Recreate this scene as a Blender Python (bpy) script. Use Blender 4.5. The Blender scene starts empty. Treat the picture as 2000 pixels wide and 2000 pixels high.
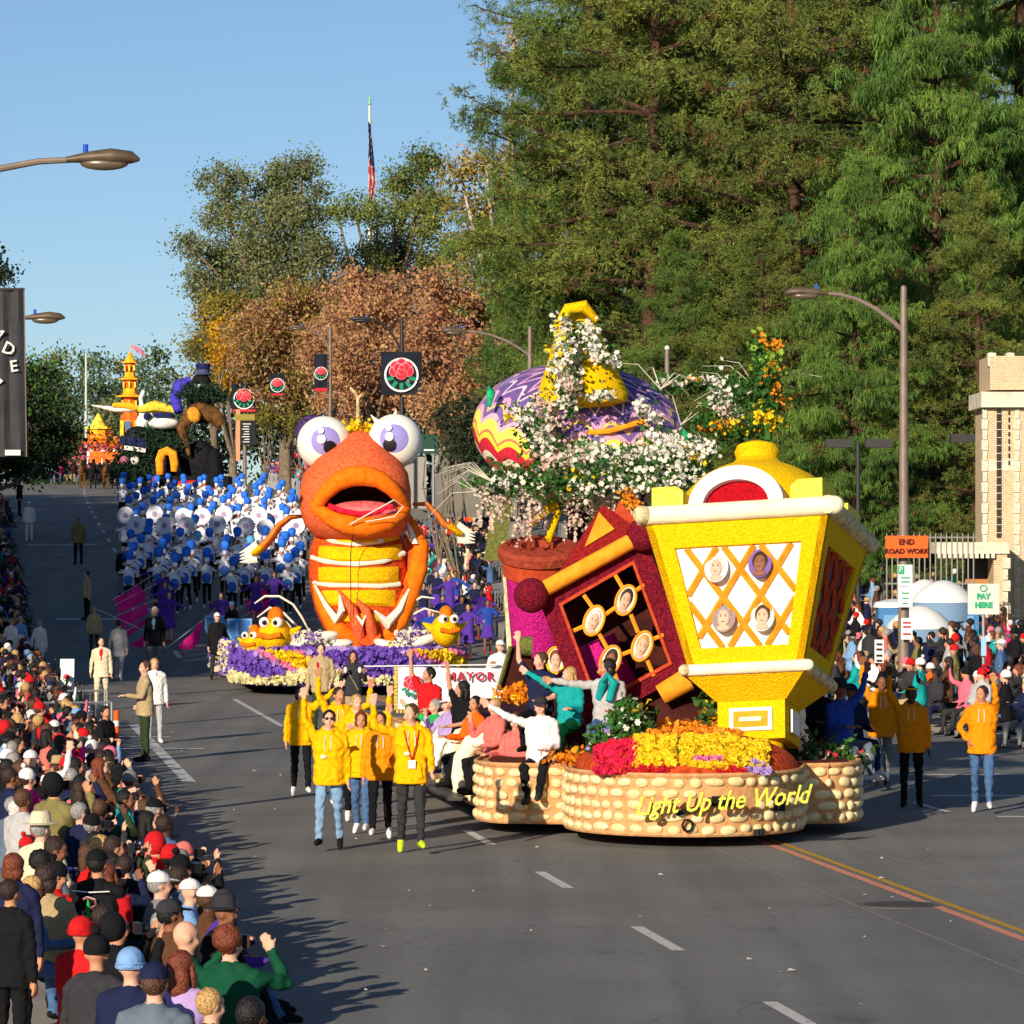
import bpy, bmesh, math, random
import numpy as np
from mathutils import Vector, Matrix, noise as mnoise
R = random.Random(7)
NR = np.random.default_rng(11)
sc = bpy.context.scene
COL = sc.collection
rad = math.radians
# ------------------------------------------------------------------ camera, world, sun, exposure
F = 8250.0 / 2000.0          # focal length in frame widths
CAMH = 4.0
cam_d = bpy.data.cameras.new("camera"); cam = bpy.data.objects.new("camera", cam_d); COL.objects.link(cam)
cam.location = (0, 0, CAMH); cam.rotation_euler = (rad(90), 0, 0)
cam_d.sensor_width = 36; cam_d.lens = 36 * F; cam_d.shift_y = 0.028
cam_d.clip_start = 1; cam_d.clip_end = 6000
sc.camera = cam
SUN_EL = 18.0
SUN_AZ = math.atan2(-0.397, -0.918)        # direction towards the sun in plan (x, y)
w = bpy.data.worlds.new("World"); sc.world = w; w.use_nodes = True
nt = w.node_tree; nt.nodes.clear()
wo = nt.nodes.new('ShaderNodeOutputWorld'); bg = nt.nodes.new('ShaderNodeBackground'); sky = nt.nodes.new('ShaderNodeTexSky')
sky.sky_type = 'NISHITA'; sky.sun_disc = False
sky.sun_elevation = rad(SUN_EL); sky.sun_rotation = math.atan2(-0.397, -0.918)
sky.air_density = 0.72; sky.dust_density = 0.3; sky.ozone_density = 3.2; sky.altitude = 250
bg.inputs['Strength'].default_value = 0.080
nt.links.new(sky.outputs[0], bg.inputs[0]); nt.links.new(bg.outputs[0], wo.inputs[0])
sd = bpy.data.lights.new("sun", 'SUN'); so = bpy.data.objects.new("sun", sd); COL.objects.link(so)
sd.energy = 4.6; sd.angle = rad(0.5); sd.color = (1.0, 0.87, 0.70)
ce = math.cos(rad(SUN_EL))
so.rotation_euler = Vector((0.397 * ce, 0.918 * ce, -math.sin(rad(SUN_EL)))).to_track_quat('-Z', 'Y').to_euler()
so.location = (-60, -140, 60)
sc.view_settings.view_transform = 'Standard'; sc.view_settings.look = 'None'
sc.view_settings.exposure = 0.33; sc.view_settings.gamma = 1; sc.view_settings.use_curve_mapping = False
# ------------------------------------------------------------------ place: pixel helpers used only to measure real positions
def lerp_tab(tab, v):
    if v <= tab[0][0]: return tab[0][1]
    for (a, b), (c, d) in zip(tab, tab[1:]):
        if v <= c:
            t = (v - a) / (c - a); return b + (d - b) * t
    return tab[-1][1]
HT = [(0,0),(118,0),(128,.15),(138,.6),(150,1.35),(165,2.35),(180,3.2),(200,4.2),(225,5.3),(250,6.2),(290,7.45),(330,8.4),(350,8.6),(400,7.6),(500,3),(700,0),(5000,0)]
def gz(Y): return lerp_tab(HT, Y)
def cx(Y): return 3.44 - 0.1321 * (Y - 56.2) + (1.2e-4 * (Y - 165) ** 2 if 165 < Y < 420 else (7.8 + .06*(Y-420) if Y >= 420 else 0))
def RXp(u, Y): return cx(Y) + u * 1.009
def WP(px, py, Y): return Vector(((px - 1000) * Y / 8250.0, Y, CAMH - (py - 1056) * Y / 8250.0))
def GP(px, Y, dz=0): return Vector(((px - 1000) * Y / 8250.0, Y, gz(Y) + dz))
# ------------------------------------------------------------------ materials
def lin(c):
    return tuple(((v/255)/12.92 if v/255 <= .04045 else (((v/255)+.055)/1.055)**2.4) for v in c)
MC = {}
def mat(name, c, rough=.8, nscale=0, namt=.25, bump=0, bscale=None, c2=None, spec=.3, metal=0, island=0, trans=0, detail=4, lo=.35, hi=.65, bdist=.02):
    if name in MC: return MC[name]
    m = bpy.data.materials.new(name); m.use_nodes = True; t = m.node_tree; b = t.nodes['Principled BSDF']
    col = (*lin(c), 1); b.inputs['Base Color'].default_value = col
    b.inputs['Roughness'].default_value = rough; b.inputs['Metallic'].default_value = metal
    b.inputs['Specular IOR Level'].default_value = spec
    src = None; tc = None
    if nscale or bump:
        tc = t.nodes.new('ShaderNodeTexCoord')
    if nscale:
        n = t.nodes.new('ShaderNodeTexNoise'); n.inputs['Scale'].default_value = nscale; n.inputs['Detail'].default_value = detail
        t.links.new(tc.outputs['Object'], n.inputs['Vector'])
        r = t.nodes.new('ShaderNodeValToRGB'); r.color_ramp.elements[0].position = lo; r.color_ramp.elements[1].position = hi
        a = lin(c2) if c2 else tuple(v * (1 - namt) for v in col[:3])
        bb = col[:3] if c2 else tuple(min(1, v * (1 + namt)) for v in col[:3])
        r.color_ramp.elements[0].color = (*a, 1); r.color_ramp.elements[1].color = (*bb, 1)
        t.links.new(n.outputs['Fac'], r.inputs['Fac']); src = r.outputs['Color']
    if island:
        g = t.nodes.new('ShaderNodeNewGeometry'); hs = t.nodes.new('ShaderNodeHueSaturation')
        mr = t.nodes.new('ShaderNodeMapRange'); mr.inputs['To Min'].default_value = 1 - island; mr.inputs['To Max'].default_value = 1 + island
        t.links.new(g.outputs['Random Per Island'], mr.inputs['Value']); t.links.new(mr.outputs[0], hs.inputs['Value'])
        ml = t.nodes.new('ShaderNodeMath'); ml.operation = 'MULTIPLY_ADD'; ml.inputs[1].default_value = .05 * min(1, island*2.5); ml.inputs[2].default_value = .5 - .025 * min(1, island*2.5)
        t.links.new(g.outputs['Random Per Island'], ml.inputs[0]); t.links.new(ml.outputs[0], hs.inputs['Hue'])
        if src: t.links.new(src, hs.inputs['Color'])
        else: hs.inputs['Color'].default_value = col
        src = hs.outputs['Color']
    if src: t.links.new(src, b.inputs['Base Color'])
    if bump:
        n2 = t.nodes.new('ShaderNodeTexNoise'); n2.inputs['Scale'].default_value = bscale or nscale; n2.inputs['Detail'].default_value = 3
        t.links.new(tc.outputs['Object'], n2.inputs['Vector'])
        bp = t.nodes.new('ShaderNodeBump'); bp.inputs['Strength'].default_value = bump; bp.inputs['Distance'].default_value = bdist
        t.links.new(n2.outputs['Fac'], bp.inputs['Height']); t.links.new(bp.outputs[0], b.inputs['Normal'])
    if trans:
        tl = t.nodes.new('ShaderNodeBsdfTranslucent'); mx = t.nodes.new('ShaderNodeMixShader'); mx.inputs[0].default_value = trans
        if src: t.links.new(src, tl.inputs['Color'])
        else: tl.inputs['Color'].default_value = col
        t.links.new(b.outputs[0], mx.inputs[1]); t.links.new(tl.outputs[0], mx.inputs[2])
        t.links.new(mx.outputs[0], t.nodes['Material Output'].inputs['Surface'])
    MC[name] = m; return m
def petal(name, c, c2=None, s=22, amt=.35, bump=.7):
    "float covering of pressed petals and seeds: fine mottled colour and grain"
    return mat(name, c, .85, nscale=s, namt=amt, bump=bump, bscale=s*1.4, c2=c2, spec=.15, bdist=.05)
def cloth(name, c): return mat(name, c, .9, nscale=7, namt=.09, bump=.6, bscale=12, spec=.12, bdist=.03)
# ------------------------------------------------------------------ mesh builder
ORI = {}
def tag(o, label=None, cat=None, group=None, kind=None):
    if label: o['label'] = label
    if cat: o['category'] = cat
    if group: o['group'] = group
    if kind: o['kind'] = kind
    return o
def empty(name, loc, label, cat, group=None, rz=0):
    o = bpy.data.objects.new(name, None); COL.objects.link(o); o.location = loc; o.rotation_euler = (0, 0, rz)
    o.empty_display_size = .3
    ORI[o.name] = Vector(loc) if rz == 0 else None
    return tag(o, label, cat, group)
def link(name, me, parent=None, loc=None):
    o = bpy.data.objects.new(name, me); COL.objects.link(o)
    if parent is not None: o.parent = parent
    if loc is not None: o.location = loc
    return o
def frame(d):
    d = Vector(d).normalized()
    a = d.cross(Vector((0, 0, 1)))
    if a.length < 1e-3: a = d.cross(Vector((0, 1, 0)))
    a.normalize(); return a, d.cross(a).normalized(), d
class MB:
    def __init__(s): s.v = []; s.f = []; s.m = []; s.cm = 0
    def add(s, vs, fs):
        o = len(s.v); s.v += [tuple(v) for v in vs]; s.f += [tuple(i + o for i in f) for f in fs]; s.m += [s.cm] * len(fs); return s
    def box(s, c, size, rot=None, taper=1):
        x, y, z = [k / 2 for k in size]; c = Vector(c)
        vs = [Vector((sx*x*(taper if sz > 0 else 1), sy*y*(taper if sz > 0 else 1), sz*z)) for sz in (-1, 1) for sy in (-1, 1) for sx in (-1, 1)]
        if rot is not None: vs = [rot @ v for v in vs]
        return s.add([v + c for v in vs], [(0,2,3,1),(4,5,7,6),(0,1,5,4),(2,6,7,3),(0,4,6,2),(1,3,7,5)])
    def tube(s, pts, rs, n=8, cap=True, sq=1, up=None):
        pts = [Vector(p) for p in pts]
        if not hasattr(rs, '__len__'): rs = [rs] * len(pts)
        vs = []; fs = []; pa = None
        for i, p in enumerate(pts):
            d = (pts[min(i+1, len(pts)-1)] - pts[max(i-1, 0)])
            if up is not None:
                dd = d.normalized(); a = dd.cross(Vector(up)).normalized(); b = a.cross(dd)
            elif pa is None: a, b, _ = frame(d)
            else:
                dd = d.normalized(); a = (pa - dd * pa.dot(dd)).normalized(); b = dd.cross(a)
            pa = a
            for k in range(n):
                t = 2 * math.pi * k / n; vs.append(p + (a * math.cos(t) + b * math.sin(t) * sq) * rs[i])
        for i in range(len(pts) - 1):
            for k in range(n):
                k2 = (k + 1) % n; fs.append((i*n+k, i*n+k2, (i+1)*n+k2, (i+1)*n+k))
        if cap: fs.append(tuple(range(n - 1, -1, -1))); fs.append(tuple(range((len(pts)-1)*n, len(pts)*n)))
        return s.add(vs, fs)
    def ball(s, c, r, n=12, m=8, rot=None, z0=-90, z1=90):
        if not hasattr(r, '__len__'): r = (r, r, r)
        c = Vector(c); vs = []; fs = []
        for i in range(m + 1):
            la = rad(z0 + (z1 - z0) * i / m)
            for k in range(n):
                t = 2 * math.pi * k / n
                v = Vector((math.cos(la)*math.cos(t)*r[0], math.cos(la)*math.sin(t)*r[1], math.sin(la)*r[2]))
                if rot is not None: v = rot @ v
                vs.append(c + v)
        for i in range(m):
            for k in range(n):
                k2 = (k + 1) % n; fs.append((i*n+k, i*n+k2, (i+1)*n+k2, (i+1)*n+k))
        if z0 > -90: fs.append(tuple(range(n-1, -1, -1)))
        if z1 < 90: fs.append(tuple(range(m*n, m*n+n)))
        return s.add(vs, fs)
    def lathe(s, c, prof, n=24, ax=None, sy=1):
        "prof: (r, z) pairs; ax: 3x3 rotation"
        c = Vector(c); vs = []; fs = []
        for r, z in prof:
            for k in range(n):
                t = 2 * math.pi * k / n; v = Vector((r * math.cos(t), r * math.sin(t) * sy, z))
                if ax is not None: v = ax @ v
                vs.append(c + v)
        for i in range(len(prof) - 1):
            for k in range(n):
                k2 = (k + 1) % n; fs.append((i*n+k, i*n+k2, (i+1)*n+k2, (i+1)*n+k))
        fs.append(tuple(range(n-1, -1, -1))); fs.append(tuple(range((len(prof)-1)*n, len(prof)*n)))
        return s.add(vs, fs)
    def prism(s, poly, off):
        "poly: 3d points in a loop, extruded by vector off"
        poly = [Vector(p) for p in poly]; n = len(poly); off = Vector(off)
        return s.add(poly + [p + off for p in poly], [tuple(range(n)), tuple(range(2*n-1, n-1, -1))] + [(i, (i+1) % n + 0, (i+1) % n + n, i + n)[::-1] for i in range(n)])
    def strip(s, A, B):
        n = len(A); return s.add(list(A) + list(B), [(i, i+1, n+i+1, n+i) for i in range(n-1)])
    def xf(s, M, start=0):
        s.v[start:] = [tuple(M @ Vector(v)) for v in s.v[start:]]; return s
    def mesh(s, name, mats, smooth=True, org=None, flat_ang=None):
        me = bpy.data.meshes.new(name)
        vs = s.v if org is None else [(v[0]-org[0], v[1]-org[1], v[2]-org[2]) for v in s.v]
        me.from_pydata(vs, [], s.f)
        if not isinstance(mats, (list, tuple)): mats = [mats]
        for m in mats: me.materials.append(m)
        me.polygons.foreach_set('material_index', s.m)
        bm = bmesh.new(); bm.from_mesh(me)
        bmesh.ops.remove_doubles(bm, verts=bm.verts, dist=1e-5)
        bmesh.ops.recalc_face_normals(bm, faces=bm.faces)
        if smooth:
            for f in bm.faces: f.smooth = True
            for e in bm.edges:
                if len(e.link_faces) != 2 or e.calc_face_angle(0) > .65: e.smooth = False
        bm.to_mesh(me); bm.free()
        return me
    def build(s, name, mats, parent=None, smooth=True, label=None):
        org = None; loc = None
        if parent is not None: org = ORI[parent.name]; loc = Vector((0,0,0))
        me = s.mesh(name, mats, smooth, org)
        o = link(name, me, parent, loc)
        ORI[o.name] = org if org is not None else Vector((0,0,0))
        if label: o['label'] = label
        return o
def text_mesh(s, size, ext=.01, shear=0, bold=0, align='CENTER', space=1):
    cu = bpy.data.curves.new('t', 'FONT'); cu.body = s; cu.size = size; cu.extrude = ext; cu.shear = shear; cu.offset = bold
    cu.align_x = align; cu.align_y = 'CENTER'; cu.space_character = space; cu.resolution_u = 2
    o = bpy.data.objects.new('t', cu); COL.objects.link(o)
    me = bpy.data.meshes.new_from_object(o.evaluated_get(bpy.context.evaluated_depsgraph_get()))
    bpy.data.objects.remove(o); bpy.data.curves.remove(cu); return me
def lettering(s, size, loc, parent, m, rot=None, ext=.01, name='lettering', **k):
    me = text_mesh(s, size, ext, **k); me.materials.clear(); me.materials.append(m)
    rot = rot if rot is not None else Matrix.Rotation(rad(90), 3, 'X')
    me.transform(rot.to_4x4()); o = link(name, me, parent, Vector(loc) - (ORI[parent.name] if parent is not None else Vector((0,0,0))))
    return o
def npmesh(name, V, Fc, mats, mi=None, smooth=False):
    "V (n,3), Fc (m,k) arrays"
    me = bpy.data.meshes.new(name); V = np.asarray(V, np.float32); Fc = np.asarray(Fc, np.int32); k = Fc.shape[1]
    me.vertices.add(len(V)); me.vertices.foreach_set('co', V.ravel())
    me.loops.add(Fc.size); me.loops.foreach_set('vertex_index', Fc.ravel())
    me.polygons.add(len(Fc)); me.polygons.foreach_set('loop_start', np.arange(0, Fc.size, k, dtype=np.int32))
    if not isinstance(mats, (list, tuple)): mats = [mats]
    for m in mats: me.materials.append(m)
    if mi is not None: me.polygons.foreach_set('material_index', np.asarray(mi, np.int32))
    if smooth: me.polygons.foreach_set('use_smooth', np.ones(len(Fc), bool))
    me.update(calc_edges=True); return me
def rotm(x=0, y=0, z=0): return Matrix.Rotation(rad(z), 3, 'Z') @ Matrix.Rotation(rad(y), 3, 'Y') @ Matrix.Rotation(rad(x), 3, 'X')
def frames(D):
    D = D/np.linalg.norm(D, axis=1, keepdims=True); u = np.cross(D, [0, 0, 1.0]); n = np.linalg.norm(u, axis=1, keepdims=True)
    u = np.where(n < 1e-3, [1.0, 0, 0], u/np.maximum(n, 1e-6)); return D, u, np.cross(D, u)
def tufts(C, r, nn, w, droop, rng, up=0.0):
    "long-needle tufts: thin two-sided blades fanning out of each centre C"
    n = len(C); D = rng.normal(size=(n, nn, 3)); D[:, :, 2] += up; D /= np.linalg.norm(D, axis=2, keepdims=True)
    rr = (np.asarray(r).reshape(-1, 1, 1) if np.ndim(r) else r) * rng.uniform(.65, 1.1, (n, nn, 1))
    base = C[:, None, :] + D*rr*.08; tip = C[:, None, :] + D*rr; tip[:, :, 2] -= droop*rr[:, :, 0]*.6
    side = np.cross(D, rng.normal(size=(n, nn, 3))); side /= np.maximum(np.linalg.norm(side, axis=2, keepdims=True), 1e-6)
    mid = (base + tip)/2; mid[:, :, 2] += droop*rr[:, :, 0]*.12
    ww = w * (rr/np.mean(rr))
    V_ = np.stack([base, mid + side*ww, tip, mid - side*ww], axis=2).reshape(-1, 3)
    return V_, np.arange(len(V_)).reshape(-1, 4)
def leaves(C, spread, nn, s, rng, flat=.8):
    n = len(C); P = C[:, None, :] + rng.normal(size=(n, nn, 3))*np.asarray(spread).reshape(-1, 1, 1)*[1, 1, flat]; P = P.reshape(-1, 3)
    a = rng.normal(size=P.shape); a /= np.linalg.norm(a, axis=1, keepdims=True); b = np.cross(a, rng.normal(size=P.shape)); b /= np.linalg.norm(b, axis=1, keepdims=True)
    ss = s*rng.uniform(.6, 1.3, (len(P), 1))
    V_ = np.stack([P - a*ss, P - b*ss*.6, P + a*ss, P + b*ss*.6], axis=1).reshape(-1, 3)
    return V_, np.arange(len(V_)).reshape(-1, 4)
# ================================================================== the setting: ground, road, pavements, markings
def sheet(name, u0, u1, dz, m, Y0, Y1, step=4, kind='structure', un=1):
    Ys = []; y = Y0
    while y < Y1: Ys.append(y); y += step if y < 420 else 60
    Ys.append(Y1)
    mb = MB(); n = un + 1
    vs = [(RXp(u0 + (u1-u0)*k/un, y), y, gz(y) + dz) for y in Ys for k in range(n)]
    fs = [(i*n+k, i*n+k+1, (i+1)*n+k+1, (i+1)*n+k) for i in range(len(Ys)-1) for k in range(un)]
    mb.add(vs, fs); o = mb.build(name, m); tag(o, kind=kind); return o
m_ground = mat('ground_soil', (88, 82, 58), .95, nscale=.25, c2=(70, 74, 44), bump=.4, bscale=3, spec=.1)
def asphalt():
    m = mat('asphalt', (120, 119, 114), .86, nscale=.35, namt=.10, bump=.35, bscale=60, spec=.3, detail=8)
    t = m.node_tree; b = t.nodes['Principled BSDF']; src = b.inputs['Base Color'].links[0].from_socket
    tc = t.nodes.new('ShaderNodeTexCoord')
    # fine aggregate speckle
    n = t.nodes.new('ShaderNodeTexNoise'); n.inputs['Scale'].default_value = 22; n.inputs['Detail'].default_value = 6; n.inputs['Roughness'].default_value = .8
    t.links.new(tc.outputs['Object'], n.inputs['Vector'])
    mr = t.nodes.new('ShaderNodeMapRange'); mr.inputs['From Min'].default_value = .3; mr.inputs['From Max'].default_value = .7; mr.inputs['To Min'].default_value = .84; mr.inputs['To Max'].default_value = 1.16
    t.links.new(n.outputs['Fac'], mr.inputs['Value'])
    # wheel-path streaks running along the road
    mp = t.nodes.new('ShaderNodeMapping'); mp.inputs['Rotation'].default_value = (0, 0, rad(-7.52)); mp.inputs['Scale'].default_value = (1, .035, 1)
    t.links.new(tc.outputs['Object'], mp.inputs['Vector'])
    n3 = t.nodes.new('ShaderNodeTexNoise'); n3.inputs['Scale'].default_value = 1.6; n3.inputs['Detail'].default_value = 5
    t.links.new(mp.outputs[0], n3.inputs['Vector'])
    mr3 = t.nodes.new('ShaderNodeMapRange'); mr3.inputs['From Min'].default_value = .3; mr3.inputs['From Max'].default_value = .7; mr3.inputs['To Min'].default_value = .8; mr3.inputs['To Max'].default_value = 1.15
    t.links.new(n3.outputs['Fac'], mr3.inputs['Value'])
    # thin sealed cracks
    vo = t.nodes.new('ShaderNodeTexVoronoi'); vo.feature = 'DISTANCE_TO_EDGE'; vo.inputs['Scale'].default_value = .22
    nd = t.nodes.new('ShaderNodeTexNoise'); nd.inputs['Scale'].default_value = .6
    t.links.new(tc.outputs['Object'], nd.inputs['Vector'])
    va = t.nodes.new('ShaderNodeVectorMath'); va.operation = 'MULTIPLY_ADD'; va.inputs[1].default_value = (3, 3, 3)
    t.links.new(nd.outputs['Color'], va.inputs[0]); t.links.new(tc.outputs['Object'], va.inputs[2]); t.links.new(va.outputs[0], vo.inputs['Vector'])
    mr2 = t.nodes.new('ShaderNodeMapRange'); mr2.inputs['From Min'].default_value = 0; mr2.inputs['From Max'].default_value = .008; mr2.inputs['To Min'].default_value = .76; mr2.inputs['To Max'].default_value = 1
    t.links.new(vo.outputs['Distance'], mr2.inputs['Value'])
    a = t.nodes.new('ShaderNodeMath'); a.operation = 'MULTIPLY'; t.links.new(mr.outputs[0], a.inputs[0]); t.links.new(mr2.outputs[0], a.inputs[1])
    a2 = t.nodes.new('ShaderNodeMath'); a2.operation = 'MULTIPLY'; t.links.new(a.outputs[0], a2.inputs[0]); t.links.new(mr3.outputs[0], a2.inputs[1])
    vm = t.nodes.new('ShaderNodeVectorMath'); vm.operation = 'SCALE'; t.links.new(src, vm.inputs[0]); t.links.new(a2.outputs[0], vm.inputs['Scale'])
    t.links.new(vm.outputs[0], b.inputs['Base Color']); return m
m_road = asphalt()
m_walk = mat('pavement_concrete', (150, 144, 132), .9, nscale=1.2, namt=.12, bump=.3, bscale=30)
sheet('ground', -420, 420, -.06, m_ground, -60, 900, un=8)
sheet('road', -9.6, 9.6, 0, m_road, -60, 880, un=4)
def pavement(name, u0, u1):
    o = sheet(name, u0, u1, .13, m_walk, -60, 700)
    ui = u1 if u0 < 0 else u0; s = 1 if u0 < 0 else -1
    mb = MB(); Ys = list(range(-60, 640, 4))
    for (ua, za, ub, zb) in ((ui, .134, ui + s*.15, .13), (ui + s*.15, .13, ui + s*.17, -.02), (ui, .134, ui, -.03)):
        mb.strip([(RXp(ua, y), y, gz(y) + za) for y in Ys], [(RXp(ub, y), y, gz(y) + zb) for y in Ys])
    k = mb.build('kerb', m_walk); k['kind'] = 'structure'; k.parent = o
pavement('pavement', -14, -9.6 - .17); pavement('pavement', 9.6 + .17, 20)
sheet('side_street', 20.2, 60, .02, mat('asphalt_lot', (92, 90, 86), .9, nscale=.5, namt=.15, bump=.3, bscale=40), 60, 112, un=2)
m_white = mat('road_paint_white', (205, 203, 196), .7, nscale=14, c2=(120, 117, 110), lo=.25, hi=.45, spec=.3)
m_faint = mat('road_seam', (150, 146, 138), .8, nscale=8, c2=(124, 119, 112), lo=.4, hi=.6)
m_yel = mat('road_paint_yellow', (196, 148, 32), .7, nscale=10, c2=(150, 118, 50), lo=.2, hi=.5)
m_pink = mat('road_paint_pink', (220, 146, 112), .7, nscale=10, c2=(160, 100, 80), lo=.2, hi=.5)
def stripe(name, u, w, segs, m, dz=.004):
    mb = MB()
    for a, b in segs:
        n = max(1, int((b - a) / 4)); Ys = [a + (b-a)*i/n for i in range(n+1)]
        mb.strip([(RXp(u - w/2, y), y, gz(y) + dz) for y in Ys], [(RXp(u + w/2, y), y, gz(y) + dz) for y in Ys])
    o = mb.build(name, m, smooth=False); tag(o, kind='structure'); return o
dash = []
for px0, px1, y0, y1 in ((895, 945, 1622, 1650), (1038, 1100, 1703, 1735), (1225, 1313, 1810, 1857), (1493, 1592, 1957, 2010)):
    dash.append((8250 * 4 / (y1 - 1056), 8250 * 4 / (y0 - 1056)))
stripe('lane_line', -3.76, .13, dash + [(91, 106.5)], m_white)
yy = 132.0; far = []
while yy < 345: far.append((yy, yy + 3)); yy += 9
stripe('lane_line', -3.76, .16, far, m_white)
far = []; yy = 33
while yy < 125: far.append((yy, yy + 2.4)); yy += 7.3
stripe('lane_line', 3.76, .12, far, m_white)
stripe('lane_line', -6.9, .22, [(70, 92)], m_white)
stripe('centre_line', .07, .10, [(20, 112), (128, 340)], m_yel)
stripe('centre_line', -.13, .12, [(20, 112)], m_pink)
stripe('road_seam', -.98, .035, [(20, 118)], m_faint); stripe('road_seam', .95, .035, [(20, 118)], m_faint)
stripe('road_seam', 5.9, .05, [(40, 118)], m_faint)
# stop bars and crosswalk remnants across the left lanes
mb = MB()
for (Ya, ua, ub, wd) in ((148, -7.2, -4.6, .5), (192, -7.6, -4.4, .6), (81, -8.2, -6.0, .35), (86, -8.3, -6.4, .3)):
    mb.add([(RXp(ua, Ya), Ya, gz(Ya)+.006), (RXp(ub, Ya), Ya, gz(Ya)+.006), (RXp(ub, Ya+wd), Ya+wd, gz(Ya+wd)+.006), (RXp(ua, Ya+wd), Ya+wd, gz(Ya+wd)+.006)], [(0,1,2,3)])
for (Ya, ua, ub) in ((61, 4.2, 8.6), (66, 4.4, 8.2), (72, 5, 9)):
    mb.add([(RXp(ua, Ya), Ya, .006), (RXp(ub, Ya), Ya, .006), (RXp(ub, Ya+.3), Ya+.3, .006), (RXp(ua, Ya+.3), Ya+.3, .006)], [(0,1,2,3)])
tag(mb.build('stop_bar', m_white, smooth=False), kind='structure')
# manhole
g = GP(1755, 8250*4/(1768-1056))
mh = empty('manhole_cover', g, 'round iron manhole cover set in the asphalt beside the double yellow line', 'manhole cover')
mb = MB(); mb.lathe(g + Vector((0,0,.0)), [(.46, 0), (.46, .008), (.40, .008)], 28); mb.build('ring', mat('iron_ring', (96, 92, 86), .7), mh)
mb = MB(); mb.lathe(g + Vector((0,0,.002)), [(.38, 0), (.38, .01), (.1, .012), (.0, .012)], 24); mb.build('cover', mat('iron', (70, 67, 62), .6, nscale=30, bump=.6), mh)
# scraps of paper blown over the road: too many and too small to count
mb = MB()
for i in range(170):
    Y = R.uniform(34, 118); u = R.uniform(-7.5, 8.5); s = R.uniform(.012, .05); a = R.uniform(0, 3); x = RXp(u, Y)
    c, d = math.cos(a)*s, math.sin(a)*s
    mb.add([(x-c, Y-d, .012), (x+d, Y-c, .014), (x+c, Y+d, .012), (x-d, Y+c, .03)], [(0,1,2,3)])
tag(mb.build('litter', mat('paper_scrap', (200, 196, 186), .9), smooth=False), 'scraps of white paper and petals scattered over the asphalt', 'litter', kind='stuff')
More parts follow.
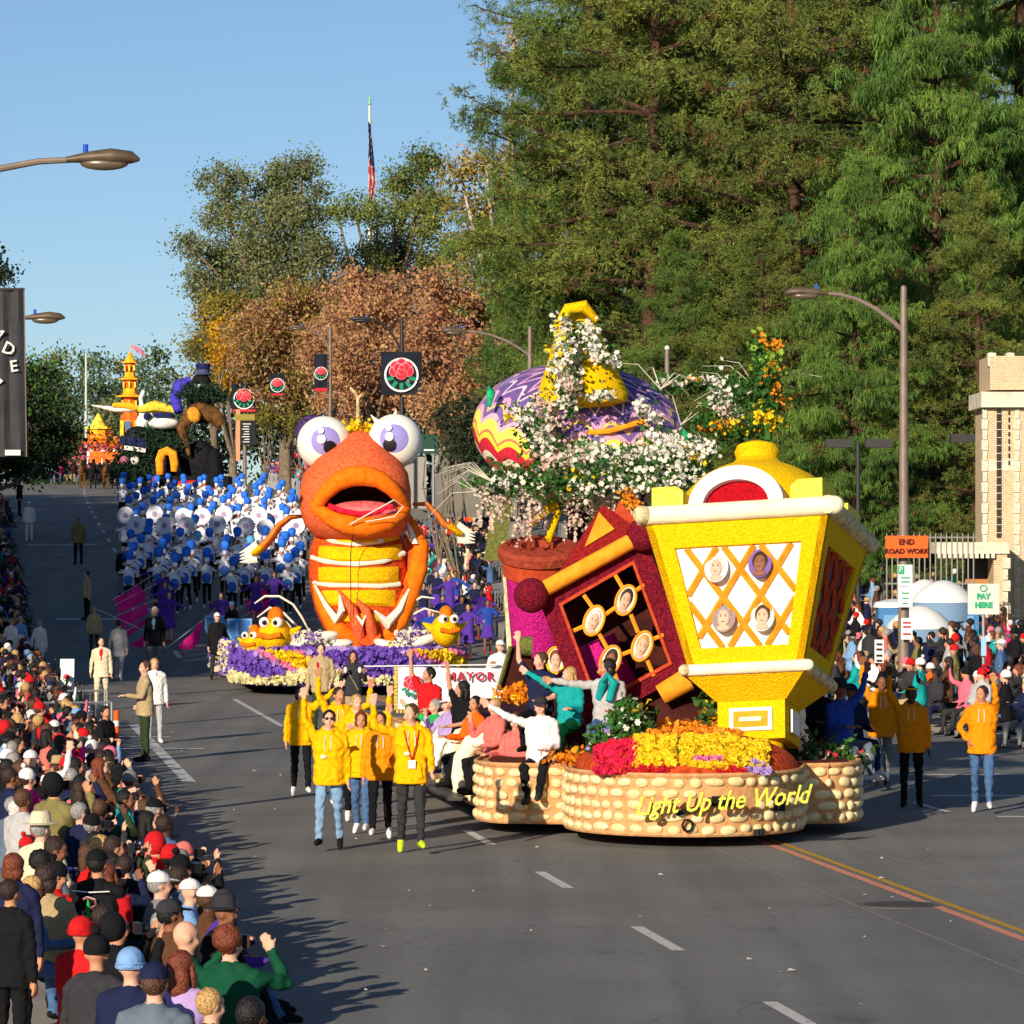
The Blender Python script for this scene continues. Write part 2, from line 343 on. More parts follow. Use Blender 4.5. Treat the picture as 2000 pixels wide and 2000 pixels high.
# ================================================================== people: one continuous remeshed surface per pose, shared between copies
def V(*a): return Vector(a if len(a) > 1 else a[0])
class Fig: pass
FIGS = {}
def figure(key, vox=.02, arms=None, legs=None, lean=(0,0,1), head=(0,0), hem=-.13, sleeve='long', skirt=0, coat=0, heavy=1.0, hood=0, accent=0, leg_fat=1.0, hand=True, fold=.006):
    """arms/legs: {side: (dir1, dir2)} side -1 = image left for somebody facing the camera; head: (yaw, pitch) degrees"""
    if key in FIGS: return FIGS[key]
    arms = arms or {}; legs = legs or {}
    P = []                                                         # (kind, data..., tag)
    sp = V(lean).normalized(); X = V(1, 0, 0); Yv = sp.cross(X).normalized()   # Yv points to the back
    pel = V(0, 0, 0); C = pel + sp * .50; N = pel + sp * .555
    def cone(a, b, ra, rb, tg): P.append(('c', V(a), V(b), ra, rb, tg))
    def ell(c, r, tg, M3=None): P.append(('e', V(c), V(r), M3 or Matrix.Identity(3), tg))
    hv = heavy
    rings = [(hem, .180*hv, .135*hv), (0, .178*hv, .135*hv), (.18, .168*hv, .125*hv), (.36, .195*hv, .13*hv), (.46, .195, .115), (.52, .13, .095), (.565, .07, .07)]
    P.append(('l', pel, sp, X, Yv, rings, 1))
    ell(pel + V(0, 0, -.02), (.165*hv, .125*hv, .12), 2)
    if coat: P.append(('l', pel, sp, X, Yv, [(-coat, .21*hv, .16*hv), (-.1, .185*hv, .14*hv), (.1, .175*hv, .13*hv)], 1))
    if hood: ell(N + Yv*.055 + sp*.01, (.115, .08, .07), 1); ell(N - Yv*.02 - sp*.02, (.09, .08, .035), 1)
    else: ell(N + sp*.004, (.078, .074, .040), 1)
    if accent: ell(C - Yv*.105*hv - sp*.13, (.045, .03, .19), 6)
    foot = 9
    for s in (-1, 1):
        th, sh = legs.get(s, ((s*.04, 0, -1), (s*.02, .02, -1))); th = V(th).normalized(); sh = V(sh).normalized()
        h = pel + V(s*.092, 0, -.03); k = h + th * .42; a = k + sh * .40
        lf = leg_fat
        if not skirt: cone(h, k, .088*lf, .066*lf, 2); cone(k, a + sh*.0, .064*lf, .05*lf, 2)
        else: cone(h, k, .08, .055, 2); cone(k, a, .053, .036, 0)
        fd = V(sh.y*0 + s*.12, -1, sh.y * -.35 if sh.y > .2 else -.06).normalized()
        if sh.y > .3: fd = V(s*.08, -.75, -.62).normalized()
        hl = a + sh*.035 + fd * -.03
        cone(hl, hl + fd*.15, .046, .042, 3); cone(hl + fd*.1, hl + fd*.2 + V(0,0,-.008), .043, .034, 3)
        foot = min(foot, hl.z - .045, (hl + fd*.2).z - .04)
    if skirt: P.append(('l', pel, V(0,0,1), X, V(0,1,0), [(-skirt, .25, .22), (-.2, .19, .16), (.05, .16, .12)], 2))
    for s in (-1, 1):
        ua, fa = arms.get(s, ((s*.22, .03, -1), (s*.06, -.16, -1)))[:2]; ua = V(ua).normalized(); fa = V(fa).normalized()
        S = C + X*(s*.178) - sp*.03; e = S + ua*.29; wr = e + fa*.25
        cone(C + X*(s*.10), S, .075, .066, 1)
        slv = 1 if sleeve == 'long' else 0
        if sleeve == 'short': cone(S, S + ua*.2, .066, .06, 1); cone(S + ua*.16, e, .043, .04, 0); cone(e, wr, .04, .028, 0)
        else: cone(S, e, .062*min(hv, 1.1), .052, 1); cone(e, wr - fa*.01, .050, .041, 1); cone(wr - fa*.04, wr + fa*.01, .03, .026, 0)
        a3 = arms.get(s, (0, 0)); hd = V(a3[2]).normalized() if len(a3) > 2 else fa
        up = V(0, 1, 0) if abs(hd.y) < .8 else V(0, 0, 1)
        lat = hd.cross(up).normalized() if hd.z > -.2 else (up - hd*up.dot(hd)).normalized()
        nrm = hd.cross(lat).normalized()
        if hd.z > -.2 and nrm.y > 0: nrm = -nrm
        for q in (-.022, 0, .022): cone(wr + lat*q*.7 + hd*.01, wr + lat*q*1.1 + hd*.085, .017, .017, 0)
        curl = .15 if hd.z > .3 else .45
        if hand:
            fr = .0105 if vox < .014 else .013
            for i, (q, L) in enumerate(((-.036, .062), (-.012, .075), (.012, .07), (.034, .055))):
                b0 = wr + lat*q + hd*.085; b1 = b0 + (hd + lat*q*(4 if curl < .3 else .5) + nrm*curl*.6).normalized()*L*.55; b2 = b1 + (hd + lat*q*(4 if curl < .3 else .3) + nrm*curl*1.8).normalized()*L*.5
                cone(b0 - hd*.02, b1, fr, fr, 0); cone(b1, b2, fr, fr*.9, 0)
            ts = -s if hd.z > -.2 else 1
            t0 = wr + hd*.025 + lat*ts*.02 * (1 if hd.z > -.2 else -1); td = (lat*ts*(1 if hd.z > -.2 else -1)*.8 + hd*.75 + nrm*.3).normalized()
            cone(t0, t0 + td*.045, .0145, .012, 0); cone(t0 + td*.045, t0 + td*.045 + (td + hd*.5).normalized()*.03, .012, .0105, 0)
        else: cone(wr + hd*.08, wr + hd*.15 + nrm*.03, .03, .022, 0)
    yaw, pit = head; HR = Matrix.Rotation(rad(yaw), 3, 'Z') @ Matrix.Rotation(rad(pit), 3, 'X')
    Hc = N + (sp + V(0, 0, 1)).normalized()*.155
    cone(N - sp*.03, Hc + V(0, 0, -.05), .055, .05, 0)
    def hp(x, y, z): return Hc + HR @ V(x, y, z)
    ell(hp(0, 0, .015), (.076, .095, .098), 0, HR); ell(hp(0, -.028, -.055), (.058, .062, .062), 0, HR); ell(hp(0, -.055, -.095), (.026, .026, .024), 0, HR)
    cone(hp(0, -.092, .012), hp(0, -.112, -.03), .009, .015, 0)
    for s in (-1, 1):
        ell(hp(s*.078, .012, -.012), (.012, .022, .032), 0, HR); ell(hp(s*.04, -.072, -.04), (.026, .022, .026), 0, HR)
        ell(hp(s*.032, -.0865, .012), (.011, .007, .006), 4, HR)
        cone(hp(s*.014, -.092, .034), hp(s*.05, -.08, .036), .009, .007, 0)
    cone(hp(-.014, -.081, -.068), hp(.014, -.081, -.068), .0085, .0085, 5)
    # ---- mesh of overlapping closed pieces
    mb = MB()
    for p in P:
        if p[0] == 'c':
            _, a, b, ra, rb, tg = p; d = b - a
            if d.length < 1e-4: d = V(0, 0, 1e-3); b = a + d
            dn = d.normalized()
            pts = [a - dn*ra*.98, a - dn*ra*.7, a, b, b + dn*rb*.7, b + dn*rb*.98]; mb.tube(pts, [ra*.15, ra*.72, ra, rb, rb*.72, rb*.15], n=10)
        elif p[0] == 'e': mb.ball(p[1], tuple(p[2]), n=12, m=8, rot=p[3])
        else:
            _, o, ax, xx, yy, rg, tg = p
            vs = []; n = 20
            for t, rx, ry in rg:
                for k in range(n):
                    q = 2*math.pi*k/n; c_, s_ = math.cos(q), math.sin(q); e_ = 2/2.4
                    vs.append(o + ax*t + xx*(abs(c_)**e_*(1 if c_ > 0 else -1)*rx) + yy*(abs(s_)**e_*(1 if s_ > 0 else -1)*ry))
            mb.add(vs, [(i*n+k, i*n+(k+1) % n, (i+1)*n+(k+1) % n, (i+1)*n+k) for i in range(len(rg)-1) for k in range(n)] + [tuple(range(n-1, -1, -1)), tuple(range((len(rg)-1)*n, len(rg)*n))])
    me = mb.mesh('person_body', [], smooth=False)
    ob = bpy.data.objects.new('tmp', me); COL.objects.link(ob)
    md = ob.modifiers.new('r', 'REMESH'); md.mode = 'VOXEL'; md.voxel_size = vox; md.adaptivity = 0
    bpy.context.view_layer.update()
    nm = bpy.data.meshes.new_from_object(ob.evaluated_get(bpy.context.evaluated_depsgraph_get()))
    bpy.data.objects.remove(ob); bpy.data.meshes.remove(me)
    nv = len(nm.vertices); co = np.empty(nv*3, np.float32); nm.vertices.foreach_get('co', co); co = co.reshape(-1, 3)
    bestd = np.full(nv, 9.0); bt = np.zeros(nv, int)
    for p in P:
        if p[0] == 'c':
            _, a, b, ra, rb, tg = p; a = np.array(a); d = np.array(b) - a; L2 = max(d @ d, 1e-9)
            t = np.clip(((co - a) @ d)/L2, 0, 1); ds = np.linalg.norm(co - a - t[:, None]*d, axis=1) - (ra + (rb - ra)*t)
        elif p[0] == 'e':
            _, c, r, M3, tg = p; q = (co - np.array(c)) @ np.array(M3) / np.array(r); l = np.linalg.norm(q, axis=1)
            ds = (l - 1)*min(r) - (.004 if tg == 6 else 0)
        else:
            _, o, ax, xx, yy, rg, tg = p; q = co - np.array(o); t = q @ np.array(ax)
            ts = [g[0] for g in rg]; rx = np.interp(t, ts, [g[1] for g in rg]); ry = np.interp(t, ts, [g[2] for g in rg])
            l = np.sqrt((q @ np.array(xx)/rx)**2 + (q @ np.array(yy)/ry)**2)
            ds = np.maximum((l - 1)*np.minimum(rx, ry)*.9, np.maximum(ts[0] - t, t - ts[-1])) - .004
        mk = ds < bestd; bestd[mk] = ds[mk]; bt[mk] = tg
    # cloth folds
    if fold:
        no = np.empty(nv*3, np.float32); nm.vertices.foreach_get('normal', no); no = no.reshape(-1, 3)
        idx = np.where((bt == 1) | (bt == 2))[0]
        sd_ = hash(key) % 97
        ph = np.sin(co[idx, 0]*31 + np.sin(co[idx, 2]*19 + sd_)*2.2 + co[idx, 1]*17)*np.sin(co[idx, 2]*24 + np.sin(co[idx, 0]*23 + sd_)*1.8 + 2*sd_)
        co[idx] += no[idx]*(ph*fold)[:, None]
    co[:, 2] -= foot
    nm.vertices.foreach_set('co', co.ravel())
    nf = len(nm.polygons); lt = np.empty(len(nm.loops), np.int32); nm.loops.foreach_get('vertex_index', lt); ls = np.empty(nf, np.int32); nm.polygons.foreach_get('loop_start', ls)
    nm.polygons.foreach_set('material_index', bt[lt[ls]].astype(np.int32)); nm.polygons.foreach_set('use_smooth', np.ones(nf, bool))
    for i in range(7): nm.materials.append(SKIN[0])
    nm.name = 'person_body'; nm.update()
    f = Fig(); f.me = nm; f.H = Hc - V(0, 0, foot); f.HR = HR; f.hip = -foot; f.key = key
    f.wr = {}
    FIGS[key] = f; return f
SKIN = [mat('skin_light', (222, 168, 140), .6, spec=.3), mat('skin_tan', (196, 138, 104), .6, spec=.3), mat('skin_brown', (138, 88, 62), .6, spec=.3), mat('skin_dark', (84, 54, 42), .6, spec=.3)]
M_EYE = mat('eye_dark', (34, 26, 24), .4); M_LIP = mat('lips', (168, 84, 78), .6); M_LENS = mat('dark_lens', (14, 13, 14), .15, spec=.8)
HAIRC = {'black': (22, 19, 18), 'dark brown': (48, 32, 24), 'brown': (84, 54, 34), 'auburn': (116, 54, 30), 'blond': (190, 150, 92), 'grey': (150, 146, 142), 'white': (214, 210, 204)}
def hairm(c): return mat('hair_' + c.replace(' ', '_'), HAIRC[c], .55, nscale=40, namt=.4, bump=.8, bscale=60, spec=.4)
CL = {'black': (24, 24, 27), 'charcoal': (52, 52, 55), 'grey': (120, 120, 122), 'light grey': (176, 174, 172), 'white': (226, 224, 220), 'cream': (218, 204, 170), 'tan': (170, 146, 108), 'olive': (124, 116, 70),
 'brown': (92, 60, 40), 'navy': (30, 36, 66), 'blue': (40, 72, 158), 'light blue': (120, 160, 205), 'teal': (24, 150, 150), 'green': (18, 74, 50), 'bright green': (40, 170, 84), 'red': (196, 30, 34), 'maroon': (100, 24, 34),
 'pink': (232, 110, 130), 'hot pink': (236, 36, 128), 'purple': (82, 52, 150), 'lilac': (176, 150, 200), 'orange': (236, 104, 24), 'yellow': (246, 178, 6), 'amber': (238, 140, 14), 'jeans': (74, 104, 146), 'pale jeans': (128, 160, 192), 'grey jeans': (96, 108, 122), 'salmon': (214, 112, 104), 'khaki': (176, 154, 116), 'deep green': (48, 62, 40)}
def clo(c): return cloth('cloth_' + c.replace(' ', '_'), CL[c])
# ---- headwear, hair and hand-held things, all in head space (face towards -y)
def _lump(me, amp, s):
    for v in me.vertices:
        n_ = mnoise.noise(v.co*s); v.co += v.co.normalized()*n_*amp
HW = {}
def hw_mesh(kind):
    if kind in HW: return HW[kind]
    mb = MB()
    if kind == 'short_hair': mb.ball((0, .02, .026), (.087, .099, .1), 20, 14)
    elif kind == 'long_hair':
        mb.ball((0, .02, .026), (.09, .1, .1), 20, 14); mb.ball((0, .06, -.09), (.098, .062, .15), 16, 12)
        for s in (-1, 1): mb.tube([(s*.075, .0, .04), (s*.092, .0, -.06), (s*.08, -.02, -.17)], [.02, .03, .018], 8)
    elif kind == 'bob_hair': mb.ball((0, .022, .026), (.095, .103, .103), 20, 14); mb.ball((0, .035, -.05), (.1, .078, .085), 16, 10)
    elif kind == 'curly_hair': mb.ball((0, .025, .035), (.102, .11, .106), 22, 16)
    elif kind == 'fringe_hair': mb.lathe((0, .025, -.02), [(.088, -.045), (.092, 0), (.088, .03), (.06, .034)], 18, sy=1.0)
    elif kind == 'cap':
        mb.ball((0, .01, .045), (.09, .107, .085), 18, 6, z0=-8); mb.ball((0, -.11, .044), (.07, .075, .012), 14, 4, rot=rotm(x=8)); mb.ball((0, .01, .129), (.01, .01, .008), 6, 4)
    elif kind == 'knit_cap':
        mb.ball((0, .012, .04), (.094, .11, .1), 18, 8, z0=-22); mb.lathe((0, .012, .012), [(.088, -.02), (.098, -.018), (.1, .014), (.09, .02)], 18, sy=1.15)
        for i in range(9): mb.tube([(math.cos(t)*.1, .012+math.sin(t)*.117, .008+.02*((i) % 2)) for t in (i*.7, i*.7+.35, i*.7+.7)], .006, 5)
    elif kind == 'bobble_cap': mb.ball((0, .012, .04), (.096, .11, .105), 18, 8, z0=-22); mb.ball((.0, .06, .17), .035, 10, 8)
    elif kind == 'brim_hat':
        mb.lathe((0, .005, .05), [(.16, -.004), (.165, .003), (.1, .012), (.094, .02), (.086, .1), (.07, .118), (.0, .112)], 24, sy=1.12)
    elif kind == 'band': mb.lathe((0, .005, .068), [(.098, 0), (.099, .02), (.094, .024)], 24, sy=1.12)
    elif kind == 'hood': mb.ball((0, .03, .02), (.108, .11, .125), 18, 12)
    elif kind == 'sunglasses':
        for s in (-1, 1): mb.ball((s*.034, -.096, .012), (.028, .008, .019), 12, 6); mb.tube([(s*.06, -.088, .018), (s*.083, .0, .012)], .004, 5)
        mb.tube([(-.02, -.103, .018), (.02, -.103, .018)], .004, 5)
    elif kind == 'headset':
        mb.tube([(-.085, .01, 0), (-.08, .01, .09), (0, .01, .128), (.08, .01, .09), (.085, .01, 0)], .008, 6)
        for s in (-1, 1): mb.ball((s*.088, .01, -.005), (.02, .034, .036), 10, 6)
    elif kind == 'shako': mb.lathe((0, .005, .06), [(.082, -.03), (.09, -.028), (.1, .11), (.095, .115), (0, .118)], 16, sy=1.1); mb.ball((0, -.1, .035), (.06, .05, .01), 10, 4)
    elif kind == 'plume': mb.tube([(0, 0, .15), (0, 0, .22), (0, .0, .36), (0, .01, .47), (0, .01, .52)], [.03, .075, .1, .085, .02], 10)
    me = mb.mesh(kind, [SKIN[0]])
    if 'hair' in kind:
        _lump(me, .008 if kind != 'curly_hair' else .022, 34 if kind != 'curly_hair' else 40)
    if kind == 'plume': _lump(me, .03, 16)
    HW[kind] = me; return me
HWNAME = {'short_hair': 'hair', 'long_hair': 'hair', 'bob_hair': 'hair', 'curly_hair': 'hair', 'fringe_hair': 'hair', 'knit_cap': 'knit_cap', 'bobble_cap': 'knit_cap', 'brim_hat': 'hat', 'band': 'hat_band'}
def omesh(name, me, parent, mats):
    o = bpy.data.objects.new(name, me); COL.objects.link(o); o.parent = parent
    for i, m in enumerate(mats):
        if i < len(o.material_slots): o.material_slots[i].link = 'OBJECT'; o.material_slots[i].material = m
    return o
LABELS = set()
def person(fig, loc, rz, skin, top, bot, shoe, hw=(), label=None, group=None, scale=1.0, accent=None, seat_z=None, name='person', cat='person', roll=0):
    """hw: list of (kind, material). seat_z: put the hips on this height instead of the feet on loc"""
    loc = Vector(loc)
    if seat_z is not None: loc.z = seat_z - (fig.hip - .105)*scale
    r = bpy.data.objects.new(name, None); COL.objects.link(r); r.empty_display_size = .2
    r.location = loc; r.rotation_euler = (0, rad(roll), rad(rz)); r.scale = (scale,)*3
    if label: LABELS.add(label)
    tag(r, label, cat, group)
    omesh('body', fig.me, r, [skin, top, bot, shoe, M_EYE, M_LIP, accent or top])
    for kind, m in hw:
        o = omesh(HWNAME.get(kind, kind), hw_mesh(kind), r, [m]); o.location = fig.H; o.rotation_euler = fig.HR.to_euler()
        if kind == 'short_hair' and len(hw) > 1 and hw[1][0] in ('cap', 'brim_hat', 'knit_cap'): o.scale = (.95, .95, .9); o.location = fig.H + V(0, 0, -.012)
    return r
def attach(r, mb, name, mats, at=(0,0,0), rot=(0,0,0)):
    "a child piece modelled in the person's own frame"
    me = mb if isinstance(mb, bpy.types.Mesh) else mb.mesh(name, mats)
    o = bpy.data.objects.new(name, me); COL.objects.link(o); o.parent = r; o.location = at; o.rotation_euler = rot; return o
# ---- pose shorthand
def ar(s, k):
    return {'down': ((s*.2, .02, -1), (s*.05, -.12, -1)), 'swing_f': ((s*.2, -.45, -1), (0, -.75, -.7)), 'swing_b': ((s*.25, .35, -1), (s*.1, -.05, -1)),
            'wave': ((s*.85, -.25, .28), (s*.05, -.15, 1)), 'wave_hi': ((s*.5, -.15, .9), (s*.0, -.1, 1)), 'wave_out': ((s*.95, -.2, .45), (s*.75, -.2, .8)), 'lap': ((s*.2, -.3, -1), (-s*.35, -.9, -.15)),
            'clap': ((s*.25, -.55, -.75), (-s*.45, -.8, .45)), 'camera': ((s*.45, -.75, -.15), (-s*.55, -.25, .8)), 'cross': ((s*.3, -.2, -1), (-s*.8, -.6, .05)), 'hip': ((s*.5, .2, -.8), (-s*.45, -.5, -.6)),
            'hold': ((s*.2, -.35, -.9), (-s*.1, -1, .1)), 'horn': ((s*.45, -.7, -.2), (-s*.4, -.8, .35)), 'pole': ((s*.35, -.6, -.5), (s*.1, -.7, .55)), 'carry_out': ((s*.7, -.3, -.5), (s*.6, -.6, -.1))}[k]
def A(l, r): return {-1: ar(-1, l), 1: ar(1, r)}
STAND = {}
WALK1 = {-1: ((-.03, -.36, -.93), (-.02, .02, -1)), 1: ((.03, .14, -.97), (.02, .42, -.9))}
WALK2 = {1: ((.03, -.36, -.93), (.02, .02, -1)), -1: ((-.03, .14, -.97), (-.02, .42, -.9))}
SIT = {-1: ((-.18, -1, -.05), (-.05, -.12, -1)), 1: ((.18, -1, -.05), (.05, -.12, -1))}
SITLOW = {-1: ((-.25, -1, .32), (-.05, -.45, -.85)), 1: ((.25, -1, .32), (.05, -.45, -.85))}
SITX = {-1: ((-.08, -1, -.12), (.1, .1, -1)), 1: ((.12, -1, .0), (-.1, -.3, -1))}
# ================================================================== trees
m_needle = mat('pine_needles', (112, 136, 58), .75, nscale=.3, c2=(66, 94, 44), island=.35, trans=.12, spec=.2)
m_needle2 = mat('pine_needles_fresh', (118, 148, 62), .7, nscale=.3, c2=(72, 104, 48), island=.3, trans=.12, spec=.2)
m_needle_o = mat('pine_needles_olive', (128, 136, 60), .75, nscale=.3, c2=(80, 98, 46), island=.35, trans=.12, spec=.2)
m_dead = mat('needles_brown', (128, 92, 58), .9, island=.3, trans=.2)
m_bark = mat('bark_brown', (78, 56, 42), .95, nscale=6, namt=.35, bump=.9, bscale=9)
m_barkg = mat('bark_grey', (120, 106, 88), .95, nscale=6, namt=.3, bump=.8, bscale=9)
m_barkw = mat('bark_white', (206, 192, 164), .9, nscale=3, c2=(140, 128, 104), bump=.4, bscale=8)
m_euc = mat('leaves_eucalyptus', (136, 140, 90), .7, nscale=.35, c2=(98, 110, 70), island=.4, trans=.25)
m_brown = mat('leaves_brown', (200, 152, 108), .9, nscale=.3, c2=(168, 128, 88), island=.3, trans=.3)
m_ygreen = mat('leaves_yellow_green', (164, 142, 62), .85, nscale=.3, c2=(120, 116, 52), island=.4, trans=.3)
m_yellow = mat('leaves_golden', (226, 168, 20), .85, nscale=.5, c2=(168, 128, 30), island=.35, trans=.35)
m_pinkb = mat('leaves_pinkish', (204, 148, 112), .9, nscale=.3, c2=(170, 122, 92), island=.35, trans=.3)
m_dark = mat('leaves_dark_green', (60, 72, 44), .8, nscale=.4, c2=(44, 56, 38), island=.4, trans=.2)
m_far = mat('leaves_far_green', (98, 116, 70), .85, nscale=.12, c2=(70, 92, 66), island=.35, trans=.2)
m_fresh = mat('leaves_fresh_green', (96, 138, 44), .8, nscale=.3, c2=(64, 100, 40), island=.4, trans=.3)
def limbs(segs, m, name, parent, n=6):
    mb = MB()
    for pts, rs in segs: mb.tube(pts, rs, n=n)
    me = mb.mesh(name, m); return link(name, me, parent, Vector((0, 0, 0)))
PINE = {}
def pine_data(kind, H=27, Wd=5.2, seed=0, base=2.0, dens=1.0):
    if (kind, seed) in PINE: return PINE[kind, seed]
    rng = np.random.default_rng(seed + 50); C = []; Rr = []; dead = []; seg = []
    lean = rng.uniform(-.02, .02, 2)
    def ax(z): return np.array([lean[0]*z, lean[1]*z, z])
    seg.append(([ax(z) for z in (-.5, H*.3, H*.6, H*.85, H)], [.42, .32, .2, .1, .03]))
    z = base
    while z < H:
        t = z/H; L0 = Wd*(.72 + .5*math.sin(min(1, t*1.5)*2.4))*(1 - max(0, t-.55)/.45)**.75 + .5
        for k in range(rng.integers(4, 7)):
            a = rng.uniform(0, 6.283); L = L0*rng.uniform(.55, 1.12); rise = rng.uniform(-.3, .55); p0 = ax(z + rng.uniform(-.9, .9)); d = np.array([math.cos(a), math.sin(a), 0])
            pts = [p0 + d*L*q + np.array([0, 0, (rise*q - .30*q*q + .22*q**3)*L]) for q in (0, .3, .6, .85, 1)]
            seg.append((pts, [.10, .07, .045, .025, .01]))
            nsub = int(5 + L*2.6*dens)
            for i in range(nsub):
                q = rng.uniform(.1, 1.02)**.7; pb = p0 + d*L*q + np.array([0, 0, (rise*q - .3*q*q + .22*q**3)*L])
                lat = np.cross(d, [0, 0, 1]); sl = rng.normal()*L*.2*(1.15 - q*.5); c = pb + lat*sl + d*abs(sl)*.2 + np.array([0, 0, rng.uniform(-.1, .35) - abs(sl)*.12])
                if i % 3 == 0: seg.append(([pb - d*.2, c], [.025, .008]))
                rr = rng.uniform(.20, .32) if kind != 'tuft' else rng.uniform(.24, .36)
                m_ = 6 if kind != 'tuft' else 6; dd = rng.random() < .035
                for q2 in range(m_ + 1):
                    cc = c + rng.normal(size=3)*[.25, .25, .18]; (dead if dd else C).append(cc)
                    if dead and cc is dead[-1]: continue
                    Rr.append(rr*rng.uniform(.75, 1.1))
        for _ in range(7):
            aa = rng.uniform(0, 6.283); rr_ = rng.uniform(.45, 1.3)*(1 - .6*t); C.append(ax(z + rng.uniform(-.6, .6)) + np.array([math.cos(aa)*rr_, math.sin(aa)*rr_, 0])); Rr.append(rng.uniform(.26, .38))
        z += rng.uniform(.7, 1.15)
    C = np.array(C); Rr = np.array(Rr)[:len(C)]; assert len(Rr) == len(C)
    nn = 14 if kind != 'tuft' else 15
    Vn, Fn = tufts(C, Rr*1.05, nn, .0165 if kind != 'tuft' else .019, .35 if kind != 'tuft' else 1.2, rng, up=.45 if kind != 'tuft' else .0)
    Vd, Fd = tufts(np.array(dead), .22, 10, .014, 1.2, rng)
    mn = {'tuft': m_needle2, 'olive': m_needle_o}.get(kind, m_needle)
    crown = npmesh('crown', np.vstack([Vn, Vd]), np.vstack([Fn, Fd + len(Vn)]), [mn, m_dead], np.r_[np.zeros(len(Fn)), np.ones(len(Fd))])
    mb = MB(); mb.tube(*seg[0], n=10); trunk = mb.mesh('trunk', m_bark)
    mb = MB()
    for s_ in seg[1:]: mb.tube(*s_, n=4)
    limb = mb.mesh('branches', m_bark)
    PINE[kind, seed] = (trunk, limb, crown); return PINE[kind, seed]
def pine(loc, kind, seed, rz, sc_, label, group='tall pines beside the avenue', sxy=1.0):
    t = bpy.data.objects.new('pine_tree', None); COL.objects.link(t); t.location = loc; t.rotation_euler = (0, 0, rad(rz)); t.scale = (sc_*sxy, sc_*sxy, sc_)
    tag(t, label, 'tree', group)
    for nm, me in zip(('trunk', 'branches', 'crown'), pine_data(kind, seed=seed)): link(nm, me, t)
    return t
# right-hand wall of pines: (px, depth, kind, seed, turn, scale)
gy = lambda px, Y, dz=0: Vector(((px-1000)*Y/8250.0, Y, gz(Y) + dz))
for px, Y, kd, sd_, rz, sc_, sxy, lb in (
 (1140, 186, 'pine', 0, 0, 1.24, .74, 'tall dense olive pine at the left edge of the pine row, beside open sky'),
 (1262, 178, 'olive', 1, 40, 1.20, 1.0, 'tall olive green pine directly behind the giant spinning top of the main float'),
 (1420, 190, 'pine', 0, 130, 1.3, 1.0, 'very tall pine behind the blossom garland between two olive pines'),
 (1560, 172, 'olive', 1, 250, 1.16, .95, 'tall olive brown pine behind the grey street lamp head at right'),
 (1735, 205, 'pine', 0, 200, 1.12, .75, 'set back darker pine with sky gaps around its thin top, behind the lamp pole'),
 (1668, 150, 'tuft', 2, 20, .60, .85, 'shorter bright green long needled pine left of the brown lamp pole'),
 (1835, 160, 'tuft', 2, 150, .97, .85, 'bright green drooping long needled pine just right of the grey lamp pole'),
 (1990, 168, 'tuft', 2, 260, 1.2, .95, 'tall bright green long needled pine rising behind the brick gate tower'),
 (1010, 198, 'pine', 0, 300, .52, .72, 'small dark pine at the left foot of the pine row beside the brown sycamores'),
 (1330, 160, 'pine', 0, 95, .50, .95, 'short pine filling the gap behind the flower garland on the main float'),
 (1500, 158, 'olive', 1, 185, .52, 1.0, 'short olive pine behind the yellow domed lantern roof'),
 (1905, 150, 'olive', 1, 75, .56, 1.0, 'short olive pine standing beside the brick gate tower'),
 (1190, 226, 'olive', 1, 310, 1.45, .8, 'tall pine of the back row seen between the two leftmost pines'),
 (1345, 230, 'pine', 0, 50, 1.55, .8, 'tall pine of the back row above the flower garland'),
 (1490, 228, 'olive', 1, 10, 1.5, .85, 'tall pine of the back row above the yellow lantern'),
 (1620, 236, 'pine', 0, 170, 1.3, .8, 'lower pine of the back row left of the sky gaps'),
 (1880, 232, 'olive', 1, 120, 1.4, .8, 'tall pine of the back row right of the brown lamp pole'),
 (2010, 236, 'pine', 0, 220, 1.5, .8, 'tall pine of the back row at the right edge'),
 (1075, 222, 'pine', 0, 140, .95, .7, 'mid height pine of the back row at the left end'),
):
    pine(gy(px, Y), kd, sd_, rz, sc_, lb, sxy=sxy)
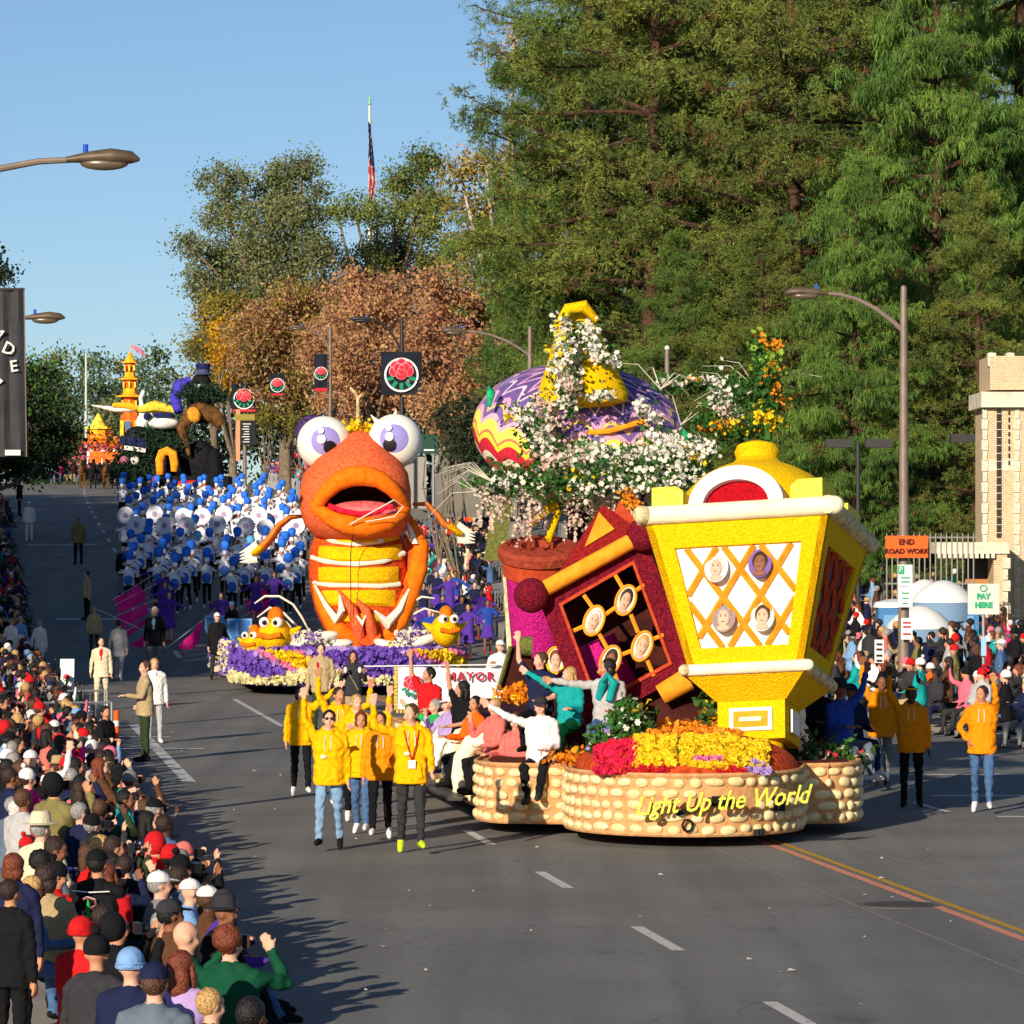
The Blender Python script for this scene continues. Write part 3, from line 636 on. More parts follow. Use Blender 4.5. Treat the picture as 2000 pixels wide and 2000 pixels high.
def broadleaf(name, loc, H, crown, mleaf, mbark, label, group=None, nl=90, ls=.16, sub=60, seed=0, trunk_h=.3, bare=.0, tr=.32, spread=.55, mats2=None, lean=(0, 0), twig=True, cat='tree'):
    "crown: list of (dx, dy, z, rx, ry, rz) lobes above the base; clumps sit on the lobe shells so that gaps stay between them"
    rng = np.random.default_rng(seed + 900); t = empty(name, loc, label, cat, group)
    segs = []; zt = H*trunk_h; top = np.array([lean[0], lean[1], zt])
    segs.append(([(0, 0, -.4), (lean[0]*.4, lean[1]*.4, zt*.5), tuple(top)], [tr*1.2, tr*.9, tr*.75])); CC = []; SS = []
    for (dx, dy, z, rx, ry, rz_) in crown:
        c = np.array([dx, dy, z]); mid = (top + c)/2 + rng.normal(size=3)*[.5, .5, .2]; segs.append(([tuple(top), tuple(mid), tuple(c)], [tr*.5, tr*.33, tr*.16]))
        k = max(8, int(sub*(rx*ry*rz_)**(2/3)/4)); D = rng.normal(size=(k, 3)); D /= np.linalg.norm(D, axis=1, keepdims=True)
        q = rng.uniform(.35, 1, (k, 1))**.45; Pn = c + D*q*[rx, ry, rz_]; CC.append(Pn); SS += [spread*rng.uniform(.6, 1.25) for _ in range(k)]
        if twig:
            for p in Pn[:max(6, k//(2 if bare else 4))]:
                m2 = (c + p)/2 + rng.normal(size=3)*.25; segs.append(([tuple(c), tuple(m2), tuple(p)], [tr*.14, tr*.08, tr*.03]))
                if bare:
                    for _ in range(3): p2 = p + rng.normal(size=3)*[.7, .7, .7] + [0, 0, .5]; segs.append(([tuple(p), tuple(p2)], [tr*.03, tr*.012]))
    C = np.vstack(CC); SS = np.array(SS)
    Vl, Fl = leaves(C, SS, nl, ls, rng)
    ms = [mleaf] + ([mats2] if mats2 else []); mi = None
    if mats2: mi = np.repeat(rng.random(len(C)) < .35, nl).astype(int)
    link('trunk', (lambda b: (b.tube(*segs[0], n=10), b.mesh('trunk', mbark))[1])(MB()), t, Vector((0, 0, 0)))
    limbs(segs[1:], mbark, 'branches', t, 5); link('crown', npmesh('crown', Vl, Fl, ms, mi), t, Vector((0, 0, 0))); return t
def lobes(n, rx, ry, z0, z1, r, seed, fn=None):
    g = np.random.default_rng(seed + 33); out = []
    for i in range(n):
        q = (i + .5)/n; z = z0 + (z1 - z0)*q; wdt = (fn(q) if fn else math.sin(min(1, .15 + q)*2.6)); s = g.uniform(.75, 1.25)*r
        a = g.uniform(0, 6.28); out.append((math.cos(a)*rx*wdt*g.uniform(.3, 1), math.sin(a)*ry*wdt*g.uniform(.3, 1), z, s, s, s*.75))
    return out
# big eucalyptus left of centre (px 350-670, top 295)
def PXL(px, py, Y, loc, r, rz=None): v = WP(px, py, Y) - loc; return (v.x, R.uniform(-2.5, 2.5), v.z, r, r*1.1, rz or r*.8)
Y = 285; L = gy(560, Y); r1 = lambda q: q*Y/8250
broadleaf('eucalyptus_tree', L, 28, [PXL(x, y, Y, L, r1(r)) for x, y, r in ((425,355,36),(470,345,22),(560,345,45),(590,320,30),(530,380,45),(450,420,50),(520,450,60),(585,430,50),(400,490,42),(470,510,60),(545,520,60),(615,500,45),(620,380,16),(400,560,36),(450,580,50),(520,590,55),(590,580,50),(640,480,28),(385,540,24),(372,480,22),(650,560,30),(600,630,45),(420,640,34),(392,690,20),(455,650,40))], m_euc, m_barkg,
  'large grey green eucalyptus left of the flagpole with ragged top against the sky', nl=70, ls=.115, sub=58, seed=1, trunk_h=.35, spread=.5, tr=.5)
Y = 300; L = gy(745, Y)
broadleaf('eucalyptus_tree', L, 28, [PXL(x, y, Y, L, r1(r)) for x, y, r in ((690,400,30),(660,420,26),(740,420,36),(790,370,40),(835,330,36),(760,480,50),(820,430,50),(720,520,50),(780,550,60),(850,400,40),(700,590,50),(860,500,50),(830,310,24),(775,350,26))], m_needle_o, m_barkg,
  'dark green feathery tree right of the flagpole, behind the brown sycamores', nl=70, ls=.11, sub=58, seed=2, trunk_h=.35, spread=.5, tr=.45)
# bare-topped yellow green sycamores with white limbs
Y = 225; L = gy(1000, Y)
broadleaf('sycamore_tree', L, 22, [PXL(x, y, Y, L, r1(r)) for x, y, r in ((920,420,55),(960,470,55),(900,500,50),(940,560,60),(975,620,50),(900,590,50),(985,400,40),(900,350,30),(950,330,30))], m_ygreen, m_barkw,
  'yellow green sycamore with thick white limbs left of the pine row', nl=44, ls=.13, sub=40, seed=3, bare=1, spread=.55, tr=.5)
Y = 235; L = gy(985, Y)
broadleaf('sycamore_tree', L, 23, [PXL(x, y, Y, L, r1(r)) for x, y, r in ((1000,400,45),(1010,340,35),(985,320,35),(920,310,30),(1005,460,40),(1010,90,22),(1005,55,20),(1000,130,16))], m_pinkb, m_barkw,
  'nearly bare sycamore with pinkish brown leaves rising at the left edge of the pines', nl=20, ls=.11, sub=30, seed=4, bare=1, spread=.7, tr=.4)
# rusty brown plane trees over the avenue
for i, (px, Y, lo_, lb) in enumerate((
 (560, 262, ((520,640,50),(560,610,55),(610,600,50),(500,700,45),(560,690,60),(610,680,60),(540,750,50),(600,750,55),(470,650,36),(650,640,50),(570,580,34),(640,580,30)), 'rusty brown plane tree, leftmost of the brown avenue trees above the banners'),
 (720, 235, ((680,640,55),(730,600,50),(770,560,40),(710,700,60),(770,680,55),(670,720,50),(740,760,60),(790,740,50),(660,780,40),(700,560,40),(800,620,50),(640,700,45)), 'rusty brown plane tree behind the dark street lamp with the rose banner'),
 (880, 222, ((840,640,50),(880,600,50),(860,700,60),(920,700,55),(830,760,50),(890,770,60),(940,650,40),(930,760,45),(810,700,40),(850,560,36)), 'rusty brown plane tree between the dark street lamp and the pines'))):
    L = gy(px, Y)
    broadleaf('plane_tree', L, 14, [PXL(x, y, Y, L, r*Y/8250) for x, y, r in lo_], m_brown, m_barkg, lb, 'rusty brown plane trees', nl=52, ls=.12, sub=70, seed=10+i, trunk_h=.22, bare=1, spread=.5, tr=.3, mats2=m_pinkb if i else m_ygreen)
Y = 275; L = gy(455, Y)
broadleaf('maple_tree', L, 12, [PXL(x, y, Y, L, r*Y/8250) for x, y, r in ((470,680,32),(445,700,28),(490,710,26),(460,740,30),(430,650,24),(480,650,24))], m_yellow, m_barkg, 'golden yellow tree at the left end of the brown avenue trees', nl=60, ls=.12, sub=80, seed=20, trunk_h=.2, spread=.45)
Y = 282; L = gy(420, Y)
broadleaf('maple_tree', L, 13, [PXL(x, y, Y, L, r*Y/8250) for x, y, r in ((425,640,36),(410,600,30),(450,610,34),(415,690,30),(440,760,34),(400,740,20),(395,680,22))], m_ygreen, m_barkg, 'olive yellow tree below the left side of the big eucalyptus', nl=60, ls=.13, sub=70, seed=21, trunk_h=.2, spread=.5)
# low dark shrubs behind the right kerb
for i, (px, py, Y, r, mm, lb) in enumerate(((900, 830, 150, 60, m_dark, 'dark clipped shrub below the brown plane trees right of the giant fish'), (860, 810, 160, 50, m_brown, 'rusty shrub beside the grey retaining wall'), (1010, 800, 152, 60, m_dark, 'dark bush behind the left rim of the giant spinning top'), (600, 815, 250, 34, m_ygreen, 'yellow green bush behind the far spectator stand'), (690, 800, 245, 40, m_brown, 'low brown bush behind the giant fish head'),(520, 805, 262, 26, m_ygreen, 'small olive bush beside the white and orange sign post'))):
    L = gy(px, Y); q = r*Y/8250
    broadleaf('bush', L, 3, [PXL(px + R.uniform(-.6, .6)*r, py + R.uniform(-.5, .9)*r, Y, L, q*.6) for _ in range(5)], mm, m_barkg, lb, nl=60, ls=.09, sub=80, seed=40+i, trunk_h=.3, spread=.3, tr=.1, twig=False, cat='bush')
# left side: dark tree behind the banner, hazy trees beyond the crest
Y = 200; L = gy(-70, Y)
broadleaf('oak_tree', L, 9, [PXL(x, y, Y, L, r*Y/8250) for x, y, r in ((80,730,34),(60,780,50),(105,800,36),(20,760,60),(70,850,50),(120,860,34),(10,860,60),(110,900,30),(40,900,50))], m_dark, m_barkg, 'dark shaded oak behind the hanging grey banner at the left edge', nl=70, ls=.1, sub=90, seed=60, trunk_h=.2, spread=.42, mats2=m_fresh)
Y = 112; L = gy(-150, Y)
broadleaf('oak_tree', L, 9, [PXL(x, y, Y, L, r*Y/8250) for x, y, r in ((-40,520,50),(-60,430,50),(-70,620,70),(0,545,24),(-90,700,90))], m_dark, m_barkg, 'dark tree leaning in at the left edge above the hanging banner', nl=70, ls=.06, sub=200, seed=61, trunk_h=.3, spread=.2, tr=.12)
k = 0
for px, top, wd, Y in ((110, 690, 40, 470), (160, 700, 36, 500), (200, 705, 40, 480), (235, 712, 30, 505), (275, 715, 34, 470), (310, 690, 22, 440), (345, 740, 34, 480), (140, 740, 50, 430), (190, 760, 46, 425), (370, 770, 30, 430), (85, 720, 40, 450), (290, 770, 40, 420), (230, 790, 50, 415), (125, 800, 50, 405), (330, 800, 40, 410)):
    L = gy(px, Y); L.z = min(gz(Y), 8); hh = WP(px, top, Y).z - L.z; q = Y/8250; n = 7
    lo_ = [((R.uniform(-.6, .6))*wd*q*(1.1 - j/n*.7), R.uniform(-1, 1), hh*(.3 + .68*j/(n-1)), wd*q*(.75 - .35*j/n)) for j in range(n)]
    broadleaf('distant_tree', L, hh, [(a, b, c, d, d, d*.9) for a, b, c, d in lo_], m_far if k % 3 else m_euc, m_barkg, ['hazy tree beyond the crest, %s' % s for s in ('at the left end above the dark oak','second from the left with a rounded top','just left of the far white flagpole','just right of the far white flagpole','left of the pagoda tower','slim and tufted right of the pagoda tower','low and broad behind the pagoda wing','in front left of the flagpole foot','in front behind the yellow pagoda gate','beside the dark hatted figure','partly hidden by the hanging banner','behind the white wings of the pagoda','under the left pagoda wing','low in front at the far left','low right of the pagoda')][k], 'hazy trees beyond the crest', nl=30, ls=.24, sub=22, seed=70+k, trunk_h=.3, spread=.8, twig=False, tr=.3)
    k += 1
# the row of trees on the left pavement whose shade falls on the avenue
for i, (u, Y, H, r) in enumerate(((-30, 84, 17, 4.5), (-30, 92, 20, 5), (-30, 101, 22, 5.5), (-30, 111, 22, 5.5), (-30, 121, 23, 5.5), (-30, 132, 22, 5.5), (-30, 144, 23, 6), (-30, 157, 22, 6), (-30, 171, 22, 6), (-30, 186, 22, 6), (-30, 202, 20, 6), (-30, 220, 20, 6))):
    L = Vector((RXp(u, Y), Y, gz(Y))); g = np.random.default_rng(i)
    broadleaf('avenue_tree', L, H, [(g.uniform(-1, 1)*r*.75, g.uniform(-1, 1)*r*.85, H*(.22 + .7*(j+.5)/18), r*.55, r*.55, r*.45) for j in range(18)], m_dark, m_barkg, '%s leafy shade tree on the left pavement, counted away from the camera' % 'first second third fourth fifth sixth seventh eighth ninth tenth eleventh twelfth'.split()[i], 'street trees along the left pavement', nl=22, ls=.34, sub=16, seed=100+i, trunk_h=.2, spread=.8, twig=False)
# tangled woodland that closes the view under and behind the avenue trees
for i, (x0, x1, Y, yt, mm) in enumerate(((395, 700, 330, 770, m_dark), (640, 960, 300, 760, m_dark), (860, 2060, 250, 800, m_dark), (900, 2050, 215, 960, m_dark), (60, 420, 560, 800, m_far))):
    q = Y/8250; C = []; rng = np.random.default_rng(500+i); n = int((x1-x0)*q*15)
    for _ in range(n):
        px = rng.uniform(x0, x1); h0 = min(gz(Y), 8); top = WP(px, yt + 30*math.sin(px*.05) + 18*math.sin(px*.021), Y).z
        C.append((( px-1000)*q, Y + rng.uniform(-3, 3), h0 + (top - h0)*rng.uniform(0, 1)**.8))
    Vl, Fl = leaves(np.array(C), np.full(n, .9), 26, .26, rng)
    o = link('woodland', npmesh('woodland', Vl, Fl, mm)); tag(o, 'dark tangled undergrowth and far trees closing the view below the crowns', 'woodland', kind='stuff')
# ================================================================== blossoms used on both floats
def blossoms(C, size, rng, nf=6, spread=.5):
    "small open flower heads: each a ring of petal quads facing a random outward way"
    n = len(C); D = rng.normal(size=(n, 3)); D[:, 1] -= 1.0; D[:, 2] += .5; D, u, v = frames(D)
    sz = size*rng.uniform(.6, 1.25, (n, 1)); out = []
    for k in range(nf):
        t = 2*math.pi*k/nf; d = u*math.cos(t) + v*math.sin(t); e = -u*math.sin(t) + v*math.cos(t)
        out.append(np.stack([C, C + (d*.6 + e*.35)*sz + D*sz*.25, C + d*sz + D*sz*.1, C + (d*.6 - e*.35)*sz + D*sz*.25], axis=1))
    V_ = np.stack(out, axis=1).reshape(-1, 3); return V_, np.arange(len(V_)).reshape(-1, 4)
def flora(name, specs, parent, rng, mats):
    "specs: list of (centres, kind, size, material index); one object of uncountable blossoms and leaves"
    Vs = []; Fs = []; mi = []; o = 0; og = np.array(ORI[parent.name])
    for C, kind, size, m_ in specs:
        C = np.asarray(C)
        if kind == 'b': V_, F_ = blossoms(C, size, rng)
        elif kind == 'l': V_, F_ = leaves(C, size*.9, 5, size, rng)
        else: V_, F_ = tufts(C, size, 10, size*.05, .6, rng, up=.4)
        Vs.append(V_ - og); Fs.append(F_ + o); o += len(V_); mi.append(np.full(len(F_), m_))
    ob = link(name, npmesh(name, np.vstack(Vs), np.vstack(Fs), mats, np.concatenate(mi)), parent, Vector((0, 0, 0))); ob['kind'] = 'stuff'; ORI[ob.name] = ORI[parent.name]; return ob
fw_white = mat('blossom_white', (244, 240, 224), .7, island=.12, trans=.3); fw_pinkw = mat('blossom_blush', (226, 196, 180), .7, island=.15, trans=.3)
fw_yel = mat('blossom_yellow', (250, 214, 30), .7, island=.15, trans=.3); fw_or = mat('blossom_orange', (238, 146, 30), .7, island=.2, trans=.3)
fw_red = mat('blossom_red', (206, 22, 40), .7, island=.25, trans=.2); fw_crim = mat('blossom_crimson', (228, 30, 78), .7, island=.2, trans=.2)
fw_pur = mat('blossom_purple', (120, 84, 190), .7, island=.25, trans=.3); fw_lil = mat('blossom_lilac', (190, 160, 220), .7, island=.2, trans=.3); fw_pink = mat('blossom_pink', (236, 130, 180), .7, island=.2, trans=.3)
fw_leaf = mat('leaf_green', (62, 104, 40), .7, island=.4, trans=.25); fw_lime = mat('leaf_lime', (150, 184, 60), .7, island=.3, trans=.25); fw_cream = mat('blossom_cream', (240, 230, 176), .7, island=.15, trans=.25)
# ================================================================== main float: lanterns on a cobbled base
FL = empty('parade_float', WP(1330, 1640, 58) * 1.0, 'flower covered float with yellow lantern, tilted maroon lantern and cobblestone base lettered across the front', 'parade float')
FL.location.z = 0; ORI[FL.name] = Vector(FL.location)
p_yel = petal('petals_yellow', (250, 206, 6), c2=(238, 182, 0), s=30); p_lem = petal('petals_lemon', (246, 234, 96), c2=(236, 214, 60), s=16)
p_cream = petal('seeds_cream', (246, 238, 206), c2=(238, 224, 190), s=3, bump=.25); p_white = petal('seeds_white', (248, 246, 234), c2=(240, 238, 224), s=5, bump=.2)
p_red = petal('petals_red', (198, 14, 30), c2=(150, 8, 24), s=34); p_mar = petal('petals_maroon', (146, 26, 46), c2=(92, 14, 34), s=26, bump=1)
p_or = petal('seeds_orange', (244, 164, 44), c2=(232, 144, 30), s=8, bump=.25); p_dor = petal('seeds_deep_orange', (196, 78, 42), c2=(176, 60, 34), s=12, bump=.3)
p_mag = petal('petals_magenta', (224, 40, 150), c2=(186, 22, 116), s=26, bump=1); p_brown = petal('bark_dark_brown', (74, 30, 24), c2=(54, 22, 18), s=5, bump=.3)
p_olive = petal('leaves_olive', (120, 122, 60), c2=(94, 98, 50), s=20); p_tanb = petal('seeds_tan', (214, 164, 112), c2=(192, 138, 88), s=10, bump=.3)
p_brick = petal('lid_brick', (168, 72, 48), c2=(142, 56, 40), s=10); p_pinkw = petal('seeds_mauve_grey', (150, 138, 130), s=6); p_sage = petal('seeds_sage', (160, 172, 140), s=8)
p_pur = petal('seeds_purple', (112, 84, 150), c2=(92, 70, 130), s=14); p_lil2 = petal('seeds_lilac', (206, 150, 196), s=14)
p_bag = petal('seeds_bage', (214, 196, 150), s=12, bump=.3)
# ---- base: plan outline walked from rear left, round the front bulge, to rear right
def sdx(Y): return -.1321*(Y - 58)
path = []
for Y in (73, 69, 65, 61.5, 59.9): path.append((-.12 + sdx(Y), Y))
for a in range(0, 91, 18): path.append((-.5 + .55 - .55*math.cos(rad(a)), 58.5 - 1.1*math.sin(rad(a))))
path += [(.35, 57.35), (.72, 57.3)]
for i in range(25):
    a = math.pi + math.pi*i/24; path.append((2.31 + 1.59*math.cos(a), 56.75 + 1.95*math.sin(a) + .0))
path += [(3.98, 57.35), (4.3, 57.4)]
for a in range(90, -1, -18): path.append((4.3 + .52*math.cos(rad(a)), 58.6 - 1.15*math.sin(rad(a))))
for Y in (61.5, 65, 69, 73): path.append((4.82 + sdx(Y), Y))
zb, zt = .16, .95
mb = MB(); mb.strip([(x, y, zb) for x, y in path], [(x, y, zt) for x, y in path])
n_ = len(path); mb.add([(x, y, zb) for x, y in path], [tuple(range(n_))]); mb.add([(x, y, zt - .004) for x, y in path], [tuple(range(n_-1, -1, -1))])
mb.strip([(path[0][0], path[0][1], zb), (path[0][0], path[0][1], zt)], [(path[-1][0], path[-1][1], zb), (path[-1][0], path[-1][1], zt)])
mb.build('base', p_tanb, FL)
mb = MB(); rim = [(x, y, zt) for x, y in path]
mb.tube(rim, .035, n=6); mb.tube([(x, y, zb + .02) for x, y in path], .03, n=6); mb.build('base_rim', p_tanb, FL)
# cobbles: one part each, sharing a few lumpy stone meshes
p_stone = mat('cobble_cream', (244, 230, 184), .8, nscale=3.5, c2=(230, 204, 146), bump=.3, bscale=22)
p_stone2 = mat('cobble_buff', (238, 220, 168), .8, nscale=3.5, c2=(222, 190, 130), bump=.3, bscale=22)
stones = []
for k in range(5):
    b = MB(); b.ball((0, 0, 0), (.5, .5, .5), 12, 8); me = b.mesh('stone', [p_stone if k % 2 else p_stone2])
    for v in me.vertices:
        v.co.x = math.copysign(abs(v.co.x*2)**.8/2, v.co.x); v.co.z = math.copysign(abs(v.co.z*2)**.85/2, v.co.z); v.co *= 1 + .10*mnoise.noise(v.co*2.2 + Vector((k*5, 0, 0)))
    stones.append(me)
cum = [0]
for (a, b), (c, d) in zip(path, path[1:]): cum.append(cum[-1] + math.hypot(c-a, d-b))
def at_path(s):
    for i in range(len(path)-1):
        if cum[i+1] >= s:
            t = (s - cum[i])/(cum[i+1]-cum[i]); (a, b), (c, d) = path[i], path[i+1]; L = cum[i+1]-cum[i]
            return a+(c-a)*t, b+(d-b)*t, ((d-b)/L, -(c-a)/L)
    return None
TXT0, TXT1 = WP(1232, 1560, 55), WP(1560, 1560, 55)
s_lo, s_hi = 1.0, cum[-1] - 7.5
for row in range(5):
    s = s_lo + R.uniform(0, .2)
    while s < s_hi:
        wd = R.uniform(.14, .24); wd = wd*(1.3 if R.random() < .2 else 1)
        p = at_path(s + wd/2)
        if p is None: break
        x, y, (nx, ny) = p; z = .245 + row*.153 + R.uniform(-.012, .012)
        near_text = 1.62 < x < 3.95 and row in (3,) and y < 57
        if y < 56.2 and ((row == 3 and 2.5 < x < 3.9) or (row == 2 and 1.62 < x < 3.1)): s += wd + .05; continue
        if ny < .6 or True:
            o = link('stone', R.choice(stones), FL, Vector((x + nx*.0, y + ny*.0, z)) - ORI[FL.name])
            o.rotation_euler = (R.uniform(-.1, .1), R.uniform(-.15, .15), math.atan2(ny, nx) + math.pi/2)
            o.scale = (wd*.99, .11, R.uniform(.110, .136)*(.9 if near_text else 1))
        s += wd + R.uniform(.035, .07)
# lettering along the curved front
me = text_mesh('Light Up the World', .30, .03, shear=.35, bold=.003, space=1.0)
xs = [v.co.x for v in me.vertices]; w_ = max(xs) - min(xs); x0t = min(xs); Lt = 2.32
sc0 = next(s/100 for s in range(0, int(cum[-1]*100)) if at_path(s/100)[0] > 1.60 and at_path(s/100)[1] < 57.4)
for v in me.vertices:
    q_ = (v.co.x - x0t)/w_; x = 1.60 + 2.30*q_; y = 54.56 + .5*(q_ - .3)**2
    z = .56 + v.co.y*1.15 + q_*.15
    v.co = Vector((x, y - v.co.z, z)) - ORI[FL.name]
me.materials.append(petal('letters_lemon', (236, 236, 84), s=20, bump=.3)); link('lettering', me, FL, Vector((0, 0, 0)))
# black blocks put in as dark shadows behind the letters, and hose on the front
mb = MB(); x, y, (nx, ny) = at_path(sc0 + 1.15); mb.box((x + nx*.06, y + ny*.06, .62), (.26, .05, .13)); x, y, (nx, ny) = at_path(sc0 + .72); mb.box((x + nx*.06, y + ny*.06, .50), (.3, .05, .06), rot=rotm(y=-14))
x, y, (nx, ny) = at_path(sc0 + 2.05); mb.box((x + nx*.06, y + ny*.06, .56), (.2, .05, .2)); mb.build('letter_shadow_block', mat('shadow_black', (20, 18, 17), .9), FL)['kind'] = 'stuff'
mb = MB(); x, y, (nx, ny) = at_path(sc0 + .72); mb.tube([(x + nx*.09 + math.cos(a*.5)*.065, y + ny*.09, .31 + math.sin(a*.5)*.075) for a in range(14)], .018, n=6); mb.build('cable_ring', mat('black_rubber', (18, 18, 18), .6), FL)
mb = MB()
for i in range(3): x, y, (nx, ny) = at_path(sc0 + 1.62 + .06*i); mb.box((x + nx*.09, y + ny*.09, .20), (.07, .08, .08))
mb.build('camera_box', mat('black_rubber', (18, 18, 18), .6), FL)
for (x, y) in ((.5, 60), (4.1, 60.5), (-.6, 69), (3.4, 69)):
    w2 = MB(); w2.lathe((x, y, .3), [(.1, -.12), (.27, -.12), (.30, -.08), (.30, .08), (.27, .12), (.1, .12)], 20, ax=rotm(y=90)); w2.build('wheel', mat('black_rubber', (18, 18, 18), .6), FL)
# ---- deck floor covering and tiers
mb = MB(); mb.add([(x*1 + (2.2 - x)*.06, y + .15, zt + .012) for x, y in path], [tuple(range(n_-1, -1, -1))]); mb.build('deck', petal('deck_brown', (112, 52, 34), c2=(80, 36, 26), s=10), FL)
mb = MB(); c = WP(1300, 1400, 63)
mb.prism([(.35+sdx(60.6), 60.6, .9), (3.4, 60.6, .9), (3.9+sdx(70), 71, .9), (.35+sdx(71), 71, .9)], (0, 0, .45)); mb.build('tier', p_brown, FL)
# ---- cream curved seats hanging along the left edge
for i, Y in enumerate((60.8, 62.9, 65.0, 67.2)):
    x = .02 + sdx(Y) - (.1 if i == 0 else 0); mb = MB()
    mb.tube([(x + .45, Y, 1.16), (x + .12, Y, 1.16), (x - .14, Y, 1.08), (x - .27, Y, .86), (x - .31, Y, .6), (x - .28, Y, .40)], [.13, .135, .135, .13, .12, .115], n=14)
    mb.ball((x - .28, Y, .40), (.13, .13, .08), 12, 6); mb.build('seat', p_cream, FL)
mb = MB(); mb.box((-.62 + sdx(63), 63.4, .36), (.28, 8, .04), rot=rotm(z=7.5)); mb.build('foot_rail', mat('rail_metal', (86, 78, 70), .5, metal=.4), FL)
# ---- helper: portrait ovals
def portrait(c, rx, rz, ax, skinm, hairm_, bgm, parent, ringm=None):
    "small oval likeness: disc, hair, face, features, all thin reliefs"
    def P3(x, y, z): return c + ax @ Vector((x, y, z))
    mb = MB(); mb.add([P3(math.cos(t)*rx, -.012, math.sin(t)*rz) for t in [i*math.pi/12 for i in range(24)]] + [P3(math.cos(t)*rx, .03, math.sin(t)*rz) for t in [i*math.pi/12 for i in range(24)]], [tuple(range(24))] + [(i, (i+1) % 24, 24+(i+1) % 24, 24+i) for i in range(24)])
    pr = mb.build('portrait', bgm, parent)
    if ringm:
        mb = MB(); mb.tube([P3(math.cos(t)*rx, -.01, math.sin(t)*rz) for t in [i*math.pi/12 for i in range(25)]], rx*.14, n=6, cap=False); mb.build('portrait_frame', ringm, pr)
    mb = MB(); mb.ball(P3(0, -.016, rz*.16), (rx*.66, .02, rz*.66), 16, 8, rot=ax); mb.build('hair', hairm_, pr)
    mb = MB(); mb.ball(P3(0, -.028, -rz*.06), (rx*.50, .03, rz*.60), 16, 8, rot=ax); mb.ball(P3(0, -.02, -rz*.70), (rx*.55, .018, rz*.22), 12, 6, rot=ax); mb.build('face', skinm, pr)
    mb = MB()
    for s in (-1, 1): mb.ball(P3(s*rx*.2, -.056, rz*.04), (rx*.075, .006, rz*.045), 8, 4, rot=ax); mb.ball(P3(s*rx*.2, -.052, rz*.15), (rx*.12, .006, rz*.02), 8, 4, rot=ax)
    mb.ball(P3(0, -.058, -rz*.34), (rx*.16, .006, rz*.03), 8, 4, rot=ax); mb.build('features', mat('portrait_brown', (96, 56, 44), .8), pr)
# ---- yellow lantern
YR = Matrix.Rotation(rad(-17.0), 4, 'Z') @ Matrix.Rotation(rad(-11.5), 4, 'X') @ Matrix.Rotation(rad(-3.2), 4, 'Y')
YO = WP(1483, 1432, 57.9); YM = Matrix.Translation(YO) @ YR @ Matrix.Translation((0, 0, -.156)) @ Matrix.Diagonal((1, 1, .954, 1))
LN = empty('_', (0, 0, 0), None, None); bpy.data.objects.remove(LN)
def yb(mb, name, m, **k): mb.xf(YM); return mb.build(name, m, FL, **k)
def ringbox(mb, z0, z1, h0, h1, d0=None, d1=None, cap=True):
    d0 = d0 or h0; d1 = d1 or h1
    v = [(-h0, -d0, z0), (h0, -d0, z0), (h0, d0, z0), (-h0, d0, z0), (-h1, -d1, z1), (h1, -d1, z1), (h1, d1, z1), (-h1, d1, z1)]
    return mb.add(v, [(0,1,5,4), (1,2,6,5), (2,3,7,6), (3,0,4,7), (3,2,1,0), (4,5,6,7)])
mb = MB(); ringbox(mb, .0, .56, .47, .47); yb(mb, 'lantern_foot', p_yel)
mb = MB(); ringbox(mb, .56, .93, .49, .86); yb(mb, 'lantern_taper', p_yel)
H0, H1 = .80, 1.27; Z0, Z1 = 1.0, 3.02
# body as a frame with real window openings: four side walls of panels
def wall(rz_, tint):
    Rz = Matrix.Rotation(rad(rz_), 4, 'Z')
    def hw(z): return H0 + (H1 - H0)*(z - Z0)/(Z1 - Z0)
    def Q(x, z, dy=0): h = hw(z); return Rz @ Vector((x, -h + dy, z))
    zl, zh = Z0 + .27, Z1 - .34; il = lambda z: hw(z) - .24 - .04*(z - Z0)
    mb = MB()
    for (a, b, c, d) in (((-hw(Z0), Z0), (hw(Z0), Z0), (il(zl), zl), (-il(zl), zl)), ((il(zl), zl), (hw(Z0), Z0), (hw(Z1), Z1), (il(zh), zh)), ((-il(zh), zh), (il(zh), zh), (hw(Z1), Z1), (-hw(Z1), Z1)), ((-hw(Z0), Z0), (-il(zl), zl), (-il(zh), zh), (-hw(Z1), Z1))):
        pts = [Q(*p) for p in (a, b, c, d)]; off = Rz @ Vector((0, .10, 0)); mb.prism(pts, off)
    yb(mb, 'lantern_frame', p_yel)
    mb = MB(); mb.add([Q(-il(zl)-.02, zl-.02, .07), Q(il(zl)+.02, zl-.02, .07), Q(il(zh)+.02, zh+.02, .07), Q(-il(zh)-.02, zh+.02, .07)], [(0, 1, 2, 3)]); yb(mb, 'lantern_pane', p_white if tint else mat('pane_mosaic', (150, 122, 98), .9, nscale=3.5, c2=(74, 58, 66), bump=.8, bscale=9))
    # diamond lattice
    sx = .50; cz = (zl + zh)/2
    def clip(x0, z0, x1, z1):
        pts = []; N_ = 60
        for i in range(N_+1):
            t = i/N_; x = x0 + (x1-x0)*t; z = z0 + (z1-z0)*t
            if zl - .01 <= z <= zh + .01 and abs(x) <= il(z) + .01: pts.append((x, z))
        return (pts[0], pts[-1]) if len(pts) > 2 else None
    for s in (-1, 1):
        for k in range(-4, 5):
            xm = k*.52 + (.26); L = 2.4; c = clip(xm - s*.42*L, cz - .62*L, xm + s*.42*L, cz + .62*L)
            if c:
                a, b = Q(c[0][0], c[0][1], .045), Q(c[1][0], c[1][1], .045)
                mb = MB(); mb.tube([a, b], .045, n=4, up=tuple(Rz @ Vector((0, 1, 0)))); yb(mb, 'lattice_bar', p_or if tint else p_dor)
wall(0, 1); wall(90, 0); wall(-90, 0); wall(180, 0)
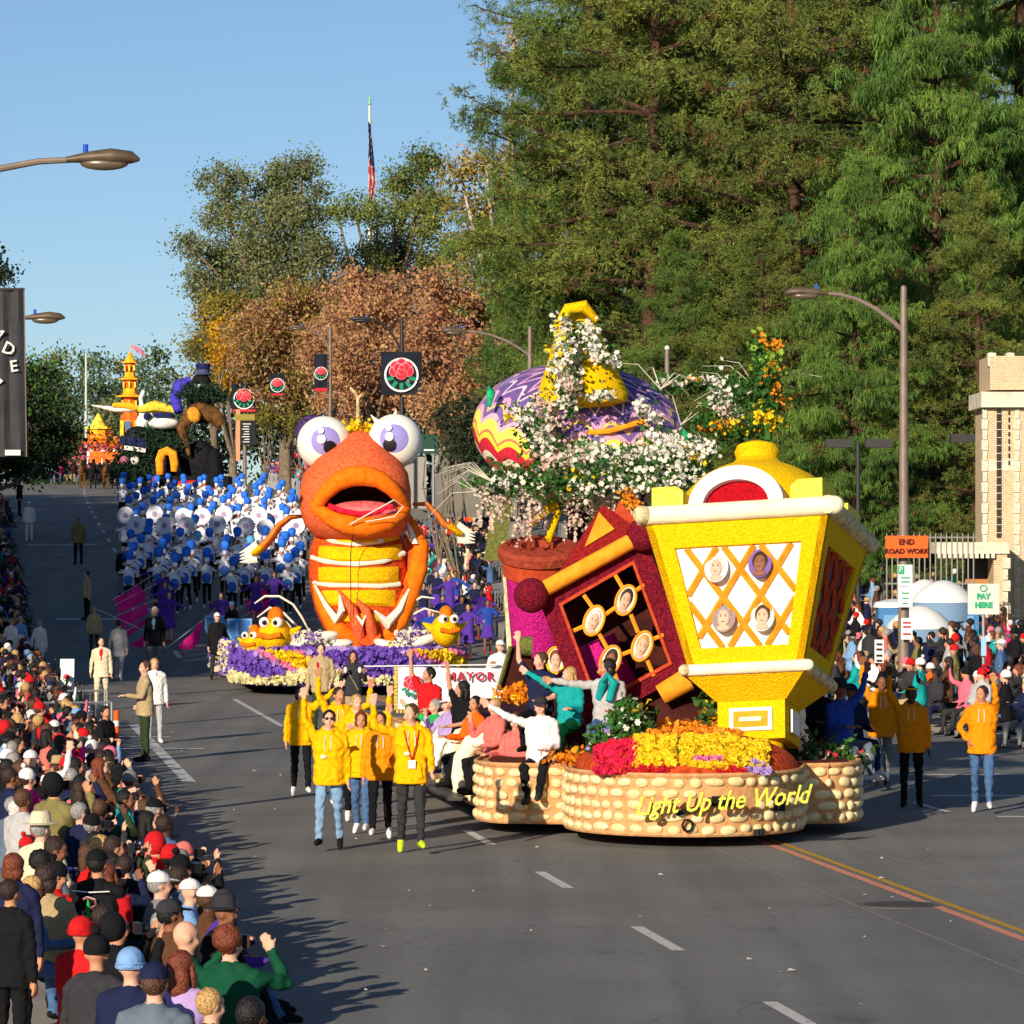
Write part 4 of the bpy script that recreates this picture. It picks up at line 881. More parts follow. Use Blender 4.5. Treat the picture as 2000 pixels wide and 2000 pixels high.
ax3 = YR.to_3x3()
for (x, z, sk, hr, bgc) in ((-.31, 2.37, 0, 'white', (206, 220, 220)), (.30, 2.40, 2, 'dark brown', (122, 92, 156)), (-.25, 1.67, 0, 'grey', (150, 128, 122)), (.29, 1.66, 0, 'brown', (196, 214, 200))):
    portrait(YM @ Vector((x, -(H0 + (H1-H0)*(z-Z0)/(Z1-Z0)) - .02, z)), .165, .215, ax3 @ rotm(x=-13), SKIN[sk] if sk else mat('portrait_skin', (226, 176, 150), .8), hairm(hr), mat('portrait_ground_%d' % int(z*100+x*10), bgc, .85, nscale=20, namt=.1), FL)
for nm, z, h, r_ in (('lower_rail', .965, .88, .085), ('upper_rail', 3.15, 1.37, .135)):
    for k in range(4):
        mb = MB(); Rz = Matrix.Rotation(rad(90*k), 3, 'Z'); mb.tube([Rz @ Vector((-h - .0, -h + r_*.6, z)), Rz @ Vector((h + .0, -h + r_*.6, z))], r_, n=14)
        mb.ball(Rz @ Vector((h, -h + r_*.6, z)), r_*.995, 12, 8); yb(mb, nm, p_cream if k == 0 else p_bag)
mb = MB(); ringbox(mb, 3.02, 3.2, 1.24, 1.24); yb(mb, 'lantern_lid', p_yel)
for s in (-1, 1):      # pale corner blocks
    mb = MB(); mb.cm = 0; b = MB(); b.add([(s*.97 - .22, -1.24, 3.2), (s*.97 + .22, -1.24, 3.2), (s*.97 + .22, -1.24, 3.50), (s*.97 + (.12 if s < 0 else .22), -1.24, 3.57), (s*.97 - (.22 if s < 0 else .12), -1.24, 3.57), (s*.97 - .22, -1.24, 3.48)], [])
    pts = [Vector(v) for v in b.v]; mb.prism(pts, (0, .9, 0)); yb(mb, 'corner_block', p_lem)
    mb = MB(); mb.prism([p + Vector((0, 1.65, 0)) for p in pts], (0, .8, 0)); yb(mb, 'corner_block', p_lem)
# arch over the front rail
mb = MB(); arc = lambda r1, r2, n=22: [Vector((math.cos(math.pi*i/n)*r1, -1.30, 3.25 + math.sin(math.pi*i/n)*r2)) for i in range(n+1)]
A1, A2 = arc(.66, .56), arc(.46, .36); mb.prism(A1 + A2[::-1], (0, .34, 0)); yb(mb, 'arch', p_white)
mb = MB(); mb.prism(A2, (0, .12, 0)); mb.xf(Matrix.Translation((0, .14, 0))); yb(mb, 'arch_infill', p_red)
mb = MB(); mb.lathe((0, .0, 3.2), [(1.14, 0), (1.12, .22), (1.0, .48), (.80, .70), (.56, .84), (.36, .92), (.29, 1.0), (.32, 1.1), (.28, 1.2), (.1, 1.27), (0, 1.28)], 32); yb(mb, 'dome', p_yel)
mb = MB(); mb.prism([(-.30, -.51, .12), (.30, -.51, .12), (.30, -.51, .45), (-.30, -.51, .45)], (0, .03, 0)); yb(mb, 'plaque', p_white)
mb = MB(); mb.prism([(-.24, -.525, .17), (.24, -.525, .17), (.24, -.525, .40), (-.24, -.525, .40)], (0, .02, 0)); yb(mb, 'plaque_field', p_or)
mb = MB(); mb.prism([(-.155, -.545, .25), (.155, -.545, .25), (.155, -.545, .31), (-.155, -.545, .31)], (0, .03, 0)); yb(mb, 'plaque_bar', p_cream)
mb = MB(); mb.prism([(.49, -.22, .12), (.49, .22, .12), (.49, .22, .45), (.49, -.22, .45)], (.03, 0, 0)); yb(mb, 'plaque', p_white)
mb = MB(); mb.ball(WP(1488, 1463, 57.7), (.30, .30, .31), 24, 16); mb.build('finial_ball', p_yel, FL)
mb = MB(); mb.tube([WP(1488, 1500, 57.8), WP(1488, 1440, 57.8)], .12, n=10); mb.build('finial_stem', p_yel, FL)
# ---- maroon lantern, leaning left
Dm = 59.6
def quadf(TL, TR, BL, BR):
    a, b, c, d = [WP(*p, Dm) for p in (TL, TR, BL, BR)]
    def f(u, v, dy=0): p = a*(1-u)*(1-v) + b*u*(1-v) + c*(1-u)*v + d*u*v; return Vector((p.x, p.y + dy + .10*(1-u)*0, p.z))
    return f
q = quadf((1091, 1179), (1238, 1094), (1165, 1378), (1313, 1297))
uo0, uo1, vo0, vo1 = -.20, 1.22, -.16, 1.14
def qbox(mb, u0, u1, v0, v1, y0, y1): mb.prism([q(u0, v0, y0), q(u1, v0, y0), q(u1, v1, y0), q(u0, v1, y0)], (0, y1-y0, 0))
for (u0, u1, v0, v1, y0) in ((uo0, 0, vo0, vo1, 0), (1, uo1, vo0, vo1, 0), (0, 1, vo0, 0, .003), (0, 1, 1, vo1, .003)):
    mb = MB(); qbox(mb, u0, u1, v0, v1, y0, .16); mb.build('lantern_frame', p_mar, FL)
for (u0, u1, v0, v1) in ((-.0, .035, 0, 1), (.965, 1.0, 0, 1), (.035, .965, 0, .03), (.035, .965, .97, 1)):
    mb = MB(); qbox(mb, u0, u1, v0, v1, -.03, .1); mb.build('frame_bead', p_dor, FL)
for (u0, u1, v0, v1, y0) in ((uo0, 0, vo0, vo1, 1.3), (1, uo1, vo0, vo1, 1.3), (0, 1, vo0, 0, 1.303), (0, 1, 1, vo1, 1.303)):
    mb = MB(); qbox(mb, u0, u1, v0, v1, y0, 1.5); mb.build('lantern_frame', p_mar, FL)
for (u0, u1, v0, v1) in ((uo0, uo0+.14, vo0, vo0+.14), (uo1-.14, uo1, vo0, vo0+.14), (uo0, uo0+.14, vo1-.14, vo1), (uo1-.14, uo1, vo1-.14, vo1)):
    mb = MB(); qbox(mb, u0, u1, v0, v1, .16, 1.3); mb.build('lantern_rail', p_mar, FL)
mb = MB(); e0, e1 = q(uo1, vo0, .02), q(uo1, vo1, .02); mb.prism([e0, e1, e1 + Vector((.30, 1.2, .0)), e0 + Vector((.30, 1.2, -.03))], (-.06, 0, .02)); mb.build('side_panel', petal('petals_dark_maroon', (84, 18, 30), s=24), FL)
mb = MB(); qbox(mb, uo0, uo1, vo0-.06, vo0, -.02, 1.5); mb.build('lantern_cornice', p_mar, FL)
P_ = lambda x, y, d=Dm: WP(x, y, d)
mb = MB(); mb.tube([P_(1064, 1150, Dm-.12), P_(1236, 1056, Dm-.12)], .115, n=16); mb.build('roll_bar', p_or, FL)
for (x, y, r_, dd) in ((1038, 1163, .25, -.15), (1256, 1045, .24, -.1), (1052, 1112, .0, 0)):
    if r_:
        mb = MB(); mb.ball(P_(x, y, Dm+dd), r_, 22, 14); mb.build('pompom', p_mar, FL)
mb = MB(); mb.tube([P_(1290, 1358, Dm-.1), P_(1345, 1326, Dm-.1)], [.15, .17], n=14); mb.build('roll_bar', p_or, FL)
mb = MB(); mb.tube([P_(1243, 1373, Dm-1.0), P_(1243, 1402, Dm-1.0)], [.10, .085], n=12); mb.build('orange_stub', p_or, FL)
mb = MB(); tri = [P_(1090, 1120, Dm), P_(1177, 985, Dm), P_(1250, 1035, Dm)]; mb.prism(tri, (0, .5, 0)); mb.build('pediment', petal('petals_brick_red', (156, 34, 32), c2=(124, 24, 26), s=22), FL)
mb = MB(); tri = [P_(1142, 1068, Dm-.03), P_(1170, 1000, Dm-.03), P_(1200, 1033, Dm-.03)]; mb.prism(tri, (0, .08, 0)); mb.build('pediment_inlay', p_or, FL)
mb = MB(); mb.prism([P_(1185, 1040, Dm+.5), P_(1210, 978, Dm+.5), P_(1255, 1030, Dm+.5)], (0, .4, 0)); mb.build('pediment', p_dor, FL)
mb = MB(); qbox(mb, 0, 1, 0, 1, 1.28, 1.3); mb.build('back_panel', p_brown, FL)
mb = MB(); mb.tube([WP(1165, 1250, 60.4), WP(1215, 1375, 60.4)], [.28, .34], n=18); mb.build('inner_drum', p_mag, FL)
# window grid with four ovals
OV = ((1160, 1212), (1222, 1172), (1254, 1262), (1192, 1290))
for i, (a, b) in enumerate((((1140, 1162), (1160, 1190)), ((1120, 1232), (1142, 1222)), ((1178, 1203), (1204, 1185)), ((1201, 1122), (1216, 1148)), ((1240, 1155), (1258, 1142)), ((1170, 1238), (1186, 1266)), ((1232, 1200), (1246, 1235)), ((1210, 1280), (1236, 1270)), ((1270, 1250), (1296, 1240)), ((1264, 1290), (1277, 1320)), ((1168, 1315), (1180, 1305)), ((1200, 1315), (1212, 1345)))):
    mb = MB(); mb.tube([P_(*a), P_(*b)], .032, n=6); mb.build('grid_bar', p_or, FL)
skins = [mat('portrait_skin', (226, 176, 150), .8), mat('portrait_skin_b', (214, 168, 140), .8)]
for (x, y), hr in zip(OV, ('white', 'dark brown', 'blond', 'dark brown')):
    portrait(P_(x, y, Dm-.03), .135, .215, rotm(y=20), skins[hr == 'dark brown'] if not (x == 1192) else SKIN[2], hairm(hr), mat('portrait_cream', (226, 214, 186), .85), FL, p_or)
# dark cone under the lantern
mb = MB(); ax = frame(Vector((.42, .1, -.9)))
mb.tube([P_(1215, 1330, 61), P_(1290, 1385, 60.6), P_(1335, 1450, 60.4), P_(1345, 1510, 60.4)], [.35, .72, .95, 1.0], n=28); mb.build('lantern_pedestal', p_brown, FL)
# magenta drum lantern behind
Dd = 63.2; c0 = P_(1053, 1300, Dd); M3 = rotm(x=17)
def drum(mb, name, m): mb.xf(Matrix.Translation(c0) @ M3.to_4x4()); return mb.build(name, m, FL)
mb = MB(); mb.lathe((0, 0, -.3), [(.36, 0), (.40, .5), (.455, 1.1), (.50, 1.75)], 32); drum(mb, 'drum_body', p_mag)
mb = MB(); mb.lathe((0, 0, 1.42), [(.50, 0), (.54, .02), (.56, .26), (.50, .28)], 32); drum(mb, 'drum_band', p_dor)
mb = MB(); mb.lathe((0, 0, 1.68), [(.26, .10), (.57, .0), (.61, .02), (.62, .14), (.56, .19), (.27, .20), (.26, .10)], 36); drum(mb, 'drum_lid', p_brick)
mb = MB(); mb.lathe((0, 0, 1.72), [(.0, 0), (.265, 0), (.265, .03), (0, .03)], 24); drum(mb, 'drum_well', p_brown)
mb = MB(); mb.lathe((0, 0, .05), [(.41, 0), (.44, .02), (.45, .14), (.42, .16)], 32); drum(mb, 'drum_band', p_mar)
portrait(P_(1057, 1122, Dd-.52), .15, .17, rotm(), skins[0], hairm('dark brown'), mat('portrait_cream', (226, 214, 186), .85), FL, p_yel)
portrait(P_(1085, 1290, Dd-3.0), .13, .19, rotm(), skins[0], hairm('auburn'), mat('portrait_cream', (226, 214, 186), .85), FL, p_yel)
# beige side posts and olive plank, dark chimney
for x, wd in ((990, .07), (1006, .035), (1018, .03)): mb = MB(); mb.box(P_(x, 1180, 63.6), (wd, .08, 1.9), rot=rotm(y=-3)); mb.build('side_post', p_bag, FL)
for i in range(7): mb = MB(); mb.box(P_(1000 + i*2, 1095 + i*27, 63.6), (.14, .05, .035), rot=rotm(y=20)); mb.build('side_rung', p_olive, FL)
mb = MB(); mb.prism([P_(945, 1095, 66), P_(985, 1095, 66), P_(1002, 975, 66), P_(962, 975, 66)], (0, .12, 0)); mb.build('plank', p_olive, FL)
mb = MB(); mb.prism([P_(975, 1348, 61.5), P_(1048, 1350, 61.5), P_(1035, 1262, 61.5), P_(998, 1264, 61.5)], (0, .7, 0)); mb.build('chimney', p_brown, FL)
mb = MB(); mb.tube([P_(973, 1348, 61.4), P_(997, 1262, 61.4)], .03, n=4); mb.tube([P_(1012, 1262, 61.4), P_(1040, 1262, 61.4)], [.14, .15], n=10); mb.build('chimney_trim', p_olive, FL)
# ---- the giant spinning top: patterned ellipsoid with a bell
T0 = P_(1130, 843, 64.5); TM = rotm(y=4, x=17)
def top_mat():
    m = bpy.data.materials.new('top_pattern'); m.use_nodes = True; t = m.node_tree; b = t.nodes['Principled BSDF']; b.inputs['Roughness'].default_value = .85
    tc = t.nodes.new('ShaderNodeTexCoord'); sx = t.nodes.new('ShaderNodeSeparateXYZ'); 
    at = t.nodes.new('ShaderNodeAttribute'); at.attribute_name = 'ang'; az = t.nodes.new('ShaderNodeAttribute'); az.attribute_name = 'lat'
    def mth(op, a, bb=None, c=None):
        n = t.nodes.new('ShaderNodeMath'); n.operation = op
        for i, v in enumerate((a, bb, c)):
            if v is None: continue
            if isinstance(v, (int, float)): n.inputs[i].default_value = v
            else: t.links.new(v, n.inputs[i])
        return n.outputs[0]
    nz = t.nodes.new('ShaderNodeTexNoise'); nz.inputs['Scale'].default_value = 1.2; t.links.new(tc.outputs['Object'], nz.inputs['Vector'])
    w1 = mth('ABSOLUTE', mth('SINE', mth('MULTIPLY', at.outputs['Fac'], 9.0)))         # scallops
    v = mth('ADD', az.outputs['Fac'], mth('MULTIPLY', w1, -.075)); v = mth('ADD', v, mth('MULTIPLY', mth('SUBTRACT', nz.outputs['Fac'], .5), .05))
    r = t.nodes.new('ShaderNodeValToRGB'); r.color_ramp.interpolation = 'CONSTANT'; cr = r.color_ramp
    st = [(0, (232, 200, 150)), (.20, (200, 60, 60)), (.28, (240, 226, 196)), (.33, (206, 28, 52)), (.43, (246, 214, 60)), (.475, (236, 120, 90)), (.50, (244, 226, 90)), (.575, (226, 170, 190)), (.62, (120, 92, 158)), (.67, (236, 200, 90)), (.69, (216, 160, 196)), (.735, (110, 84, 150)), (.80, (230, 206, 220)), (.82, (100, 76, 144)), (.87, (216, 160, 196)), (.895, (84, 64, 128)), (.97, (232, 190, 40))]
    cr.elements[0].position = 0; cr.elements[0].color = (*lin(st[0][1]), 1); cr.elements[1].position = st[1][0]; cr.elements[1].color = (*lin(st[1][1]), 1)
    for p, c in st[2:]: e = cr.elements.new(p); e.color = (*lin(c), 1)
    t.links.new(v, r.inputs['Fac'])
    n2 = t.nodes.new('ShaderNodeTexNoise'); n2.inputs['Scale'].default_value = 24; t.links.new(tc.outputs['Object'], n2.inputs['Vector'])
    hs = t.nodes.new('ShaderNodeHueSaturation'); t.links.new(r.outputs[0], hs.inputs['Color']); t.links.new(mth('MULTIPLY_ADD', n2.outputs['Fac'], .7, .65), hs.inputs['Value']); t.links.new(hs.outputs[0], b.inputs['Base Color'])
    bp = t.nodes.new('ShaderNodeBump'); bp.inputs['Strength'].default_value = .6; bp.inputs['Distance'].default_value = .04; t.links.new(n2.outputs['Fac'], bp.inputs['Height']); t.links.new(bp.outputs[0], b.inputs['Normal'])
    return m
def attr_ball(name, c, r, M3, m, parent, n=64, mm=40):
    mb = MB(); mb.ball((0, 0, 0), r, n, mm); me = mb.mesh(name, m)
    a = me.attributes.new('ang', 'FLOAT', 'POINT'); l = me.attributes.new('lat', 'FLOAT', 'POINT')
    for i, v in enumerate(me.vertices): a.data[i].value = math.atan2(v.co.y, v.co.x) + math.pi if abs(v.co.x)+abs(v.co.y) > 1e-6 else 0; l.data[i].value = (v.co.z/r[2] + 1)/2
    o = link(name, me, parent, Vector(c) - ORI[parent.name]); o.rotation_euler = M3.to_euler(); return o
attr_ball('spinning_top', T0, (1.62, 1.55, 1.0), TM, top_mat(), FL)
mb = MB(); mb.tube([P_(1120, 900, 63.2), P_(1200, 890, 63.0), P_(1262, 868, 63.1)], .045, n=8); mb.tube([P_(1118, 848, 63.1), P_(1190, 842, 63.0), P_(1260, 822, 63.15)], .045, n=8); mb.build('yellow_band', p_or, FL)
mb = MB(); mb.ball(P_(1150, 890, 63.2), (.5, .35, .28), 20, 12, rot=rotm(y=10)); mb.build('sage_cap', p_sage, FL)
mb = MB(); BM = P_(1138, 790, 63.4)
mb.lathe((0, 0, 0), [(.42, -.06), (.66, .0), (.70, .12), (.62, .34), (.50, .62), (.38, .95), (.30, 1.2), (.20, 1.36), (.0, 1.42)], 30, ax=rotm(y=-4), sy=.8); mb.xf(Matrix.Translation(BM)); mb.build('bell', p_yel, FL)
mb = MB(); mb.tube([P_(1085, 640, 63), P_(1110, 603, 63), P_(1140, 598, 63), P_(1165, 625, 63.1)], [.05, .09, .10, .05], n=10); mb.build('bell_crest', p_yel, FL)
mb = MB(); mb.tube([P_(1085, 985, 63), P_(1035, 1022, 62.7)], .07, n=10); mb.tube([P_(1090, 1000, 62.8), P_(1070, 1055, 62.5)], .055, n=10); mb.build('yellow_tube', p_yel, FL)
for i, (x, y) in enumerate(((955, 765), (1335, 850))):
    mb = MB(); mb.tube([P_(x, y+30, 63.5), P_(x+4, y, 63.5), P_(x, y-12, 63.5)], [.03, .07, .01], n=8); mb.build('green_figure', petal('seeds_green', (30, 160, 110), s=10), FL)
for (x, y0, y1, r_) in ((1128, 900, 1260, .16), (1250, 900, 1200, .10)):
    mb = MB(); mb.tube([P_(x, y1, 64.6), P_(x, y0, 64.6)], r_, n=12); mb.build('support_post', p_brown, FL)
mb = MB(); mb.tube([P_(1500, 860, 60.3), P_(1498, 760, 60.4), P_(1490, 690, 60.4)], [.05, .035, .02], n=6); mb.build('flower_stem', fw_leaf, FL)
# ---- cascading flowers
rng = np.random.default_rng(5)
def cloud(x0, y0, x1, y1, w, n, Y0, Y1=None, jit=.25):
    "points scattered round a line between two places on the float"
    Y1 = Y1 or Y0; a = np.array(P_(x0, y0, Y0)); b = np.array(P_(x1, y1, Y1)); t = rng.random((n, 1)); s = w*Y0/8250
    return a + (b - a)*t + rng.normal(size=(n, 3))*[s*.5, jit, s*.5]
def spray(x, y, Y, n, L, w):
    "drooping spikes of blossom"
    out = []; base = np.array(P_(x, y, Y))
    for _ in range(n):
        b = base + rng.normal(size=3)*[w, .2, w*.4]; k = 16; t = np.linspace(0, 1, k)[:, None]; out.append(b + t*[rng.normal()*.06, 0, -L*rng.uniform(.6, 1.2)] + rng.normal(size=(k, 3))*.03*(1.2 - t))
    return np.vstack(out)
wh = [cloud(1100, 640, 1120, 770, 26, 560, 62.9), cloud(1090, 700, 1105, 800, 20, 220, 62.7), cloud(1150, 640, 1160, 700, 20, 160, 62.8), cloud(1045, 810, 1062, 880, 26, 280, 62.6), cloud(1000, 790, 1030, 840, 9, 40, 62.6), cloud(1160, 690, 1210, 710, 12, 60, 62.6), cloud(1150, 775, 1200, 770, 10, 70, 62.5),
      cloud(1080, 905, 1330, 885, 26, 700, 62.4, 61.2), cloud(950, 955, 1100, 930, 26, 380, 62.6), cloud(1100, 950, 1360, 930, 30, 620, 62.3, 60.6), cloud(1245, 790, 1285, 820, 14, 70, 63), cloud(1300, 870, 1380, 880, 24, 260, 61.5, 60), cloud(1290, 748, 1400, 745, 8, 130, 62), cloud(1400, 745, 1440, 820, 30, 150, 61.6), cloud(1270, 850, 1330, 900, 16, 110, 62.5)]
pk = [cloud(1060, 780, 1080, 860, 22, 180, 62.5), cloud(1060, 905, 1200, 900, 24, 420, 62.2), cloud(1100, 730, 1115, 760, 16, 80, 62.4), cloud(1410, 800, 1440, 830, 20, 120, 61.4), cloud(1240, 890, 1300, 890, 18, 160, 62)]
gr = [cloud(1105, 640, 1125, 790, 34, 150, 63.1), cloud(1030, 800, 1060, 890, 30, 120, 62.8), cloud(945, 945, 1370, 915, 34, 760, 62.8, 61), cloud(1290, 750, 1450, 750, 14, 160, 62.2), cloud(1480, 670, 1510, 790, 20, 300, 60.5), cloud(1450, 760, 1500, 830, 26, 140, 60.6), cloud(1350, 830, 1500, 850, 30, 140, 61)]
ye = [cloud(1085, 640, 1110, 770, 26, 60, 62.6), cloud(1100, 930, 1220, 930, 26, 120, 62.1), cloud(1480, 800, 1510, 830, 20, 130, 60.3), cloud(1390, 830, 1480, 840, 18, 130, 61), cloud(985, 810, 1000, 820, 8, 20, 62.4), cloud(1340, 880, 1380, 900, 12, 40, 60.5)]
og = [cloud(1500, 710, 1530, 800, 18, 90, 60.2), cloud(1370, 840, 1420, 830, 12, 80, 61), cloud(1220, 960, 1250, 1000, 16, 110, 61), cloud(1300, 745, 1400, 742, 7, 40, 61.9), cloud(1480, 660, 1530, 680, 12, 50, 60.2)]
sp = [spray(x, 955 + (i % 3)*8, 62.2, 5, L, .12) for i, (x, L) in enumerate(((960, .55), (985, .5), (1010, .62), (1040, .42), (1130, .55), (1140, .85), (1160, .42), (1190, .5), (1215, .35), (1255, .7), (1275, .5), (1230, .4)))]
flora('flowers', [(np.vstack(wh), 'b', .042, 0), (np.vstack(pk), 'b', .038, 1), (np.vstack(gr), 'l', .045, 2), (np.vstack([a[::4] + rng.normal(size=a[::4].shape)*.07 + [0, .10, 0] for a in wh + pk]), 'l', .036, 2), (np.vstack(ye), 'b', .04, 3), (np.vstack(og), 'b', .036, 4), (np.vstack(sp), 'b', .032, 1), (np.vstack(sp)[::3], 'b', .03, 0), (cloud(1480, 680, 1510, 730, 26, 90, 60.3), 'b', .05, 5)], FL, rng, [fw_white, fw_pinkw, fw_leaf, fw_yel, fw_or, fw_lime])
mb = MB()
for i in range(26):
    x, y = R.choice(((1480, 760), (1440, 780), (1330, 830), (960, 940), (1290, 760), (930, 960))); a = R.uniform(0, 3.1); L = R.uniform(.4, 1.0); b = P_(x, y, 61.5)
    if x < 970: a = R.uniform(2.6, 3.6)
    mb.tube([b, b + Vector((math.cos(a)*L*.5, 0, math.sin(a)*L*.5 + .12)), b + Vector((math.cos(a)*L, R.uniform(-.2, .2), math.sin(a)*L - .1))], [.008, .006, .003], n=4)
mb.build('grass_wand', mat('wand_pale', (206, 200, 180), .7), FL)['kind'] = 'stuff'
# ---- front flower beds
def bedpts(poly, n, z0, dome, Yc):
    "points over a polygon in plan with a domed height"
    from mathutils.geometry import intersect_point_tri_2d
    xs = [p[0] for p in poly]; ys = [p[1] for p in poly]; out = []
    cxm, cym = sum(xs)/len(xs), sum(ys)/len(ys)
    while len(out) < n:
        x, y = rng.uniform(min(xs), max(xs)), rng.uniform(min(ys), max(ys)); ins = False; j = len(poly)-1
        for i in range(len(poly)):
            if (poly[i][1] > y) != (poly[j][1] > y) and x < (poly[j][0]-poly[i][0])*(y-poly[i][1])/(poly[j][1]-poly[i][1]) + poly[i][0]: ins = not ins
            j = i
        if ins: out.append((x, y))
    return np.array(out)
def bedz(x, y):
    r2 = ((x - 2.35)/1.52)**2 + ((y - 57.0)/2.0)**2
    return .95 + .50*max(0, 1 - r2)**.5 if r2 < 1 else .97
mb = MB(); N1 = 28; M1 = 8
for i in range(M1+1):
    for k in range(N1):
        pass
mb.ball((2.35, 57.0, .94), (1.52, 2.0, .5), 36, 10, z0=0); mb.build('bed_mound', petal('petals_rust', (190, 70, 30), s=14), FL)
def plot(x0, x1, y0, y1, n): # px window of the visible mound surface
    out = []
    while len(out) < n:
        x = rng.uniform(.85, 3.85); y = rng.uniform(55.05, 57.6); z = bedz(x, y)
        if z < .96: continue
        px = 1000 + 8250*x/y; py = 1056 + 8250*(4 - z)/y
        if x0 <= px <= x1 and y0 <= py <= y1: out.append((x, y, z + rng.uniform(0, .035)))
    return np.array(out)
specs = [(plot(1160, 1248, 1450, 1520, 520), 'b', .045, 0), (plot(1240, 1320, 1440, 1500, 520), 'b', .05, 1), (plot(1318, 1332, 1440, 1500, 30), 'b', .03, 3), (plot(1330, 1440, 1440, 1478, 520), 'b', .05, 1), (plot(1330, 1352, 1470, 1500, 90), 'b', .05, 1), (plot(1412, 1440, 1470, 1500, 100), 'b', .05, 1), (plot(1440, 1500, 1450, 1500, 300), 'b', .05, 1), (plot(1352, 1412, 1482, 1492, 90), 'b', .035, 4), (plot(1345, 1420, 1492, 1503, 160), 'b', .04, 1),
         (plot(1200, 1460, 1500, 1522, 620), 'b', .042, 2), (plot(1455, 1505, 1490, 1520, 160), 'b', .045, 5), (plot(1260, 1450, 1425, 1446, 260), 'b', .045, 6)]
flora('bed_flowers', specs, FL, rng, [fw_crim, fw_yel, fw_red, fw_leaf, fw_pink, fw_lil, fw_or])
def bush(x, y, Y, w, h, n, mats, name='bouquet'):
    c = np.array(P_(x, y, Y)); q = rng.normal(size=(n, 3))*[w*.45, .18, h*.4] + c
    flora(name, [(q[:n//3], 'b', .045, 0), (q[n//3:n//2], 'b', .045, 1), (q[n//2:], 'l', .06, 2)], FL, rng, mats)
bush(1232, 1412, 57.2, .26, .36, 380, [fw_white, fw_yel, fw_leaf]); bush(1185, 1455, 56.8, .24, .26, 200, [fw_lil, fw_white, fw_leaf]); bush(1395, 1395, 58.4, .22, .26, 200, [fw_or, fw_yel, fw_leaf]); bush(1130, 1490, 57.4, .35, .16, 200, [fw_or, fw_yel, fw_or]); bush(1025, 1355, 60.5, .3, .1, 200, [fw_yel, fw_yel, fw_or]); bush(1570, 1475, 59.0, .8, .22, 320, [fw_pinkw, fw_crim, fw_leaf]); bush(1110, 1478, 58.2, .4, .12, 160, [fw_or, fw_red, fw_leaf])
bush(1340, 1425, 58.2, .8, .12, 220, [fw_or, fw_yel, fw_or])
# ================================================================== second float: giant orange fish rising from flower waves
FF = empty('parade_float', Vector((-4.0, 112, 0)), 'parade float with a giant bulging eyed orange fish above purple and cream flower waves', 'parade float')
Df = 112.0; K = Df/8250
def fp(x, y, dy=0): return WP(x, y, Df) + Vector((0, dy, 0))
f_or = petal('fish_orange', (246, 122, 72), c2=(228, 88, 48), s=12); f_ors = petal('fish_bright_orange', (250, 126, 16), c2=(240, 106, 10), s=6, bump=.3); f_yel = petal('fish_yellow', (252, 200, 6), c2=(240, 172, 4), s=14)
f_dor = petal('fish_rust', (232, 98, 34), c2=(190, 62, 26), s=9); f_wh = petal('fish_white', (240, 234, 216), c2=(230, 222, 200), s=6, bump=.2); f_eye = mat('eye_white', (244, 240, 226), .7, nscale=9, namt=.04, bump=.15)
f_lav = mat('iris_lavender', (150, 140, 204), .7); f_blk = mat('pupil_black', (20, 18, 22), .5); f_mouth = mat('mouth_dark', (58, 10, 14), .9); f_ton = petal('tongue_pink', (236, 104, 104), s=8, bump=.3)
# head: rings (y px, half width px, half depth m, forward offset m)
def loft(rings, n=40, sup=2.1):
    mb = MB(); vs = []; fs = []
    for (py, cxp, hwp, hd, fo) in rings:
        c = fp(cxp, py)
        for k in range(n):
            t = 2*math.pi*k/n; ct, st = math.cos(t), math.sin(t); e = 2/sup
            vs.append(c + Vector((abs(ct)**e*(1 if ct > 0 else -1)*hwp*K, abs(st)**e*(1 if st > 0 else -1)*hd - fo, 0)))
    for i in range(len(rings)-1):
        for k in range(n): fs.append((i*n+k, i*n+(k+1) % n, (i+1)*n+(k+1) % n, (i+1)*n+k))
    fs.append(tuple(range(n-1, -1, -1))); fs.append(tuple(range((len(rings)-1)*n, len(rings)*n))); mb.add(vs, fs); return mb
head = loft([(842, 702, 8, .15, .2), (850, 702, 22, .4, .25), (870, 702, 50, .75, .35), (895, 700, 78, 1.1, .5), (925, 697, 101, 1.35, .65), (960, 696, 108, 1.5, .75), (995, 696, 108, 1.5, .75), (1025, 697, 100, 1.4, .65), (1045, 698, 86, 1.2, .5), (1055, 698, 60, .9, .3)])
ho = head.build('fish_head', [f_or, f_mouth], FF)
cut = MB(); cut.ball(fp(708, 984, -1.95), (82*K, 1.25, 34*K), 40, 20); cm = cut.mesh('cut', [f_mouth]); co_ = link('cut', cm)
bo = link('tmpb', ho.data.copy()); bo.location = ORI[FF.name]; md = bo.modifiers.new('b', 'BOOLEAN'); md.object = co_; md.operation = 'DIFFERENCE'; md.solver = 'EXACT'; md.material_mode = 'TRANSFER'
bpy.context.view_layer.update(); nm = bpy.data.meshes.new_from_object(bo.evaluated_get(bpy.context.evaluated_depsgraph_get())); bpy.data.objects.remove(bo); bpy.data.objects.remove(co_); ho.data = nm
def surf(x, y):
    "front surface distance of the head at a photo height"
    R_ = [(842,.2+.15),(870,1.1),(895,1.6),(925,2.0),(960,2.25),(995,2.25),(1025,2.05),(1045,1.7),(1055,1.2)]
    d = lerp_tab(R_, y); hw_ = lerp_tab([(842,8),(870,50),(895,78),(925,101),(960,108),(1025,100),(1045,86),(1055,60)], y); fo = lerp_tab([(842,.2),(870,.35),(925,.65),(995,.75),(1045,.5),(1055,.3)], y)
    u = min(.999, abs(x - 698)/hw_); return -(fo + (d - fo)*(1 - u**2.1)**(1/2.1))
